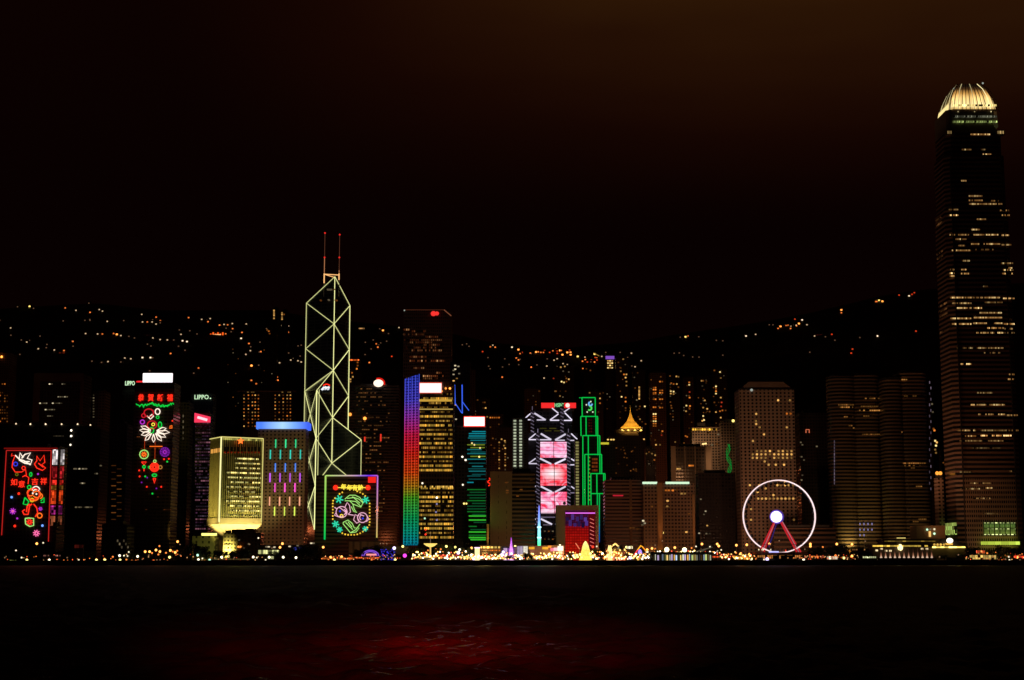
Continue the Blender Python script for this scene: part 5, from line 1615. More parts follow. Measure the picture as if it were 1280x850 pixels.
b = MB()   # glowing lantern inside the blades
rings = []
for r_, py in prof:
    z = PZ(py, t.Y + vm - r_) - 3
    q = r_ - 2.0
    rings.append([(um - q, vm - q, z), (um + q, vm - q, z), (um + q, vm + q, z), (um - q, vm + q, z)])
b.v = [p_ for r_ in rings for p_ in r_]
b.f = [(i * 4 + k, i * 4 + (k + 1) % 4, i * 4 + 4 + (k + 1) % 4, i * 4 + 4 + k) for i in range(len(rings) - 1) for k in range(4)]
n_ = len(rings) - 1
b.f += [(3, 2, 1, 0), (n_ * 4, n_ * 4 + 1, n_ * 4 + 2, n_ * 4 + 3)]
zc = [(t.zz(160), (35, 34, 18)), (t.zz(151), (30, 26, 13)), (t.zz(143), (34, 24, 12)), (t.zz(137), (60, 42, 20)), (t.zz(135), (190, 150, 75)), (t.zz(130), (255, 228, 160)), (t.zz(120), (255, 212, 130)), (t.zz(113), (190, 140, 70)), (t.zz(107), (70, 45, 22)), (t.zz(102), (25, 15, 8))]
b.build('crown_lantern', led_gradient('led_crown', 2, zc, 1.25, (1.6, 300, .8)), t.o)
for ax in (0, 1, 2, 3):
    nb_ = 13
    for i in range(nb_):
        off = -1 + 2 * i / (nb_ - 1)
        k0_ = 2
        pts = [crown_pt(ax, k, off) for k in range(k0_, len(prof))]
        if ax in (2, 3) and i % 2: continue
        MB().tube(pts, .33, 4).build('crown_blade', mat_emit('blade_glow', (255, 235, 170), 1.0, .6) if i % 4 == 2 and ax < 2 else CFD, t.o)
for py, c, s_ in ((131, (255, 225, 140), 1.0), (137, (60, 40, 20), .5), (145, (120, 120, 100), .6), (151.5, (190, 210, 120), .7)):
    z = t.zz(py)
    MB().box(um - 20, um + 20, -.2 + 1.4, 2.2, z - .8, z + .8).build('crown_band', mat_row('crown_band_%d' % py, c, s_ * 1.6, 1.6, 1, .35), t.o)
for a in (u0 + 3, u1 - 8):
    MB().box(a, a + 7, .5, 6, t.zz(168), t.zz(162)).build('corner_turret', CFD, t.o)
    MB().box(a + .5, a + 6, .2, .45, t.zz(167), t.zz(163.5)).build('turret_glow', mat_row('row_turret', (230, 190, 120), .8, 1.4, .8, .3), t.o)
for x, y in ((1192.5, 111), (1228.5, 104)): MB().ball(t.P(x, y, 20), .9, 6, 5).build('crown_lamp', mat_emit('lamp_grey', (170, 180, 170), .8), t.o)
rows = [(168, 1213, 1238, .7), (193, 1228, 1239, 1.2), (187, 1202, 1214, .3), (187, 1226, 1232, .3), (226, 1201, 1208, .5), (245, 1211, 1228, .6), (250.5, 1211, 1228, 1.3), (251, 1239, 1248, 1), (255, 1211, 1254, .4), (263, 1250, 1261, 1.1), (269, 1251, 1262, 1.2), (274, 1221, 1232, .9),
        (262, 1186, 1198, .6), (269, 1187, 1198, 1), (287, 1214, 1226, .6), (293.5, 1187, 1211, .8), (293.5, 1217, 1248, .5), (294, 1252, 1261, .7), (299, 1193, 1208, .5), (305, 1214, 1250, 1.0), (306, 1252, 1264, .4), (307, 1198, 1206, .9), (313, 1190, 1213, 1.1), (312, 1219, 1242, .35), (326, 1203, 1212, .5), (329, 1251, 1266, .5),
        (337, 1188, 1194, .7), (341.5, 1187, 1193, 1.2), (345, 1187, 1193, 1), (337, 1202, 1208, .9), (342, 1201, 1211, 1.2), (337.5, 1254, 1266, 1.1), (342, 1253, 1266, 1.2), (335, 1258, 1265, .7), (358, 1229, 1236, .3), (372, 1188, 1214, 1.0), (372, 1216, 1250, .7), (373, 1254, 1268, .9),
        (379, 1190, 1214, .7), (378, 1231, 1253, .7), (385, 1195, 1214, 1.2), (385, 1217, 1229, 1.0), (391, 1224, 1252, .4), (398, 1188, 1214, .9), (397, 1217, 1253, .8), (405, 1188, 1214, 1.2), (404, 1217, 1253, 1.1), (405, 1255, 1268, 1.0), (410, 1231, 1254, 1.3), (411, 1256, 1266, .5), (416, 1218, 1254, .8), (416, 1256, 1268, .5),
        (435, 1196, 1216, .35), (435, 1219, 1254, .45), (441, 1230, 1250, .5), (455, 1201, 1214, 1.2), (468, 1261, 1268, .6), (474, 1258, 1267, 1.2), (491, 1221, 1240, .5), (506, 1206, 1218, 1), (506, 1221, 1256, .8), (518, 1223, 1256, .9), (519, 1259, 1272, .6), (538, 1197, 1220, .7), (538, 1226, 1258, .4), (538, 1261, 1273, .9),
        (545, 1204, 1220, 1.3), (544.5, 1226, 1264, 1.4), (551, 1199, 1254, .4), (560, 1214, 1250, .25), (604, 1213, 1222, .8), (604, 1228, 1238, .9), (590, 1200, 1214, .35), (611, 1201, 1225, .3), (623, 1216, 1238, .8), (642, 1229, 1248, .45), (589, 1262, 1270, .5), (610, 1232, 1240, .6)]
for i, (y, a, b_, s_) in enumerate(rows):
    green = s_ < .5 and y > 380
    k = min(13, max(2, int(s_ * 10)))
    row(t, a, b_, y, mat_row('row_huge_%d' % (k + (50 if y in (545, 544.5) else 0)), (255, 160, 70) if y in (545, 544.5) else (255, 175, 90), .075 * k, 1.25, .88, .25, (255, 222, 150)), 1.25, dep=.35 if True else 0, dy=2.6 if y < 196 else (1.1 if y < 262 else 0))
# left face rows
for y0, z_ in ((262, 1), (269, .8), (305, .8), (311, .6), (372, .5), (379, .7), (385, .7), (405, .5)):
    z = t.zz(y0 + 4)
    MB().box(u0 - .35, u0 + .1, 8 + (y0 % 7) * 2, 34, z - .7, z + .7).build('window_row', mat_row('row_huge_side', (170, 110, 60), .35, 2.0, .7, .2), t.o)
GR_ = mat_row('row_lobby_green', (205, 225, 110), 1.1, 2.0, 1, .15, (150, 190, 90), mz=3.4)
MB().box(t.u(1229, 660), t.u(1269, 660), -1.6, -.4, t.zz(668.5), t.zz(653)).build('lit_lobby', led_gradient('led_lobby', 2, [(t.zz(669), (150, 170, 70)), (t.zz(653), (110, 150, 70))], .5, (1.7, 3.0, .5)), t.o)
for y in (653.5, 661, 668):
    MB().box(t.u(1229, 660), t.u(1269, 660), -2.0, -1.65, t.zz(y + .7), t.zz(y - .4)).build('lobby_light', mat_row('row_lobby_line', (225, 235, 150), .9, 3.4, 1, .4), t.o)
for i in range(7):
    x = 1229 + i * 6.6
    MB().box(t.u(x, 660) - .3, t.u(x, 660) + .3, -2.3, -1.7, t.zz(668), t.zz(653)).build('lobby_column', DARK, t.o)
MB().box(t.u(1226, 680), t.u(1271, 680), -8, -.5, t.zz(681), t.zz(677)).build('entrance_canopy', mat_row('row_canopy', (190, 210, 70), .9, 6, 1, .02, (150, 170, 60)), t.o)
MB().box(u0 - 1.6, u0 - .4, 6, 40, t.zz(668), t.zz(653)).build('lit_lobby', GR_, t.o)
flood(1176, 1290, 30000, (255, 150, 80), 1184, 560, 1375, 60)
spot('floodlight', (t.X + u0 - 110, 1330, 6), (t.X + u0, 1385, 160), 260000, (255, 160, 105), 70)
spot('floodlight', (t.X + um - 14, 1350 - 70, 6), (t.X + um - 12, 1350, 40), 26000, (255, 170, 110), 70)
spot('floodlight', (t.X + um - 20, 1350 - 100, 6), (t.X + um - 20, 1350, 120), 20000, (255, 160, 100), 60)
t = tower('shopping_block', 'plain beige block with greenish wall lamps at the foot of the huge tower', 1138, 1182, 657, 1330, 22, mat_plain('beige_render', (.32, .24, .14)), cat='low block', roof=False)
for x, y, m_ in ((1159, 662, L_GR), (1163, 661.5, W_WH), (1168, 661.5, W_WH), (1168, 667, L_GR)): MB().ball(t.P(x, y, -.7), .9, 6, 5).build('wall_lamp', m_, t.o)
MB().box(t.u(1161, 670), t.u(1163.5, 670), -.8, -.1, t.zz(671), t.zz(664)).build('lit_panel', mat_emit('panel_amber', (255, 200, 110), 1.0), t.o)
flood(1150, 1285, 4200, (255, 200, 100), 1155, 668, 1330, 100)
# ------------------------------------------------------------------ towers on the lower slopes
SLOPE = [  # x0, x1, top, Y, label, single windows (px, py, kind), extra dim windows
    (757, 769, 443, 2300, 'slim hillside tower with a violet glowing top storey', [(760 + i % 3 * 2.6, 451 + i // 3 * 2.9, 'B' if i % 2 else 'W') for i in range(12)], 4),
    (770, 787, 447, 2250, 'hillside tower with a broken column of lit windows right of the violet topped one', [(779, 449, 'W'), (773, 453, 'D'), (776, 460, 'D'), (776, 464, 'W'), (783, 468, 'W'), (780, 468, 'O'), (782, 472, 'W'), (783, 477, 'W'), (783, 482, 'W'), (777, 496, 'B'), (782, 497, 'O'), (782, 502, 'O'), (782, 513, 'D'), (782, 510, 'D')], 8),
    (791, 808, 463, 2150, 'hillside tower with one thin yellow ladder of windows above the golden pyramid roof', [(799, 484 + i * 2.4, 'W') for i in range(7)] + [(797, 466, 'D'), (794, 485, 'D'), (796, 500, 'G'), (799, 511, 'D'), (800, 524, 'W'), (795, 508, 'G'), (806, 508, 'B'), (798, 521, 'D'), (807, 530, 'D'), (805, 549, 'W'), (800, 508, 'D')], 10),
    (812, 834, 466, 2080, 'flats with two orange window columns, brightest of those left of the gridded hotel', [(817 + j * 2.4, y, 'O' if y != 492 else 'B') for j in range(2) for y in (484.5, 487, 491, 492.5, 499, 509)] + [(817 + j * 2.6, 517.5 + i * 3, 'O' if i % 3 else 'B') for j in range(2) for i in range(6)] + [(825 + j * 2.8, y, 'O') for j in range(2) for y in (477, 488, 491, 499, 509.5)] + [(826, 471, 'D'), (828, 539, 'O'), (827, 544, 'R'), (819, 550, 'D'), (825, 556, 'W'), (820, 556, 'W')], 16),
    (836, 851, 468, 2110, 'flats with scattered double orange windows right of the brightest orange columns', [(839, 479, 'O'), (842, 480, 'O'), (838.5, 489, 'B'), (842, 489.5, 'B'), (838.5, 492, 'W'), (842, 492.5, 'W'), (845.5, 470.5, 'W'), (848, 471, 'W'), (846, 480, 'W'), (839, 507, 'D'), (839.5, 510, 'D'), (835.5 + 2, 462 + 8, 'D'), (844, 552.5, 'W'), (848, 484, 'D')], 12),
    (853, 869, 471, 2140, 'flats with stacked orange windows just above the gridded hotel tower', [(861.5, 478, 'O'), (861.5, 481, 'B'), (859, 482, 'D'), (862, 490, 'R'), (862, 497, 'O'), (858, 507, 'B'), (862.5, 507.5, 'O'), (857.5, 514, 'W'), (862, 511, 'O'), (862, 518, 'D'), (857, 545, 'O'), (859, 546, 'O')], 10),
    (871, 889, 470, 2200, 'flats with pale yellow windows above the gridded hotel, left of the tallest lit flats', [(877, 476, 'W'), (883, 476.5, 'D'), (879, 476, 'D'), (878, 482.5, 'G'), (880, 487, 'D'), (881, 500.5, 'W'), (879, 498, 'D'), (879, 509.5, 'W'), (884, 511, 'W'), (879, 520, 'B'), (880, 525, 'B'), (878, 526, 'W'), (884, 514, 'D'), (887, 514.5, 'D')], 10),
    (890, 911, 461, 2230, 'flats with one bright yellow block of windows just left of the round windowed tower', [(893, 463, 'D'), (900, 465, 'B'), (901, 472.5, 'W'), (895, 483, 'B'), (895, 486, 'O'), (895, 489, 'O'), (895, 492, 'B'), (901, 497, 'W'), (902, 503, 'R'), (895, 515, 'W'), (900, 514, 'O'), (903, 513, 'O'), (901, 522, 'W'), (901.5, 508, 'R'), (907, 513, 'D'), (906, 486, 'D'), (902, 528, 'W'), (893, 503, 'D')], 10),
    (736, 755, 489, 2050, 'dark tower with three small lights right of the green stepped tower', [(733 + 4, 491, 'W'), (750, 492, 'D'), (750, 498, 'W'), (750, 504, 'O'), (748, 515, 'D'), (754, 483 + 8, 'D')], 5),
    (692, 718, 458, 2350, 'hillside tower with a few pale window pairs above the long red roof sign', [(701, 453 + 6, 'W'), (706, 458, 'W'), (704, 464, 'G'), (711, 465, 'G'), (711, 474, 'W'), (702, 477, 'B'), (705, 478, 'B'), (708, 477, 'O'), (708, 473, 'D'), (692, 473, 'R'), (688 + 6, 489, 'W'), (700, 495, 'W'), (690 + 5, 489, 'D'), (707, 489, 'D')], 8),
    (592, 612, 498, 2000, 'dark flats with a few dim windows above the white sign of the green striped tower', [(604, 503, 'D'), (606, 503, 'D'), (604, 510, 'D'), (607, 510, 'W'), (597, 500, 'D'), (609, 521, 'W'), (606, 524, 'D')], 10),
    (612, 629, 518, 1950, 'dark flats with orange windows under the roof right of the green striped tower', [(609 + 4 + i * 2.7, 522, 'O') for i in range(5)] + [(613, 534, 'D'), (616, 548, 'D'), (618, 560, 'D')], 14),
    (620, 640, 534, 1900, 'flats with two dim window columns left of the lamp lit stair shaft', [(624, 553 + i * 3.6, 'D' if i % 3 else 'W') for i in range(10)] + [(631.5, 553 + i * 3.6, 'D' if i % 2 else 'W') for i in range(10)] + [(630, 557, 'W'), (627, 549, 'W'), (631, 551, 'W')], 8),
    (806, 820, 560, 1900, 'short dark flats between the pyramid roofed tower and the ribbed dark block', [(815, 567, 'W'), (819, 569, 'W'), (820 - 2, 575, 'O'), (806 + 2, 567, 'W')], 6),
    (730, 745, 459, 2420, 'low hillside flats with red and amber windows left of the violet topped tower', [(733, 461, 'D'), (738, 463, 'D')], 4),
    (655, 676, 486, 2150, 'nearly dark flats between the hillside lights and the white trusses', [(674, 489, 'D'), (660, 500, 'D')], 8),
    (283, 302, 436, 2500, 'hillside flats with a loose cluster of warm windows left of the twin columned flats', [(291, 436.5, 'D')], 8),
    (325, 345, 414, 2700, 'hillside flats with orange windows on the ridge left of the crossed light tower', [(337, 417, 'O'), (336, 414, 'O'), (334, 412.5, 'D')], 4),
    (338, 346, 385, 2900, 'thin ridge tower lit by a vertical strip of windows, the left one of two', [(342.5, 388 + i * 2, 'W') for i in range(6)], 0),
    (349, 358, 388, 2900, 'thin ridge tower lit by a vertical strip of windows, the right one of two', [(352.5, 391 + i * 2, 'W') for i in range(5)] + [(355, 393, 'D')], 0),
    (1174, 1184, 566, 1800, 'narrow dark block half hidden behind the foot of the huge tower', [], 3),
    (574, 594, 462, 1980, 'dark flats behind the pair of blue masts', [(580, 474, 'D')], 5),
    (484, 503, 500, 1900, 'dark tower between the banded tower and the rainbow tower', [(494, 520, 'D')], 8),
]
KM = {'W': W_WARM, 'O': W_OR, 'B': W_BR, 'D': W_DIM, 'G': W_DIMW, 'R': mat_emit('window_red', (220, 70, 40), .6, .5)}
for i, (x0, x1, pt, Y, lab, wins, nd) in enumerate(SLOPE):
    zb = terrain(PX((x0 + x1) / 2, 600, Y), Y)
    t = tower('residential_tower', lab, x0, x1, pt, Y, 20, FRES if i % 2 else FRES2, z=3, cat='residential tower', base=max(0, zb - 15), roof=True)
    t.o.location.z = 3
    rg = random.Random(100 + i)
    for x, y, k_ in wins: win(t, x, y, KM[k_], 1.9 * Y / 2000, 1.7 * Y / 2000)
    for _ in range(nd):
        win(t, x0 + 2 + 3.2 * rg.randrange(max(1, int((x1 - x0 - 3) / 3.2))), pt + 5 + 3.7 * rg.randrange(22), rg.choice([W_DIM, W_DIM, W_DIMW]), 1.7, 1.4)
    if i == 0: MB().box(t.x0, t.x1, -.6, 0, t.zz(449), t.zz(445)).build('violet_storey', mat_emit('violet_top', (150, 90, 220), .7), t.o)

# ------------------------------------------------------------------ houses and lamps on the hill
MARKS = [(30, 'above the wide brown slab'), (90, 'above the slim dark left tower'), (150, 'up left of the white roof board'), (215, 'above the white roof board'), (262, 'above the pink roof sign'),
         (300, 'above the twin flats, left half'), (350, 'above the twin flats, right half'), (376, 'left beside the crossed light tower'), (450, 'right of the crossed light tower'), (500, 'beside the tall plain tower'),
         (610, 'above the green striped tower'), (660, 'above the lamp lit stairs'), (700, 'above the red roof sign'), (735, 'above the green stepped tower'), (780, 'above the golden pyramid roof'), (850, 'above the gridded hotel'),
         (905, 'left of the porthole tower'), (965, 'above the porthole tower'), (1010, 'right of the porthole tower'), (1050, 'above the left rounded tower'), (1097, 'between both rounded towers'), (1140, 'next to the huge tower')]
HILLPTS = [(23, 384, 'd'), (38, 383.5, 'Y'), (43, 386, 'd'), (82.5, 385.5, 'o'), (96, 388.5, 'w'), (113.5, 391, 'o'), (125, 387.5, 'w'), (129, 389.5, 'w'), (112, 379.5, 'd'), (178, 393.5, 'w'), (196, 397, 'o'), (179, 403, 'w'), (185, 403, 'o'), (191, 403, 'w'), (14.5, 410.5, 'w'),
           (108, 417.5, 'w'), (123, 418, 'w'), (129, 418, 'o'), (143, 417.5, 'o'), (147, 418.5, 'O'), (152, 420, 'w'), (162, 421, 'd'), (169, 423, 'd'), (192, 423, 'w'), (201, 425, 'w'), (210, 425.5, 'w'), (218, 425.5, 'd'), (229, 426.5, 'W'), (234.5, 427.5, 'W'), (1, 401, 'd'), (49, 436.5, 'w'), (69, 438, 'w'),
           (26, 443.5, 'd'), (136, 452.5, 'w'), (128, 453.5, 'd'), (157, 448, 'w'), (164.5, 449, 'w'), (179, 447.5, 'W'), (189, 447.5, 'W'), (152, 453, 'd'), (116, 452, 'd'), (225, 413, 'd'), (227, 418.5, 'w'), (238, 414, 'd'), (247, 418, 'd'), (249, 460.5, 'o'), (243, 467, 'd'), (188, 464, 'd'),
           (291, 405, 'w'), (308.5, 405.5, 'w'), (302, 423.5, 'W'), (308, 443.5, 'w'), (299, 450.5, 'O'), (315, 457.5, 'O'), (324, 457, 'd'), (331, 456.5, 'W'), (338, 453.5, 'w'), (350, 454, 'w'), (364, 450.5, 'w'), (373, 451.5, 'w'), (377, 453, 'w'), (343, 472, 'o'), (347, 472, 'o'), (353, 407.5, 'w'), (361, 408, 'w'), (343, 459, 'd'), (357, 424.5, 'd'), (377, 432, 'd'), (314, 434, 'd'),
           (479, 413.5, 'O'), (475, 411.5, 'd'), (490, 446, 'r'), (499, 410, 'w'), (616, 432, 'w'), (613, 434, 'o'), (619, 434.5, 'o'), (640, 434.5, 'W'), (648, 437.5, 'O'), (652.5, 441, 'r'), (664, 442.5, 'd'), (670, 440.5, 'O'), (676, 441, 'o'), (687, 441, 'r'), (691, 439, 'o'), (695, 437.5, 'O'), (699, 438.5, 'O'), (709, 441, 'O'), (713, 441, 'O'), (722, 446, 'Y'), (731, 447, 'w'), (728, 452, 'o'), (734, 453, 'r'), (739, 450.5, 'r'), (743, 453, 'o'),
           (610, 447.5, 'd'), (664, 459.5, 'o'), (680, 473, 'w'), (631, 449, 'd'), (650, 449.5, 'd'), (684, 449, 'd'), (743, 443, 'Y'), (752, 446, 'w'), (757, 441, 'd'), (789, 442, 'w'), (775, 441, 'd'), (757, 484, 'd'),
           (850, 422, 'd'), (856.5, 421.5, 'Y'), (859.5, 420.5, 'o'), (873, 421.5, 'd'), (895, 426, 'd'), (903, 426.5, 'd'), (903, 444.5, 'd'), (932, 420.5, 'W'), (944, 418.5, 'w'), (961, 406.5, 'd'), (965.5, 406.5, 'd'), (975, 408.5, 'O'), (972, 411, 'o'), (988, 408.5, 'w'), (992, 406.5, 'w'), (994.5, 407, 'w'), (998, 405, 'O'), (1002, 400.5, 'W'), (993, 399.5, 'r'), (1008, 406.5, 'w'), (1017.5, 420.5, 'w'), (1031, 421.5, 'd'), (1039, 418.5, 'r'),
           (1051, 388, 'O'), (1051, 391.5, 'o'), (1074, 422.5, 'd'), (1096, 420.5, 'W'), (1094, 377.5, 'o'), (1098, 376, 'Y'), (1101.5, 376.5, 'Y'), (1135.5, 370.5, 'W'), (1139, 368.5, 'r'), (1142, 366.5, 'r'), (1123, 369.5, 'r'), (1144, 414.5, 'r')]
rg = random.Random(900)
for cx_, cy_, sx_, sy_, n, ks in ((25, 425, 30, 8, 5, 'ddw'), (90, 432, 40, 8, 6, 'ddo'), (130, 400, 50, 6, 6, 'ddw'), (215, 400, 25, 6, 6, 'odw'), (215, 440, 30, 10, 6, 'ddo'), (270, 402, 18, 5, 7, 'dow'), (295, 412, 14, 7, 7, 'ood'), (320, 440, 20, 12, 9, 'dow'), (350, 415, 18, 8, 8, 'dwo'),
                                  (330, 475, 25, 6, 5, 'ood'), (368, 440, 8, 10, 4, 'dow'), (465, 440, 16, 16, 7, 'ddo'), (590, 440, 18, 10, 4, 'ddr'), (640, 460, 30, 12, 9, 'dddo'), (690, 455, 30, 10, 8, 'ddow'), (665, 441, 16, 2.5, 6, 'oro'), (705, 441, 14, 3, 7, 'Oor'), (735, 455, 14, 8, 8, 'ord'), (790, 452, 16, 8, 6, 'dwo'),
                                  (850, 440, 25, 8, 5, 'ddd'), (985, 409, 14, 3, 5, 'oro'), (1100, 377, 5, 1.5, 3, 'oOo'), (1040, 430, 50, 14, 5, 'ddr'), (400, 455, 12, 12, 2, 'dd'), (480, 425, 14, 8, 4, 'ddo')):
    for _ in range(n):
        HILLPTS.append((round(cx_ + rg.uniform(-1, 1) * sx_, 1), round(max(cy_ + rg.uniform(-1, 1) * sy_, ridge(cx_) + 4), 1), rg.choice(ks)))
HK = {'d': (mat_emit('hill_dim', (150, 110, 80), .45), 1.5, 'dim'), 'w': (mat_emit('hill_white', (255, 215, 165), .75), 1.7, 'pale'), 'W': (mat_emit('hill_bright', (255, 225, 185), 1.5), 2.0, 'bright white'), 'o': (mat_emit('hill_orange', (255, 130, 55), 1.3, .4), 1.8, 'orange'), 'O': (mat_emit('hill_bright_orange', (255, 150, 65), 3.0, .3), 2.4, 'bright orange'),
      'r': (mat_emit('hill_red', (235, 70, 30), .8), 1.9, 'reddish'), 'Y': (mat_emit('hill_yellow', (255, 215, 110), 1.8), 2.4, 'bright yellow')}


def ordinal(n):
    return ('first', 'second', 'third', 'fourth', 'fifth', 'sixth', 'seventh', 'eighth', 'ninth', 'tenth', 'eleventh', 'twelfth')[n] if n < 12 else '%dth' % (n + 1)


def near(px, marks): return min(marks, key=lambda m_: abs(m_[0] - px))[1]


def auto_labels(items, marks, head):
    """items (px, py, word): label by colour and nearest landmark, then by place among its likes from the left"""
    gr = {}
    for i, (x, y, wd) in enumerate(items): gr.setdefault((wd, near(x, marks)), []).append((x, i))
    out = {}
    for (wd, mk), lst in gr.items():
        lst.sort()
        for n, (x, i) in enumerate(lst):
            s_ = head % wd
            out[i] = '%s %s' % (s_, mk) if len(lst) == 1 else '%s %s, %s from left' % (s_, mk, ordinal(n))
    return out


HMAT = mat_plain('house_wall', (.25, .22, .19), .8)
HROOF = mat_plain('house_roof', (.07, .05, .04), .8)
lab = auto_labels([(x, y, HK[k_][2]) for x, y, k_ in HILLPTS], MARKS, 'hillside house with %s window')
hm = {}
for i, (x, y, k_) in enumerate(HILLPTS):
    X, Y = hill_hit(x, y + 1.2)
    mt, sz, wd = HK[k_]
    zc_ = PZ(y, Y)
    rt = bpy.data.objects.new('hillside_house', None)
    C.objects.link(rt)
    rt.location = (X, Y - 6, zc_)
    tagp(rt, lab[i], 'house', 'houses with lit windows on the dark hill')
    sc_ = Y / 2400
    if k_ not in hm:
        hm[k_] = (MB().box(-4, 4, 0, 7, -9, 2.2).mesh('wall', HMAT), MB().prism([(-4.4, -.4), (4.4, -.4), (4.4, 7.4), (-4.4, 7.4)], 2.25, 4.6, top=[(-3, 3), (3, 3), (3, 4), (-3, 4)]).mesh('roof', HROOF),
                  MB().box(-sz * .75, sz * .75, -.3, .1, -sz * .6, sz * .6).mesh('lit_window', mt))
    for nm, me in zip(('wall', 'roof', 'lit_window'), hm[k_]): link(me, nm, rt)
# the row of blazing windows on the ridge at the left and the amber strip
X, Y = hill_hit(270.5, 419)
t = Th('hillside_terrace', 'long terrace of houses blazing orange on the left ridge', 'terrace houses', 270.5, Y, z=PZ(420, Y), py=418)
MB().box(t.u(262, 418), t.u(280, 418), 0, 8, -8, t.zz(414)).build('wall', HMAT, t.o)
for i in range(6):
    x = 263.5 + i * 3.0
    MB().box(t.u(x, 418) - 1.4, t.u(x, 418) + 1.4, -.5, -.1, t.zz(419), t.zz(417 - (i % 2) * 1.5)).build('lit_window', mat_emit('hill_flame', (255, 95, 25), 1.6, .4), t.o)
MB().box(t.u(265, 418), t.u(276, 418), -1, -.5, t.zz(419.2), t.zz(418)).build('lit_balcony', mat_emit('hill_flame2', (255, 190, 120), 1.5), t.o)
for cx_, y_, l0, c, labx in ((78, 441, 5, (170, 60, 25), 'hill road section glowing orange above the wide brown slab'), (452, 410.5, 4, (190, 140, 80), 'pale lit terrace on the ridge just right of the crossed light tower'),
                             (1024, 418.5, 5, (60, 18, 12), 'faint reddish terrace on the slope right of the round windowed tower'), (184, 419, 5, (50, 18, 12), 'faint terrace on the left slope above the white roof board')):
    X, Y = hill_hit(cx_, y_ + 1.5)
    t = Th('hillside_terrace', labx, 'terrace houses', cx_, Y - 4, z=PZ(y_ + 1.5, Y), py=y_)
    MB().box(t.u(cx_ - l0, y_), t.u(cx_ + l0, y_), 0, 6, -6, t.zz(y_ - 1.5)).build('wall', HMAT, t.o)
    MB().box(t.u(cx_ - l0 + .5, y_), t.u(cx_ + l0 - .5, y_), -.5, -.1, t.zz(y_ + .7), t.zz(y_ - .6)).build('lit_windows_row', mat_row('hill_row_%d' % cx_, c, 1.0, 2.2, .85, .2), t.o)
# light beams object: slanting roof lights near the violet topped tower
X, Y = hill_hit(747, 446)
t = Th('lit_canopy', 'slanting yellow lit canopy on the slope left of the violet topped tower', 'canopy', 747, Y - 8, z=PZ(450, Y), py=446)
for a, b_ in (((742, 441), (749, 445)), ((744, 444.5), (751, 449))): MB().tube([t.P(*a, 0), t.P(*b_, 0)], .7, 4).build('lit_beam', mat_emit('beam_olive', (180, 140, 60), .7), t.o)
MB().box(t.u(743, 448), t.u(752, 448), .8, 8, -8, t.zz(447)).build('wall', HMAT, t.o)

# ------------------------------------------------------------------ waterfront
WM = [(25, 'below the bird neon'), (66, 'right beside the bird neon foot'), (105, 'before the dark office blocks'), (145, 'before the black podium block'), (178, 'left under the lantern neon'), (200, 'below the lantern neon'), (226, 'right under the lantern neon'), (258, 'before the glowing podium edge'),
      (300, 'before the tower on tapered foot'), (350, 'before the blue crowned tower'), (392, 'between blue crown and fish neon'), (425, 'below the fish neon'), (465, 'beside the purple lit dome'), (500, 'left of the rainbow fin'), (550, 'below the amber tower'), (592, 'below the green striped tower'),
      (622, 'before the beige slab'), (650, 'beside the pink light tree'), (690, 'below the pink screens'), (722, 'before the red lit hall'), (765, 'before the reddish brown block'), (800, 'beside the swing ride'), (840, 'before the orange lit recess'), (882, 'before the unlit black block'), (925, 'left of the ferris wheel'), (970, 'under the ferris wheel'), (1015, 'right of the ferris wheel'), (1060, 'below the left rounded tower'),
      (1105, 'at the long pier, left end'), (1150, 'at the long pier, middle'), (1190, 'by the clock tower'), (1230, 'before the huge tower'), (1272, 'at the right edge')]
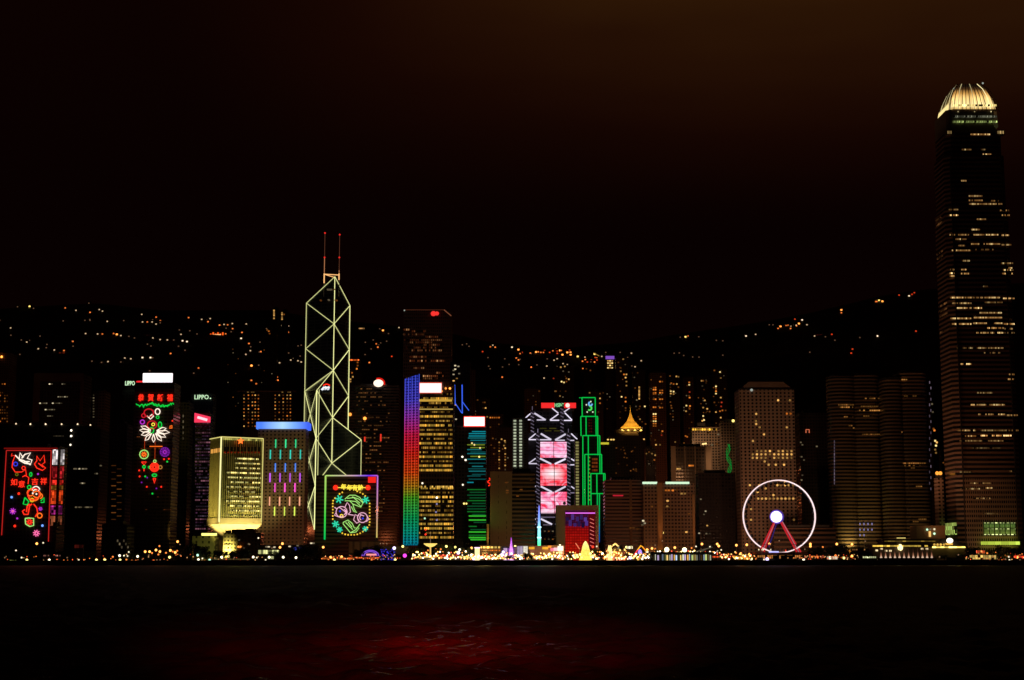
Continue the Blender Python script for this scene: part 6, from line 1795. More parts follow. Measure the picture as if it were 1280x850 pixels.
LAMPS = [(6, 697, 'd'), (20, 688, 'w'), (27, 697, 'w'), (31, 689, 'd'), (33.5, 703, 'Y'), (61.5, 701, 'W'), (46, 679.5, 'O'), (54, 678.5, 'w'), (98.5, 700, 'w'), (84, 697, 'd'), (120.5, 701.5, 'Y'), (131, 701, 'Y'), (130.5, 698.5, 'o'), (141, 696, 'o'), (149.5, 694.5, 'W'), (155, 694.5, 'w'), (150, 701, 'Y'), (158, 699.5, 'o'), (161, 690, 'w'), (159.5, 695, 'w'), (172, 695.5, 'W'), (178, 699, 'd'),
         (181.5, 689.5, 'O'), (187, 689.5, 'O'), (190, 691.3, 'o'), (195, 687.5, 'O'), (199.3, 682.5, 'o'), (199.8, 689.5, 'O'), (186, 694, 'd'), (198, 693, 'o'), (207.5, 691, 'o'), (213, 688, 'O'), (216, 689.5, 'o'), (219, 690.5, 'O'), (222, 677, 'O'), (225, 680.5, 'd'), (221.5, 688.5, 'o'), (227, 690, 'o'), (225.5, 694, 'd'), (212, 696.5, 'Y'), (196, 704, 'd'), (200, 704, 'd'),
         (239, 687.5, 'O'), (244.5, 689.5, 'w'), (247, 694, 'G'), (248, 699.5, 'W'), (262, 701, 'G'), (253, 698, 'w'), (277, 696.5, 'W'), (285, 695.5, 'w'), (293, 697, 'd'), (300, 683.8, 'o'), (316.5, 696.3, 'W'), (321, 697, 'w'), (312, 680.5, 'd'), (323, 672.5, 'w'), (332, 701, 'w'), (336.5, 696.5, 'W'), (354, 696.5, 'W'), (370, 697, 'W'), (353, 679.5, 'O'), (350, 684.2, 'O'), (340, 685, 'd'),
         (404, 684, 'O'), (413.5, 696.5, 'O'), (418, 700.8, 'Y'), (427, 696, 'O'), (437, 701, 'd'), (464.5, 699.8, 'o'), (479, 698.5, 'd'), (492.8, 685.2, 'B'), (494, 699.8, 'Y'), (503.5, 683, 'Y'), (506, 694.5, 'M'), (516, 695, 'w'), (511, 690, 'o'), (475.5, 679.5, 'd'), (479, 679.5, 'd'), (483.5, 679.5, 'd'),
         (545, 686.5, 'o'), (551, 686.5, 'o'), (558, 683, 'Y'), (560, 687, 'o'), (565, 686, 'o'), (569, 684, 'Y'), (574.5, 687, 'W'), (573, 691, 'B'), (580, 688.5, 'o'), (589.5, 685, 'O'), (592, 698, 'B'), (602, 697, 'Y'), (610, 696.7, 'Y'), (535, 688, 'o'), (532, 690.5, 'd'),
         (628, 694.5, 'B'), (644, 683, 'Y'), (663, 697, 'Y'), (661.5, 696, 'Y'), (680, 697, 'Y'), (682, 689, 'w'), (700, 682, 'W'), (721, 694, 'Y'), (739, 696, 'Y'), (745.5, 690, 'o'), (746, 683, 'w'), (741, 683.5, 'r'), (760, 694, 'Y'), (783, 684, 'Y'), (789, 684, 'Y'), (788, 697, 'B'), (807, 697, 'W'), (815, 694.5, 'W'), (809, 687, 'O'), (815, 685.5, 'O'), (819, 686, 'o'), (819, 681.5, 'd'),
         (833.5, 687, 'S'), (843.5, 684.5, 'O'), (855.7, 687.3, 'S'), (828, 676, 'd'), (864.5, 685, 'o'), (870, 683, 'w'), (877.5, 680, 'O'), (887.5, 683.5, 'w'), (896.5, 680, 'O'), (898.5, 682.5, 'O'), (897, 689.5, 'W'), (890.5, 690.5, 'o'), (901.5, 687.5, 'w'), (920.5, 681.5, 'O'), (920, 691, 'o'), (933.5, 681, 'O'), (910.5, 693, 'o'), (905.5, 694, 'o'), (926, 692, 'O'),
         (962, 679.8, 'O'), (964, 687, 'w'), (974, 676, 'd'), (983, 688.5, 'r'), (939, 700, 'w'), (955, 699.5, 'w'), (959, 699, 'B'), (1004.5, 699.5, 'W'), (1013, 680, 'O'), (1013, 682.8, 'O'), (1006, 686.5, 'd'), (1028.5, 683.8, 'o'), (1046, 680, 'O'), (1044, 694.5, 'o'), (1065, 680.3, 'O'), (1065, 695, 'O'), (1015, 696, 'o'), (1022, 696, 'o'), (1055, 697.5, 'Y'), (1059, 697, 'd'), (1100.8, 676.5, 'o'), (1081.5, 676.5, 'd'),
         (1108.8, 689.5, 'S'), (1114, 689.5, 'W'), (1153.8, 688.5, 'W'), (1160, 688, 'W'), (1262, 703, 'w'), (1261, 696, 'w'), (1234, 691.5, 'o'), (1257, 699, 'd'), (1265, 690, 'd'), (1270, 696, 'r'), (1271.5, 696.5, 'O'), (1279, 696.5, 'r'), (1275, 703, 'd'), (1252, 687.5, 'd'), (1174.5, 696, 'd'), (1198, 693.5, 'd')]
LK = {'d': (mat_emit('street_dim', (170, 130, 95), .6), .55, 'dim'), 'w': (mat_emit('street_pale', (245, 230, 190), 1.3), .7, 'pale'), 'W': (mat_emit('street_white', (255, 245, 205), 2.8), .95, 'bright white'), 'o': (mat_emit('street_orange', (255, 140, 60), 1.2), .75, 'orange'),
      'O': (mat_emit('street_bright_orange', (255, 165, 80), 3.2), 1.0, 'bright orange'), 'Y': (mat_emit('street_yellow', (255, 235, 130), 2.6), 1.0, 'bright yellow'), 'r': (mat_emit('street_red', (255, 65, 40), 1.2), 1.1, 'red'), 'B': (mat_emit('street_violet', (225, 205, 255), 2.6), 1.35, 'violet white'),
      'M': (mat_emit('street_magenta', (240, 70, 210), 1.6), 1.6, 'magenta'), 'G': (mat_emit('street_green', (190, 255, 220), 1.5), 1.0, 'greenish'), 'S': (mat_emit('street_star', (255, 250, 190), 4.0), 1.9, 'large dazzling')}
lab = auto_labels([(x, y, LK[k_][2]) for x, y, k_ in LAMPS], WM, 'street lamp with %s globe')
lm = {}
for i, (x, y, k_) in enumerate(LAMPS):
    Y = 1252.0 if y > 690 else 1275.0 + (i % 5) * 9
    z = PZ(y, Y)
    if z < 3.6: Y, z = 1242.0, max(4.1, PZ(y, 1242.0))
    mt, r_, wd = LK[k_]
    if k_ not in lm: lm[k_] = MB().ball((0, 0, 0), r_, 8, 6).mesh('lamp_globe', mt)
    rt = bpy.data.objects.new('street_lamp', None)
    C.objects.link(rt)
    rt.location = (PX(x, y, Y), Y, 3)
    tagp(rt, lab[i], 'street lamp', 'street lamps along the waterfront')
    link(lm[k_], 'lamp_globe', rt, (0, 0, z - 3))
    hgt_ = z - 3 - r_ * .8
    if hgt_ > .3:
        key = ('pole', round(hgt_))
        if key not in lm: lm[key] = MB().tube([(0, 0, 0), (0, 0, max(.4, round(hgt_)))], .16, 5, r2=.09).mesh('pole', DARK)
        o = link(lm[key], 'pole', rt)
        o.scale.z = hgt_ / max(.4, round(hgt_))
for x, c, e in ((200, (255, 140, 60), 2600), (240, (255, 160, 80), 1500), (415, (255, 150, 70), 1500), (545, (255, 190, 90), 3200), (574, (255, 220, 150), 2400), (605, (255, 220, 120), 2600), (650, (255, 190, 210), 2600), (690, (255, 200, 120), 2000), (735, (255, 210, 90), 2600), (768, (255, 180, 90), 2200), (835, (255, 210, 120), 2600), (927, (255, 150, 60), 2400), (1000, (255, 140, 70), 1400), (1062, (255, 140, 60), 1400), (1110, (255, 210, 140), 1600), (1230, (255, 180, 90), 1600), (140, (255, 210, 150), 800), (330, (255, 230, 170), 1000)):
    point('lamp_and_fill_glow', (PX(x, 690, 1262), 1262, 11), e * (1.8 if 510 < x < 900 else .8), c, .8)


for x, Y, z, e in ((60, 1690, 40, 60000), (140, 1690, 30, 50000), (250, 1800, 30, 40000), (330, 1880, 40, 60000), (470, 1780, 30, 50000), (545, 1800, 60, 60000), (600, 1860, 60, 50000), (640, 1860, 40, 40000), (700, 1960, 90, 60000),
                   (770, 1960, 70, 60000), (820, 1960, 70, 45000), (850, 1990, 80, 45000), (880, 2040, 120, 40000), (20, 1900, 40, 50000)):
    point('lamp_and_fill_glow', (PX(x, 690, Y), Y, z), e * .38, (255, 130, 75), 2)  # added fill behind the front row to lift the dark towers


def strip(name, label, cat, x0, x1, py, hpx, mat, Y=1258, z=3.0, dep=2):
    t_ = Th(name, label, cat, (x0 + x1) / 2, Y)
    zt0, zt1 = max(.2, t_.zz(py + hpx / 2)), max(.6, t_.zz(py - hpx / 2))
    MB().box(t_.u(x0, py), t_.u(x1, py), 0, .3, zt0, zt1).build('lit_front', mat, t_.o)
    MB().box(t_.u(x0, py) - .3, t_.u(x1, py) + .3, .3, dep, 0, zt1 + .4).build('wall', ROOF, t_.o)
    return t_


strip('market_stall', 'low stall with an orange red lit front below the fish neon', 'stall', 402, 441, 698, 2.2, mat_row('row_stall_orange', (255, 130, 50), 1.6, 1.3, .9, .15, (255, 90, 30)))
strip('market_stall', 'thin orange lit stall front right below the purple dome', 'stall', 441, 474, 697.3, 1.2, mat_row('row_stall_orange2', (255, 110, 50), 1.2, 1.3, 1, .1))
strip('market_stall', 'stall row with red lights running below the amber tower', 'stall', 544, 573, 694.3, 1.4, mat_row('row_red_rail', (255, 60, 30), 1.5, 1.5, 1, .15), Y=1262)
strip('market_stall', 'orange lit stall row beneath the red light rail of the amber tower', 'stall', 540, 575, 697, 1.6, mat_row('row_orange_rail', (255, 140, 60), 1.0, 1.5, .9, .15), Y=1257)
strip('ground_glow_strip', 'long painted yellow ground glow left of the bowl fountain', 'ground glow', 517, 548, 696.3, 2.2, mat_row('row_ground_glow', (225, 200, 120), .8, 3, 1, .02), Y=1266)  # yellow glow on the ground, built as an emissive strip
strip('ground_glow_strip', 'low painted yellow ground glow right below the amber tower before the green striped tower', 'ground glow', 575, 588, 697, 2, mat_row('row_ground_glow', (225, 200, 120), .8, 3, 1, .02), Y=1266)
strip('market_stall', 'brightest orange stall hall at the left of the ferris wheel', 'stall', 917, 938, 697, 4.6, mat_row('row_orange_hall', (255, 170, 60), 1.7, 1.2, .95, .15, (255, 120, 40), mz=1.4))
strip('market_stall', 'low red orange stall row before the unlit black block', 'stall', 887, 911, 696, 1.8, mat_row('row_red_stall', (255, 90, 40), 1.2, 1.3, .95, .15))
strip('market_stall', 'row of booths with mixed orange and white lights under the ferris wheel', 'stall', 941, 1003, 696, 4.2, mat_row('row_wheel_booths', (255, 170, 80), 1.6, 1.6, .55, .3, (255, 90, 60), mz=1.6))
strip('market_stall', 'booths with white and pink lights left of the tree right of the ferris wheel', 'stall', 1004, 1032, 696, 2.4, mat_row('row_pink_booths', (255, 130, 90), 1.0, 1.8, .6, .3, (230, 90, 80)))
strip('market_stall', 'white glowing stall front right of the ferris wheel booths', 'stall', 1032, 1047, 697.3, 3.6, mat_row('row_white_stall', (255, 230, 190), 1.8, 1.6, 1, .08))
strip('market_stall', 'white glowing stall front at the foot of the left rounded tower', 'stall', 1073, 1095, 696.5, 2, mat_row('row_white_stall2', (240, 245, 180), 1.6, 1.6, .8, .2))
strip('ferry_hall', 'small ferry hall with dotted lamps along its eaves left of the long pier', 'ferry hall', 1065, 1086, 687, 1.6, mat_row('row_hall_dots', (230, 160, 90), .8, 1.6, .6, .4), Y=1275)
strip('market_hall', 'yellow lit hall front before the huge tower', 'hall', 1207, 1245, 696.5, 5, mat_row('row_market', (255, 215, 120), .9, 2.2, .8, .12, (210, 170, 80), mz=3), Y=1262)
strip('shop_sign', 'red lit shop sign on the hall before the huge tower', 'sign', 1220.5, 1231, 689.8, 3.2, mat_row('row_red_sign', (255, 70, 40), 1.1, 1.2, 1, .15, (255, 110, 70)), Y=1266)
strip('market_stall', 'low stall row with yellow lights at the right edge of the photo', 'stall', 1262, 1282, 703.0, 1.4, mat_row('row_edge_stall', (230, 170, 90), .9, 1.2, .7, .2), Y=1241)
strip('market_stall', 'red lit stall roof at the right edge of the photo', 'stall', 1265, 1282, 696, 2.4, mat_row('row_edge_red', (255, 80, 50), 1.0, 1.4, .8, .2), Y=1262)
strip('parked_bus', 'long vehicle with a row of reddish white windows right of the bird neon foot', 'bus', 54, 75, 694.5, 1.6, mat_row('row_bus', (230, 150, 130), .8, 1.2, .7, .3))
strip('kiosk', 'greenish yellow lit kiosk front at the left below the bird neon', 'kiosk', 12, 20, 701, 1.6, mat_row('row_kiosk', (220, 225, 110), 1.0, 1.0, 1, .1), Y=1246)
strip('kiosk', 'small green white lit kiosk right of the bird neon foot', 'kiosk', 64, 72.5, 703, 1.6, mat_row('row_kiosk2', (215, 240, 130), 1.2, 1.4, .7, .3), Y=1241)
strip('kiosk', 'pale lit kiosk before the blue crowned tower', 'kiosk', 334, 342, 697, 3.4, mat_row('row_kiosk3', (190, 190, 130), .7, 2, 1, .1), Y=1262)
strip('kiosk', 'faint reddish kiosk before the dark blocks near the left edge', 'kiosk', 93, 104, 683, 4, mat_row('row_kiosk4', (90, 25, 18), .4, 2, 1, .1), Y=1290)
strip('lit_pavilion', 'beige hall with plain lit wall behind the blue lit hedge', 'pavilion', 476, 510, 688, 10, mat_plain('pavilion_wall', (.45, .36, .25)), Y=1300)
strip('lit_pavilion', 'low dim beige hall behind the purple dome', 'pavilion', 436, 474, 684, 14, mat_facade('facade_pavilion', (.30, .22, .16), (.05, .04, .03), 6, 300, .3, 2), Y=1310)
point('lamp_and_fill_glow', (PX(450, 690, 1296), 1296, 6), 900, (255, 190, 130), .8)

for x0, x1, py, h_, c, c2, st, lab_ in ((588, 592.5, 696, 3, (255, 210, 120), (255, 160, 70), 1.2, 'tiny amber stall left of the tall white booth'), (600, 627, 696.5, 3.4, (255, 205, 110), (255, 120, 60), 1.3, 'amber stall row below the orange terraced hall'),
                                  (646, 661, 697.5, 2.4, (255, 200, 180), (255, 140, 90), 1.4, 'warm stall row below the white stage screens'), (661, 673, 696.5, 3, (255, 215, 110), (255, 150, 60), 1.5, 'bright amber stall just left of the tall light pillar'),
                                  (677, 697, 696.8, 2, (255, 170, 100), (210, 230, 140), 1.0, 'mixed stall row just right of the tall light pillar'), (705, 716, 695, 3, (200, 70, 40), (255, 120, 50), .6, 'dim red stall left of the golden light tree'),
                                  (742, 757, 696, 4, (255, 150, 80), (255, 90, 50), .9, 'orange stall between the golden light tree and the peaked carnival pavilion'), (783, 792, 697, 2.4, (255, 120, 80), (255, 190, 120), 1.2, 'red stall left of the swing ride'),
                                  (162, 206, 701.5, 1.4, (200, 120, 70), (120, 90, 60), .5, 'dim low stall row below the lantern neon'), (264, 312, 699, 1.4, (130, 120, 60), (90, 60, 40), .4, 'dim low stall row before the tower on tapered foot')):
    strip('market_stall', lab_, 'stall', x0, x1, py, h_, mat_row('row_fair_%d' % x0, c, st * 2.0, 1.3, .85, .15, c2, mz=1.5), Y=1254)

# strings of festoon bulbs over the promenade
fb = [MB().ball((0, 0, 0), r_, 6, 4).mesh('bulb', mat_emit('festoon_%d' % q, c, st, .8)) for q, (c, st, r_) in enumerate((((255, 215, 120), 5.5, .6), ((255, 160, 70), 4.0, .5), ((255, 240, 210), 5.5, .6), ((255, 90, 60), 3.0, .5)))]
fe = [MB().ball((0, 0, 0), .38, 6, 4).mesh('bulb', mat_emit('festoon_end_%d' % q, c, 1.6, .8)) for q, c in enumerate(((255, 130, 55), (255, 190, 120), (255, 90, 45)))]
rg = random.Random(55)
for x0, x1, y0, y1, n, lab_ in ((515, 586, 689, 698.5, 96, 'warm festoon of bulbs between the posts below the amber tower'), (588, 626, 692, 699, 72, 'festoon of bulbs by the tall white booth'),
                                (627, 662, 691, 699, 80, 'festoon of bulbs in front of the stage'), (662, 720, 690, 699, 98, 'festoon of bulbs between the tall light pillar and the golden tree'),
                                (740, 812, 688, 699, 98, 'festoon of bulbs round the carnival pavilion and the swing ride'), (812, 900, 688, 693, 50, 'festoon of bulbs above the dotted pier shed'),
                                (900, 945, 690, 699, 45, 'festoon of bulbs left of the ferris wheel'), (1004, 1072, 693, 699, 45, 'festoon of bulbs right of the ferris wheel'), (402, 500, 693, 699.5, 60, 'festoon of bulbs below the fish neon and the purple dome'),
                                (2, 160, 692, 702, 26, 'sparse festoon of bulbs near the left edge'), (162, 330, 692, 702, 34, 'sparse festoon of bulbs before the pale tower on its foot'), (1206, 1280, 690, 700, 34, 'festoon of bulbs before the foot of the huge tower')):
    t = Th('festoon_lights', lab_, 'string lights', (x0 + x1) / 2, 1251)
    pts_ = []
    for i in range(n):
        x, y = x0 + (x1 - x0) * (i + rg.random()) / n, y0 + (y1 - y0) * rg.random() ** .7
        u_, z = t.uv(x, y)
        z = max(z, .9)
        pts_.append((u_, 0, z))
        link(rg.choice([fb[0], fb[0], fb[1], fb[1], fb[2], fb[3]] if x > 500 and x < 940 else fe), 'bulb', t.o, (u_, 0, z))
    MB().tube(pts_, .04, 3).build('cable', DARK, t.o)
    for x in (x0, x1): MB().tube([(t.u(x, 695), .2, 0), (t.u(x, 695), .2, t.zz(y0 - 1))], .12, 4).build('post', DARK, t.o)

# purple dome
t = Th('lit_dome', 'small dome outlined by purple arches below and right of the fish neon', 'dome', 463, 1268)
PV = mat_emit('arch_violet', (150, 90, 240), .9)
for r_ in (10.5, 8.2):
    MB().tube([t.P(463 + r_ * cos(R(a)), 695 - r_ * .68 * sin(R(a)), 0) for a in range(0, 181, 15)], .35, 4).build('lit_arch', PV, t.o)
MB().ball((0, 6, t.zz(696)), 6.4, 14, 8, .75).build('shell', mat_plain('dome_shell', (.2, .16, .3)), t.o)
MB().box(t.u(458, 693), t.u(470.5, 693), -1, -.6, t.zz(694.3), t.zz(692.2)).build('lit_entrance', mat_emit('entrance_pink', (255, 150, 150), 1.2), t.o)
t = Th('lit_hedge', 'clipped hedge covered in small blue lights right of the purple dome', 'hedge', 484, 1268)
b = MB()
b.prism(rounded(t.u(475, 690), t.u(494, 690), 0, 5, 2), 0, t.zz(687))
b.build('foliage', mat_plain('hedge_green', (.05, .08, .04), .9, scale=1.5), t.o)
rg = random.Random(77)
BLM = mat_emit('fairy_blue', (70, 60, 240), .9, .7)
fairy = MB().ball((0, 0, 0), .33, 5, 4).mesh('fairy_light', BLM)
for i in range(95): link(fairy, 'fairy_light', t.o, (t.u(rg.uniform(475.5, 494), 690), -.15, rg.uniform(.8, t.zz(686.5))))
# bowl
t = Th('bowl_fountain', 'wide glowing bowl on a slim stem topped by a thin spire below the amber tower', 'fountain', 538, 1262)
YB_ = mat_emit('bowl_glow', (255, 215, 110), 1.2)
z_ = t.zz
MB().lathe([(.8, z_(684)), (3.2, z_(682.6)), (5.4, z_(680)), (5.6, z_(679.3)), (5.2, z_(679.3)), (3, z_(681.5))], n=14).build('bowl', YB_, t.o)
MB().lathe([(.9, z_(696)), (.65, z_(690)), (.6, z_(684))], n=8).build('stem', mat_emit('stem_glow', (255, 205, 110), .9), t.o)
MB().tube([(0, 0, z_(680)), (0, 0, z_(664))], .3, 5, r2=.1).build('spire', mat_emit('spire_glow', (190, 150, 120), .35), t.o)
MB().lathe([(4, 0), (4, 1), (2, 1.6), (1, z_(695.5))], n=12).build('basin', CONC, t.o)
# white lit pillar kiosk
t = Th('lit_booth', 'tall white glowing booth below the right edge of the green striped tower', 'booth', 596.5, 1260)
MB().box(t.u(593.5, 690), t.u(599.5, 690), 0, 4, 0, z_(685.5)).build('lit_wall', mat_emit('booth_glow', (255, 230, 160), 1.4), t.o)
MB().box(t.u(593, 690), t.u(600, 690), -.5, 4.5, z_(685.4), z_(684)).build('roof', mat_emit('booth_roof', (255, 210, 240), 1.5), t.o)
# terrace hall orange
t = Th('restaurant_hall', 'two storey hall with orange lit terraces and bright eaves lamps before the beige slab', 'hall', 612, 1290)
for a, b_, m_ in ((682.8, 685.0, mat_row('row_eaves_yellow', (255, 215, 110), 2.0, 3.2, .9, .3, (255, 190, 80))), (687.2, 688.4, mat_row('row_terrace', (255, 130, 40), .9, 1.6, .9, .2)), (690.5, 692, mat_row('row_terrace2', (255, 150, 60), .8, 1.6, .7, .25))):
    MB().box(t.u(601, 686), t.u(625, 686), -.6, -.1, z_(b_), z_(a)).build('lit_storey', m_, t.o)
MB().box(t.u(600, 686), t.u(626, 686), 0, 14, 0, z_(682)).build('wall', mat_plain('hall_wall', (.35, .2, .12)), t.o)
MB().box(t.u(599, 686), t.u(627, 686), -2, 15, z_(681.9), z_(681)).build('roof', ROOF, t.o)
# pink light tree
t = Th('light_tree', 'slender pink and violet glowing cone tree left of the white stage screens', 'light tree', 639, 1258)
b = MB().lathe([(1.9, .2), (1.5, z_(688)), (.75, z_(680)), (.22, z_(672))], n=8)
b.build('lit_cone', led_gradient('led_pink_tree', 2, [(0, (255, 190, 245)), (z_(688), (240, 150, 250)), (z_(672), (190, 70, 220))], 1.7, (1.1, 1.3, .5)), t.o)
MB().lathe([(2.6, 0), (2.6, .3), (.2, .35)], n=8).build('base', DARK, t.o)
# stage
t = Th('stage', 'open stage with violet backdrop and white pink screens right of the bright street stalls', 'stage', 645, 1268)
for a, b_, c0, s_ in ((629.5, 634, (240, 200, 250), 1.0), (634.5, 643, (150, 80, 190), .8), (646.5, 649.5, (215, 190, 235), .8), (650, 653.5, (220, 200, 230), .9), (654, 659.5, (255, 245, 225), 1.3)):
    MB().box(t.u(a, 690), t.u(b_, 690), 0, 1.0, .8, z_(682.5 if a > 640 else 685)).build('screen', led_gradient('led_stage_%d' % int(a), 2, [(0, c0), (z_(680), tuple(int(v * .85) for v in c0))], s_, (1.3, 1.1, .55)), t.o)
MB().box(t.u(626, 690), t.u(661, 690), 1.2, 6, 0, z_(683)).build('back_wall', DARK, t.o)
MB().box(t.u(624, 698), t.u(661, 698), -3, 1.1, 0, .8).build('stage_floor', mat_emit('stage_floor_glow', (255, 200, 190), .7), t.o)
for x, y in ((624, 697), (627, 693), (629, 690)): MB().ball(t.P(x, y, -3.5), 1.1, 8, 6).build('stage_lamp', LK['B'][0], t.o)
t = Th('pavilion', 'amber lit arcade between the stage and the tall light pillar', 'pavilion', 664, 1270)
for x in (661.5, 666, 680, 683):
    MB().box(t.u(x, 690) - 1.4, t.u(x, 690) + 1.4, -.4, 0, z_(686.5), z_(683.5)).build('lit_arch', mat_emit('arch_amber', (255, 180, 50), 1.0, .3), t.o)
MB().box(t.u(660, 690), t.u(685, 690), .1, 8, 0, z_(682)).build('wall', mat_plain('hall_wall', (.35, .2, .12)), t.o)
t = Th('shop_building', 'small pavilion with red, pink and white glowing shop panels below the pink screens', 'pavilion', 693, 1272)
for a, b_, y0, y1, c, s_ in ((684, 689, 682, 684.5, (255, 150, 50), 1.2), (688, 692, 685, 689, (255, 130, 150), 1.1), (692, 697, 684.5, 688.5, (255, 190, 200), 1.2), (697, 704, 682.5, 688.5, (255, 240, 210), 1.5), (698.5, 703, 689, 696, (255, 220, 170), 1.3), (684, 697, 693, 696.5, (200, 210, 130), .8)):
    MB().box(t.u(a, 690), t.u(b_, 690), -.5, -.1, z_(y1), z_(y0)).build('lit_panel', mat_emit('panel_%d' % int(a * 3 + y0), c, s_), t.o)
MB().box(t.u(683, 690), t.u(705, 690), 0, 8, 0, z_(681.5)).build('wall', mat_plain('hall_wall', (.35, .2, .12)), t.o)
# golden tree
t = Th('light_tree', 'fat golden glowing bell shaped tree in front of the red lit hall', 'light tree', 732, 1256)
b = MB().lathe([(5.6, 0), (4.4, z_(694)), (3.3, z_(688)), (2.4, z_(682)), (1.3, z_(678.5)), (.3, z_(676.5))], n=12)
b.build('lit_foliage', led_gradient('led_gold_tree', 2, [(0, (255, 220, 90)), (z_(688), (255, 210, 90)), (z_(676), (255, 235, 150))], 1.7, (.9, 1.0, .62)), t.o)
for x, y in ((722, 696), (725, 693), (741, 695), (738, 692), (719, 697), (728, 697), (735, 698)): MB().ball(t.P(x, y, -3), 1.0, 8, 6).build('lantern', LK['Y'][0], t.o)
t = Th('light_pole', 'short slanting red white light rod at the left of the golden tree', 'light rod', 722, 1262)
MB().tube([t.P(719.5, 679, 0), t.P(724.5, 686.5, 0)], .35, 5).build('lit_rod', mat_emit('rod_salmon', (255, 130, 90), 1.1), t.o)
MB().tube([t.P(724.5, 686.5, 0), (t.u(724.5, 690), 0, 0)], .2, 5).build('pole', DARK, t.o)
# festive tents
t = Th('fair_pavilion', 'peaked carnival pavilion covered with warm white and orange bulbs right of the golden tree', 'fair pavilion', 768, 1262)
FM = mat_plain('tent_cloth', (.6, .45, .3))
MB().prism(rounded(t.u(758, 690), t.u(781, 690), 0, 12, 3), 0, z_(689)).build('wall', mat_plain('tent_wall', (.5, .25, .15)), t.o)
MB().prism(rounded(t.u(757, 690), t.u(782, 690), -1, 13, 3), z_(689), z_(684), top=[(t.u(769.5, 690), 6)] * 24).build('roof', FM, t.o)
rg = random.Random(12)
bm = MB().ball((0, 0, 0), .62, 6, 4).mesh('bulb', mat_emit('bulb_warm', (255, 205, 110), 2.2, .7))
bm2 = MB().ball((0, 0, 0), .55, 6, 4).mesh('bulb', mat_emit('bulb_red', (255, 110, 50), 1.5, .7))
for i in range(60): link(bm if i % 3 else bm2, 'bulb', t.o, (t.u(rg.uniform(757, 781), 690), -1.2, rg.uniform(.8, z_(686.5))))
for i in range(9): link(bm, 'bulb', t.o, t.P(765 + i, 683 - (4 - abs(i - 4)) * .9, 2))
for x in (761, 763): MB().lathe([(1.5, .2), (1.1, z_(687)), (.3, z_(681.5))], (t.u(x, 690), -2.5, 0), 8).build('lit_turret', mat_emit('turret_gold', (255, 220, 130), 1.7), t.o)
for a, b_ in ((772, 778), (783, 790.5)): MB().box(t.u(a, 684), t.u(b_, 684), -2, -1.6, z_(686), z_(682.8)).build('lit_signboard', mat_row('row_tent_sign', (255, 240, 190), 1.7, 1.3, .95, .1), t.o)
MB().box(t.u(786, 684), t.u(787.4, 684), -1.7, -1.4, 0, z_(686)).build('sign_post', DARK, t.o)
MB().box(t.u(758, 697), t.u(782, 697), -3, -2.7, .4, z_(696.4)).build('lit_counter', mat_row('row_tent_counter', (255, 80, 50), 1.4, 1.2, .9, .15, (255, 190, 120)), t.o)
# swing ride
t = Th('swing_ride', 'tent shaped swing ride outlined in red and yellow lights with a violet middle', 'fair ride', 800, 1258)
legs = [[(791.5, 696), (800, 682.5)], [(809, 690), (802, 682.5)]]
MB().tube([t.P(791.5, 696, 0), t.P(797, 687.5, 0)], .5, 5).build('lit_leg', mat_emit('leg_red', (255, 60, 70), 1.4), t.o)
MB().tube([t.P(797, 687.5, 0), t.P(801, 682, 0), t.P(803.5, 684, 0)], .5, 5).build('lit_leg', mat_emit('leg_amber', (255, 175, 40), 1.3), t.o)
MB().tube([t.P(803.5, 684, 0), t.P(808.5, 690, 0)], .5, 5).build('lit_leg', mat_emit('leg_orange', (255, 150, 40), 1.2), t.o)
MB().tube([t.P(808.5, 690, 0), t.P(812, 697, 0)], .3, 5).build('leg', DARK, t.o)
MB().lathe([(1.9, z_(692)), (1.2, z_(688)), (.3, z_(686.5))], n=8).build('lit_cabin', mat_emit('cabin_violet', (170, 140, 255), 1.4), t.o)
MB().lathe([(2.6, 0), (2.2, 1.5), (1.2, z_(692))], n=8).build('base', DARK, t.o)
MB().box(t.u(794, 697), t.u(806, 697), -2, -1.6, .3, z_(695.5)).build('lit_fence', mat_row('row_ride_fence', (255, 190, 80), 1.6, 1.3, .9, .15), t.o)
# columned pier with dotted lights
t = Th('pier_shed', 'long flat pier shed with mixed pale lights between columns near the swing ride', 'pier shed', 852, 1247)
MB().box(t.u(813, 695), t.u(891, 695), -1.5, 12, z_(692), z_(690)).build('roof', mat_plain('shed_roof', (.06, .07, .05)), t.o)
for i in range(15):
    x = 815 + i * 5.3
    MB().box(t.u(x, 695) - .35, t.u(x, 695) + .35, -1.2, -.5, 0, z_(692)).build('column', DARK, t.o)
rg = random.Random(40)
cs = [(255, 215, 120), (235, 235, 200), (230, 200, 255), (255, 190, 90), (200, 225, 255), (215, 235, 140)]
for i in range(26):
    x = 817 + i * 2.85
    MB().box(t.u(x, 695) - .6, t.u(x, 695) + .6, .2, .6, .6, z_(694 - rg.random() * 1.2)).build('lit_doorway', mat_emit('doorway_%d' % (i % 6), cs[i % 6], .75, .98), t.o)
MB().box(t.u(813, 695), t.u(891, 695), 2, 12, 0, z_(692)).build('wall', DARK, t.o)
t = Th('terminal_roof', 'curved roof terminal with faint arch lines behind the dotted pier shed', 'terminal', 880, 1270)
b = MB()
for i in range(4): b.tube([t.P(868 + i * 3 + 14 * k_ / 8, 690 - (3 + i) * sin(pi * k_ / 8 * .5), i) for k_ in range(9)], .3, 4)
b.build('roof_arches', mat_emit('arch_grey', (110, 100, 80), .5), t.o)
MB().box(t.u(862, 690), t.u(888, 690), 4, 14, 0, z_(689)).build('wall', DARK, t.o)

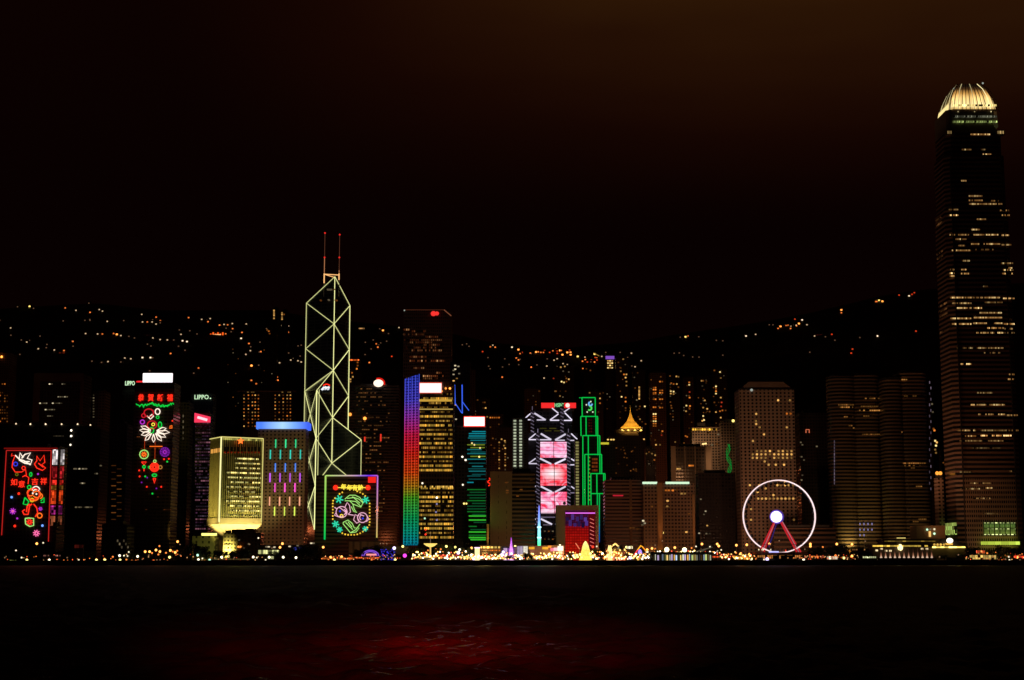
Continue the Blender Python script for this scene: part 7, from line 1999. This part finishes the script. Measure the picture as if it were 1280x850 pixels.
# ------------------------------------------------------------------ ferris wheel
t = Th('ferris_wheel', 'big ferris wheel with a white glowing rim and hub and red lit legs', 'ferris wheel', 974, 1270)
cx, cz = t.uv(974, 645.3)
RW = t.u(1019, 645) - cx
RIM = mat_emit('rim_white', (255, 225, 225), 1.25)
SPK = mat_plain('spoke_metal', (.10, .10, .10), .5)
N = 84
for yy in (-1.1, 1.1):
    MB().tube([(cx + RW * cos(2 * pi * i / N), yy, cz + RW * sin(2 * pi * i / N)) for i in range(N)], .42, 5, True).build('lit_rim', RIM, t.o)
sp = MB().tube([(2.5, 0, 0), (RW - .6, 0, 0)], .07, 3).mesh('spoke', SPK)
for i in range(42):
    o = link(sp, 'spoke', t.o, (cx, 0, cz))
    o.rotation_euler.y = 2 * pi * (i + .5) / 42
gm = MB().lathe([(.5, -1.6), (1.1, -1.2), (1.15, .2), (.8, .9), (.2, 1.1)], n=8).mesh('cabin', mat_plain('cabin_glass', (.05, .05, .055), .2))
for i in range(42):
    a = 2 * pi * i / 42
    link(gm, 'cabin', t.o, (cx + (RW - 1.9) * cos(a), 0, cz + (RW - 1.9) * sin(a)))
hx, hz = t.uv(970.5, 646, -4)
b = MB()
n = 20
v_ = [(hx + 4.6 * cos(2 * pi * i / n), hz + 4.6 * sin(2 * pi * i / n)) for i in range(n)]
b.v = [(x, -4.2, z) for x, z in v_] + [(x, -3.0, z) for x, z in v_]
b.f = [tuple(range(n)), tuple(reversed(range(n, 2 * n)))] + [(i, n + i, n + (i + 1) % n, (i + 1) % n) for i in range(n)]
b.build('lit_hub_disc', mat_emit('hub_white', (245, 238, 255), 2.0, light=True), t.o)
MB().tube([(hx, -3, hz), (cx, 4, cz)], 1.6, 10).build('axle', mat_emit('axle_red', (150, 20, 50), .6), t.o)
hh = MB().lathe([(5.9, -.2), (5.9, .2)], n=20).build('hub_halo', mat_emit('hub_halo_violet', (95, 65, 170), .6), t.o)  # violet glare around the hub, modelled as a glowing disc
hh.rotation_euler.x = pi / 2
hh.location = (hx + .6, -2.6, hz)
b = MB().tube([(hx + 5.0 * cos(2 * pi * i / n), -3.4, hz + 5.0 * sin(2 * pi * i / n)) for i in range(n)], .45, 5, True)
b.build('hub_ring', mat_emit('hub_violet', (120, 90, 220), 1.0), t.o)
LR = mat_emit('leg_lit_red', (215, 40, 50), .75)  # red floodlighting on the legs is put into their emission
LP = mat_emit('leg_lit_pink', (220, 130, 140), .7)
for (x0, y0), (x1, y1), m_, r_, yy in (((967.5, 653), (950.5, 688), LR, .75, -6), ((969.5, 654), (955, 690), LR, .6, 5), ((968.5, 653), (953, 689), LP, .3, -6.8), ((976, 653), (996, 690), LR, .7, -6), ((979, 652), (1001, 690), LR, .7, 5), ((978, 652), (998.5, 690), LP, .3, -6.8), ((972, 655), (961, 684), mat_emit('leg_blue', (70, 50, 150), .5), .35, 2)):
    a, b_ = t.P(x0, y0, -3), t.P(x1, y1, yy)
    MB().tube([(a[0], -3.2 if yy < 0 else 3, a[2]), (b_[0], yy, b_[2])], r_, 6).build('leg', m_, t.o)
MB().box(t.u(942, 690), t.u(1006, 690), -12, 10, z_(693), z_(690.4)).build('boarding_platform', mat_plain('platform_red', (.25, .08, .06)), t.o)
MB().box(t.u(944, 690), t.u(1004, 690), -8, 8, 0, z_(693)).build('platform_base', DARK, t.o)
MB().box(t.u(958, 690), t.u(970, 690), -12.6, -12.1, z_(690.6), z_(689)).build('lit_sign', mat_emit('sign_bluewhite', (180, 180, 255), 1.5), t.o)
MB().box(t.u(943, 690), t.u(952, 690), -12.6, -12.1, z_(688), z_(686.2)).build('lit_sign', mat_row('row_wheel_sign', (255, 230, 180), 1.6, 1.2, .8, .2), t.o)
MB().box(t.u(950, 690), t.u(1000, 690), -12.5, -12.1, z_(680.8), z_(680.3)).build('rail', mat_plain('rail_grey', (.3, .25, .2)), t.o)

# ------------------------------------------------------------------ long pier building with clock tower
t = Th('pier_building', 'long two storey pier building with yellow eaves lights and a round topped clock tower', 'pier building', 1150, 1258)
YL = mat_row('row_eaves', (255, 215, 90), 1.2, 2.8, 1, .06, (240, 190, 70))
MB().box(t.u(1092, 690), t.u(1208, 690), 3, 22, z_(697), z_(684)).build('wall', mat_plain('pier_wall', (.12, .09, .07)), t.o)
MB().box(t.u(1090, 690), t.u(1210, 690), 1, 24, z_(683.5), z_(681)).build('roof', mat_plain('pier_roof', (.10, .07, .05)), t.o)
MB().box(t.u(1105, 690), t.u(1176, 690), 3, 22, z_(681), z_(673.5)).build('upper_storey', mat_plain('pier_roof', (.10, .07, .05)), t.o)
MB().box(t.u(1091, 690), t.u(1166, 690), .2, .8, z_(683.4), z_(681.6)).build('eaves_light', YL, t.o)
MB().box(t.u(1166, 690), t.u(1210, 690), .2, .8, z_(684.9), z_(683.2)).build('eaves_light', mat_row('row_eaves_bright', (255, 225, 110), 2.0, 3.4, 1, .04), t.o)
MB().box(t.u(1107, 690), t.u(1171, 690), 2.4, 2.9, z_(677), z_(676)).build('eaves_light', mat_row('row_eaves_dim', (210, 170, 70), .6, 3, 1, .05), t.o)
MB().box(t.u(1122, 672.5), t.u(1133, 672.5), 2.4, 2.9, z_(673.1), z_(672)).build('eaves_light', mat_emit('eaves_pale', (240, 215, 120), .9), t.o)
MB().prism([(t.u(1168, 690), 2), (t.u(1210, 690), 2), (t.u(1210, 690), 22), (t.u(1168, 690), 22)], z_(681), z_(673), top=[(t.u(1182, 690), 9), (t.u(1194, 690), 9), (t.u(1194, 690), 14), (t.u(1182, 690), 14)]).build('hipped_roof', mat_plain('pier_roof', (.10, .07, .05)), t.o)
MB().box(t.u(1183.5, 690), t.u(1191.5, 690), .4, 4, z_(681.2), z_(679)).build('clock_tower', mat_emit('tower_amber', (255, 190, 80), 1.0), t.o)
MB().ball(t.P(1187.2, 675.8, 1), 2.7, 12, 8, .8).build('clock_face', mat_emit('clock_white', (255, 245, 215), 2.2), t.o)
for x in (1168, 1172, 1176, 1180): MB().ball(t.P(x, 680.8, .5), 1.0, 6, 5).build('roof_lamp', mat_emit('tower_amber2', (255, 200, 90), 1.0, .4), t.o)
for i in range(12):
    x = 1101 + i * 5.75
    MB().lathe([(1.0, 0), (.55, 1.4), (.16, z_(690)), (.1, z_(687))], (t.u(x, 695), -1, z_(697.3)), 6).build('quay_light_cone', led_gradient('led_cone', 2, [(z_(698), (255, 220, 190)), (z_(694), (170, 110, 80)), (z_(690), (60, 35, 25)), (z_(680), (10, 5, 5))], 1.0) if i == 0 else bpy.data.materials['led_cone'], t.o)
for x, y0, y1 in ((1108.8, 691.5, 687.5), (1114, 691.5, 687.5), (1125.3, 690, 681.5), (1153.8, 691.5, 685), (1160, 691, 685), (1097, 690, 687), (1103, 689, 685)):
    MB().box(t.u(x, 690) - .9, t.u(x, 690) + .9, 2.4, 2.9, z_(y1 + 2), z_(y0 - 2 if y0 - y1 > 9 else y1)).build('lit_doorway', mat_emit('doorway_white', (255, 225, 170), 1.3, .3), t.o)
MB().ball(t.P(1125.3, 684.3, 1.5), 2.2, 10, 7, 1.2).build('round_lamp', mat_emit('round_lamp_glow', (255, 230, 160), 2.2), t.o)
MB().box(t.u(1096, 697), t.u(1170, 697), -3, 3, .3, z_(697.4)).build('quay_edge', CONC, t.o)

# ------------------------------------------------------------------ trees along the front
LEAF = mat_plain('foliage_dark', (.05, .075, .03), .9, var=.5, scale=.6)
BARK = mat_plain('bark', (.09, .065, .045), .9)


def crown_mesh(seed, wd, ht):
    rg_ = random.Random(seed)
    b_ = MB()
    clumps = [(rg_.gauss(0, wd * .24), rg_.gauss(0, wd * .22), ht * (.35 + .5 * rg_.random()), wd * rg_.uniform(.16, .26)) for _ in range(14)]
    for cx_, cy_, cz_, cr in clumps:
        for _ in range(60):
            a, e_ = rg_.uniform(0, 2 * pi), math.asin(rg_.uniform(-1, 1))
            r_ = cr * rg_.uniform(.6, 1.05)
            x, y, z = cx_ + r_ * cos(a) * cos(e_), cy_ + r_ * sin(a) * cos(e_), cz_ + r_ * sin(e_) * .8
            s_ = rg_.uniform(.35, .75)
            u = Vector((rg_.gauss(0, 1), rg_.gauss(0, 1), rg_.gauss(0, 1))).normalized() * s_
            v = u.cross(Vector((rg_.gauss(0, 1), rg_.gauss(0, 1), rg_.gauss(0, 1)))).normalized() * s_ * .7
            i0 = len(b_.v)
            p_ = Vector((x, y, z))
            b_.v += [tuple(p_ - u), tuple(p_ + v), tuple(p_ + u), tuple(p_ - v)]
            b_.f.append((i0, i0 + 1, i0 + 2, i0 + 3))
    return b_.mesh('crown', LEAF)


def trunk_mesh(seed, ht):
    rg_ = random.Random(seed)
    b_ = MB().tube([(0, 0, 0), (.1, 0, ht * .3), (.2, .1, ht * .6)], .42, 6, r2=.2)
    for i in range(4):
        a = i * 1.6 + rg_.random()
        b_.tube([(.1, 0, ht * (.28 + .05 * i)), (cos(a) * ht * .16, sin(a) * ht * .16, ht * .5), (cos(a) * ht * .26, sin(a) * ht * .26, ht * .68)], .2, 5, r2=.07)
    return b_.mesh('trunk', BARK)


TV = [(crown_mesh(s_, 11, 11), trunk_mesh(s_, 11)) for s_ in (1, 2, 3, 4)]
TREES = [(8, 1268, .9), (40, 1266, 1.0), (75, 1270, .8), (90, 1262, .9), (112, 1268, .8), (168, 1262, .7), (183, 1256, .6), (206, 1258, .7), (214, 1256, .75), (235, 1260, 1.15), (243, 1264, 1.35), (250, 1258, 1.1), (259, 1256, .8), (275, 1268, .9), (291, 1262, .8), (305, 1268, .9), (345, 1270, .8), (362, 1266, .9), (378, 1268, 1.15), (389, 1266, 1.25), (398, 1264, 1.0), (446, 1272, .9), (456, 1280, 1.1), (470, 1284, 1.2),
         (515, 1274, 1.0), (521, 1284, 1.1), (551, 1290, 1.3), (560, 1294, 1.3), (585, 1282, 1.0), (637, 1246, .5), (657, 1246, .65), (664, 1246, .45), (712, 1252, .7), (744, 1258, 1.0), (750, 1262, .9), (752, 1252, .6), (826, 1268, .9), (848, 1270, .8), (905, 1268, .9), (914, 1264, .7), (947, 1272, .7), (990, 1276, .8), (1022, 1268, 1.1), (1040, 1266, 1.1), (1051, 1264, 1.25), (1060, 1264, .9), (1070, 1262, .7), (1083, 1262, .8), (1216, 1274, 1.1), (1232, 1274, 1.0), (1250, 1270, 1.2), (1272, 1270, 1.0), (1199, 1262, .6), (1180, 1254, .5)]
lab = auto_labels([(x, 0, 'leafy' if s_ < 1 else 'broad') for x, Y, s_ in TREES], WM, 'dark %s tree')
for i, (x, Y, s_) in enumerate(TREES):
    rt = bpy.data.objects.new('tree', None)
    C.objects.link(rt)
    rt.location = (PX(x, 690, Y), Y, 3)
    rt.rotation_euler.z = i * 1.3
    rt.scale = (s_, s_, s_)
    tagp(rt, lab[i], 'tree', 'trees along the waterfront')
    cm_, tm_ = TV[i % 4]
    link(cm_, 'crown', rt)
    link(tm_, 'trunk', rt)
